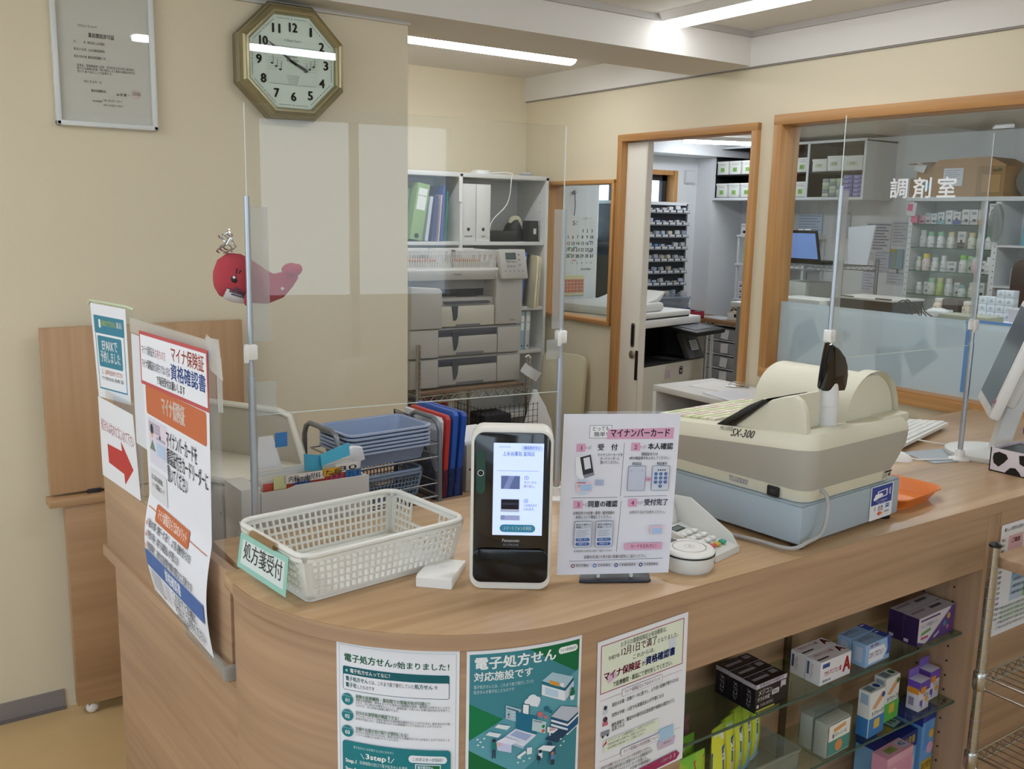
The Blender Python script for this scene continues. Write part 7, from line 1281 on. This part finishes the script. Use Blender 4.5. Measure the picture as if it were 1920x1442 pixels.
for z, w, lab in ((1.8305, .36, 'lower cardboard box at the right end of the bottle cabinet'), (1.995, .38, 'upper cardboard box at the right end of the bottle cabinet')):
    m = MB(); m.bb(6.5, 2.86, z, 6.8, 2.86+w, z+.16, CARD, .003); m.bb(6.4985, 2.9, z+.05, 6.5, 3.0, z+.11, mat('#6a5a44', rough=.7)); one('cardboard_box', m, lab, 'box')
m = MB(); m.ball((0, 0, .11), .13, clear('#e2e6e6', frost='#c0c4c4', diff=.42, name='bubble_wrap', rough=.25), (.7, 1, .95)); m.ball((0, -.09, .16), .08, clear('#e2e6e6', frost='#c0c4c4', diff=.42, name='bubble_wrap', rough=.25), (.8, 1, 1.2)); one('bubble_wrap', m, 'crumpled clear bubble wrap beside the large cardboard box', 'packing', (6.62, 3.42, 1.8305))
m = MB(); rings = []
for i, (z, w) in enumerate(((0, .01), (-.05, .04), (-.12, .055), (-.2, .05), (-.26, .015))): rings.append([(.02*math.sin(a), w*(1+.15*math.sin(3*a+i))*math.cos(a), z) for a in [2*PI*k/20 for k in range(20)]])
m.loft(rings, clear('#e2e6e6', frost='#c0c4c4', diff=.42, name='bubble_wrap', rough=.25)); one('clear_bag', m, 'clear bag with a tag hanging on the bottle cabinet upright', 'bag', (6.46, 3.57, 1.78))
m = MB(); m.box((0, 0, 0), (.004, .075, .10), mat('#d9d6da', rough=.7), 0, (.1, 0, 0)); m.box((-.003, .01, .012), (.002, .04, .05), mat('#e05a8a', rough=.6), 0, (.1, 0, 0)); one('memo_note', m, 'white memo with a pink note hanging at the left of the bottle cabinet', 'note', (6.475, 4.235, 1.742))
m = MB(); m.box((0, 0, 0), (.003, .05, .06), mat('#e06a96', rough=.6)); one('pink_note', m, 'pink note on the left edge of the top glass shelf', 'note', (6.49, 4.215, 1.672))
# table behind the pharmacy window
tb_ = thing('dispensing_table', 'white table behind the pharmacy window', 'table', (4.72, 2.2, .10)); m = MB(); m.bb(0, 0, .97, .75, 2.15, 1.0, GW, .003); m.obj('tabletop', tb_)
for x, y in ((.03, .03), (.68, .03), (.03, 2.08), (.68, 2.08)): m = MB(); m.bb(x, y, -.10, x+.04, y+.04, .97, GREY); m.obj('leg', tb_)
m = MB(); m.bb(0, 0, 0, .3, .42, .075, mat('#17171b', rough=.5), .004); m.bb(-.01, .0, .075, .32, .42, .085, mat('#c0beb8', rough=.5)); m.bb(.0, .02, .085, .02, .12, .091, BKIN); m.bb(.0, .28, .085, .02, .38, .091, BKIN); one('flat_printer', m, 'black open tray machine with a pale lid on the table behind the window', 'machine', (4.93, 3.29, 1.1005))
m = MB(); m.bb(0, 0, 0, .25, .36, .05, mat('#c9c9c2', rough=.5), .004)
for i in range(8): m.bb(-.002, .03+.038*i, .012, 0, .045+.038*i, .02, BKIN)
one('grey_slotted_machine', m, 'flat pale slotted machine at the left of the table behind the window', 'machine', (4.85, 3.74, 1.1005))
m = MB()
for k in range(4): m.tube(smooth([(4.90+.02*k, 3.27-.05*k, 1.104), (4.89, 3.23-.05*k, 1.18+.02*(k % 2)), (4.91, 3.19-.04*k, 1.19-.015*k), (4.90, 3.13-.05*k, 1.104)]), .004, BLACK, 6)
one('black_cables', m, 'tangle of black cables on the table behind the window', 'cable')
m = MB(); m.ball((0, 0, .035), .05, mat('#d9dad8', rough=.3), (1, 1.3, .6)); one('white_pouch', m, 'shiny white pouch beside the black cables', 'pouch', (5.02, 3.06, 1.1))
m = MB(); m.bb(4.93, 2.72, 1.1005, 5.1, 3.0, 1.14, mat('#a9ab98', rough=.6), .003); one('olive_box', m, 'flat olive grey box on the table behind the window', 'box')
k0 = None
for i in range(4):
    for j in range(4 - (1 if i == 0 else 0) - (1 if i == 1 else 0)):
        m = MB(); m.bb(0, -.024, 0, .06, .024, .042, mat('#cfd6dc', rough=.5), .002); p = Pr(); p.poly([(10, 30), (24, 10), (38, 30)], '#a8b4c0'); p.put(m, plane((0, .024, .042), (0, -1, 0), (0, 0, -1)))
        one('white_cube_box', m, 'small white cube box, %s up in column %s before the bottle cabinet' % (ordn[j], ordn[i]), 'box', (5.3, 2.96-.05*i, 1.1005+.0425*j), 0, 'white cube boxes')
for i, (y, r, h, c, cap, lab) in enumerate(((3.26, .035, .06, '#d9c4b0', '#d9d4c8', 'pale jar left of the dark box before the bottle cabinet'), (3.08, .032, .055, '#cbbba4', '#d0ccc0', 'beige jar right of the dark box before the bottle cabinet'))): bottle(lab, y, 1.1005, cap, r, h+.03, c, None, 5.36)
m = MB(); m.bb(0, -.05, 0, .1, .05, .09, mat('#3f3028', rough=.6), .003); m.bb(-.002, -.025, 0, 0, .025, .03, mat('#c9ccd0', rough=.5)); one('dark_box', m, 'dark brown box between two jars before the bottle cabinet', 'box', (5.32, 3.17, 1.1005))
m = MB(); m.loft([ring3(.14, .14, .02, 0), ring3(.16, .16, .02, .075)], mat('#d0ccd8', rough=.4)); m.tube([(-.02, -.03, .075), (-.03, -.02, .11), (-.05, -.03, .12), (-.06, -.05, .1), (-.04, -.05, .075)], .006, mat('#3a78b8', rough=.4), 8); m.tube([(.0, -.03, .075), (.02, -.02, .115), (.03, -.05, .12), (.03, -.06, .09), (.01, -.05, .075)], .006, mat('#3a78b8', rough=.4), 8); one('tool_tub', m, 'pale tub holding blue handled scissors', 'tub', (5.3, 2.70, 1.1005))
ch = thing('office_chair', 'dark brown chair back at the right behind the pharmacy window', 'chair', (6.15, 3.05, 0)); m = MB(); m.prism(rrect(-.22, .95, .22, 1.42, .08), -.03, .04, mat('#3a2420', rough=.5), 'y', .02, M=Euler((0, 0, rad(80))).to_matrix().to_4x4()); m.obj('backrest', ch); m = MB(); m.box((-.22, 0, .55), (.44, .44, .08), mat('#3a2420', rough=.5), .03); m.obj('seat', ch); m = MB(); m.tube([(-.22, 0, .52), (-.22, 0, .06)], .03, DARK, 12); m.box((0, 0, .8), (.03, .05, .5), DARK, .005); m.obj('stem', ch)
for k in range(5): m = MB(); m.tube([(-.22, 0, .08), (-.22+.26*math.cos(k*1.257), .26*math.sin(k*1.257), .03)], .016, DARK, 8); m.obj('leg', ch)
# sheets taped behind the frosted film
for i, (q, c, lab) in enumerate((([(2.755, 1.169), (2.658, 1.215), (2.606, 1.115), (2.783, .985)], '#dfe6e2', 'tilted paper behind the frosted film at its left'), ([(2.544, 1.191), (2.449, 1.167), (2.509, 1.103), (2.565, 1.12)], '#e3e8e2', 'small paper behind the frosted film beside the partition pole'), ([(2.335, 1.13), (2.215, 1.14), (2.205, .985), (2.33, .985)], '#dde4de', 'upright paper behind the middle of the frosted film'), ([(2.21, 1.12), (2.12, 1.19), (2.055, 1.12), (2.16, 1.03)], '#dfe5dd', 'turned square paper behind the right part of the frosted film'))):
    m = MB(); m.prism(q, 3.4135, 3.4145, mat(c, rough=.8), 'x'); one('taped_paper', m, lab, 'paper', group='papers taped behind the frosted film')
m = MB(); m.prism([(2.55, 1.03), (2.535, 1.075), (2.555, 1.08), (2.575, 1.06), (2.57, 1.025)], 3.4085, 3.4098, mat('#c9cf9a', rough=.5), 'x'); m.prism([(2.515, 1.03), (2.52, 1.05), (2.535, 1.06), (2.54, 1.03)], 3.4085, 3.4098, mat('#6a8a4a', rough=.5), 'x'); one('leaf_sticker', m, 'green leaf sticker on the frosted film near the register', 'sticker')
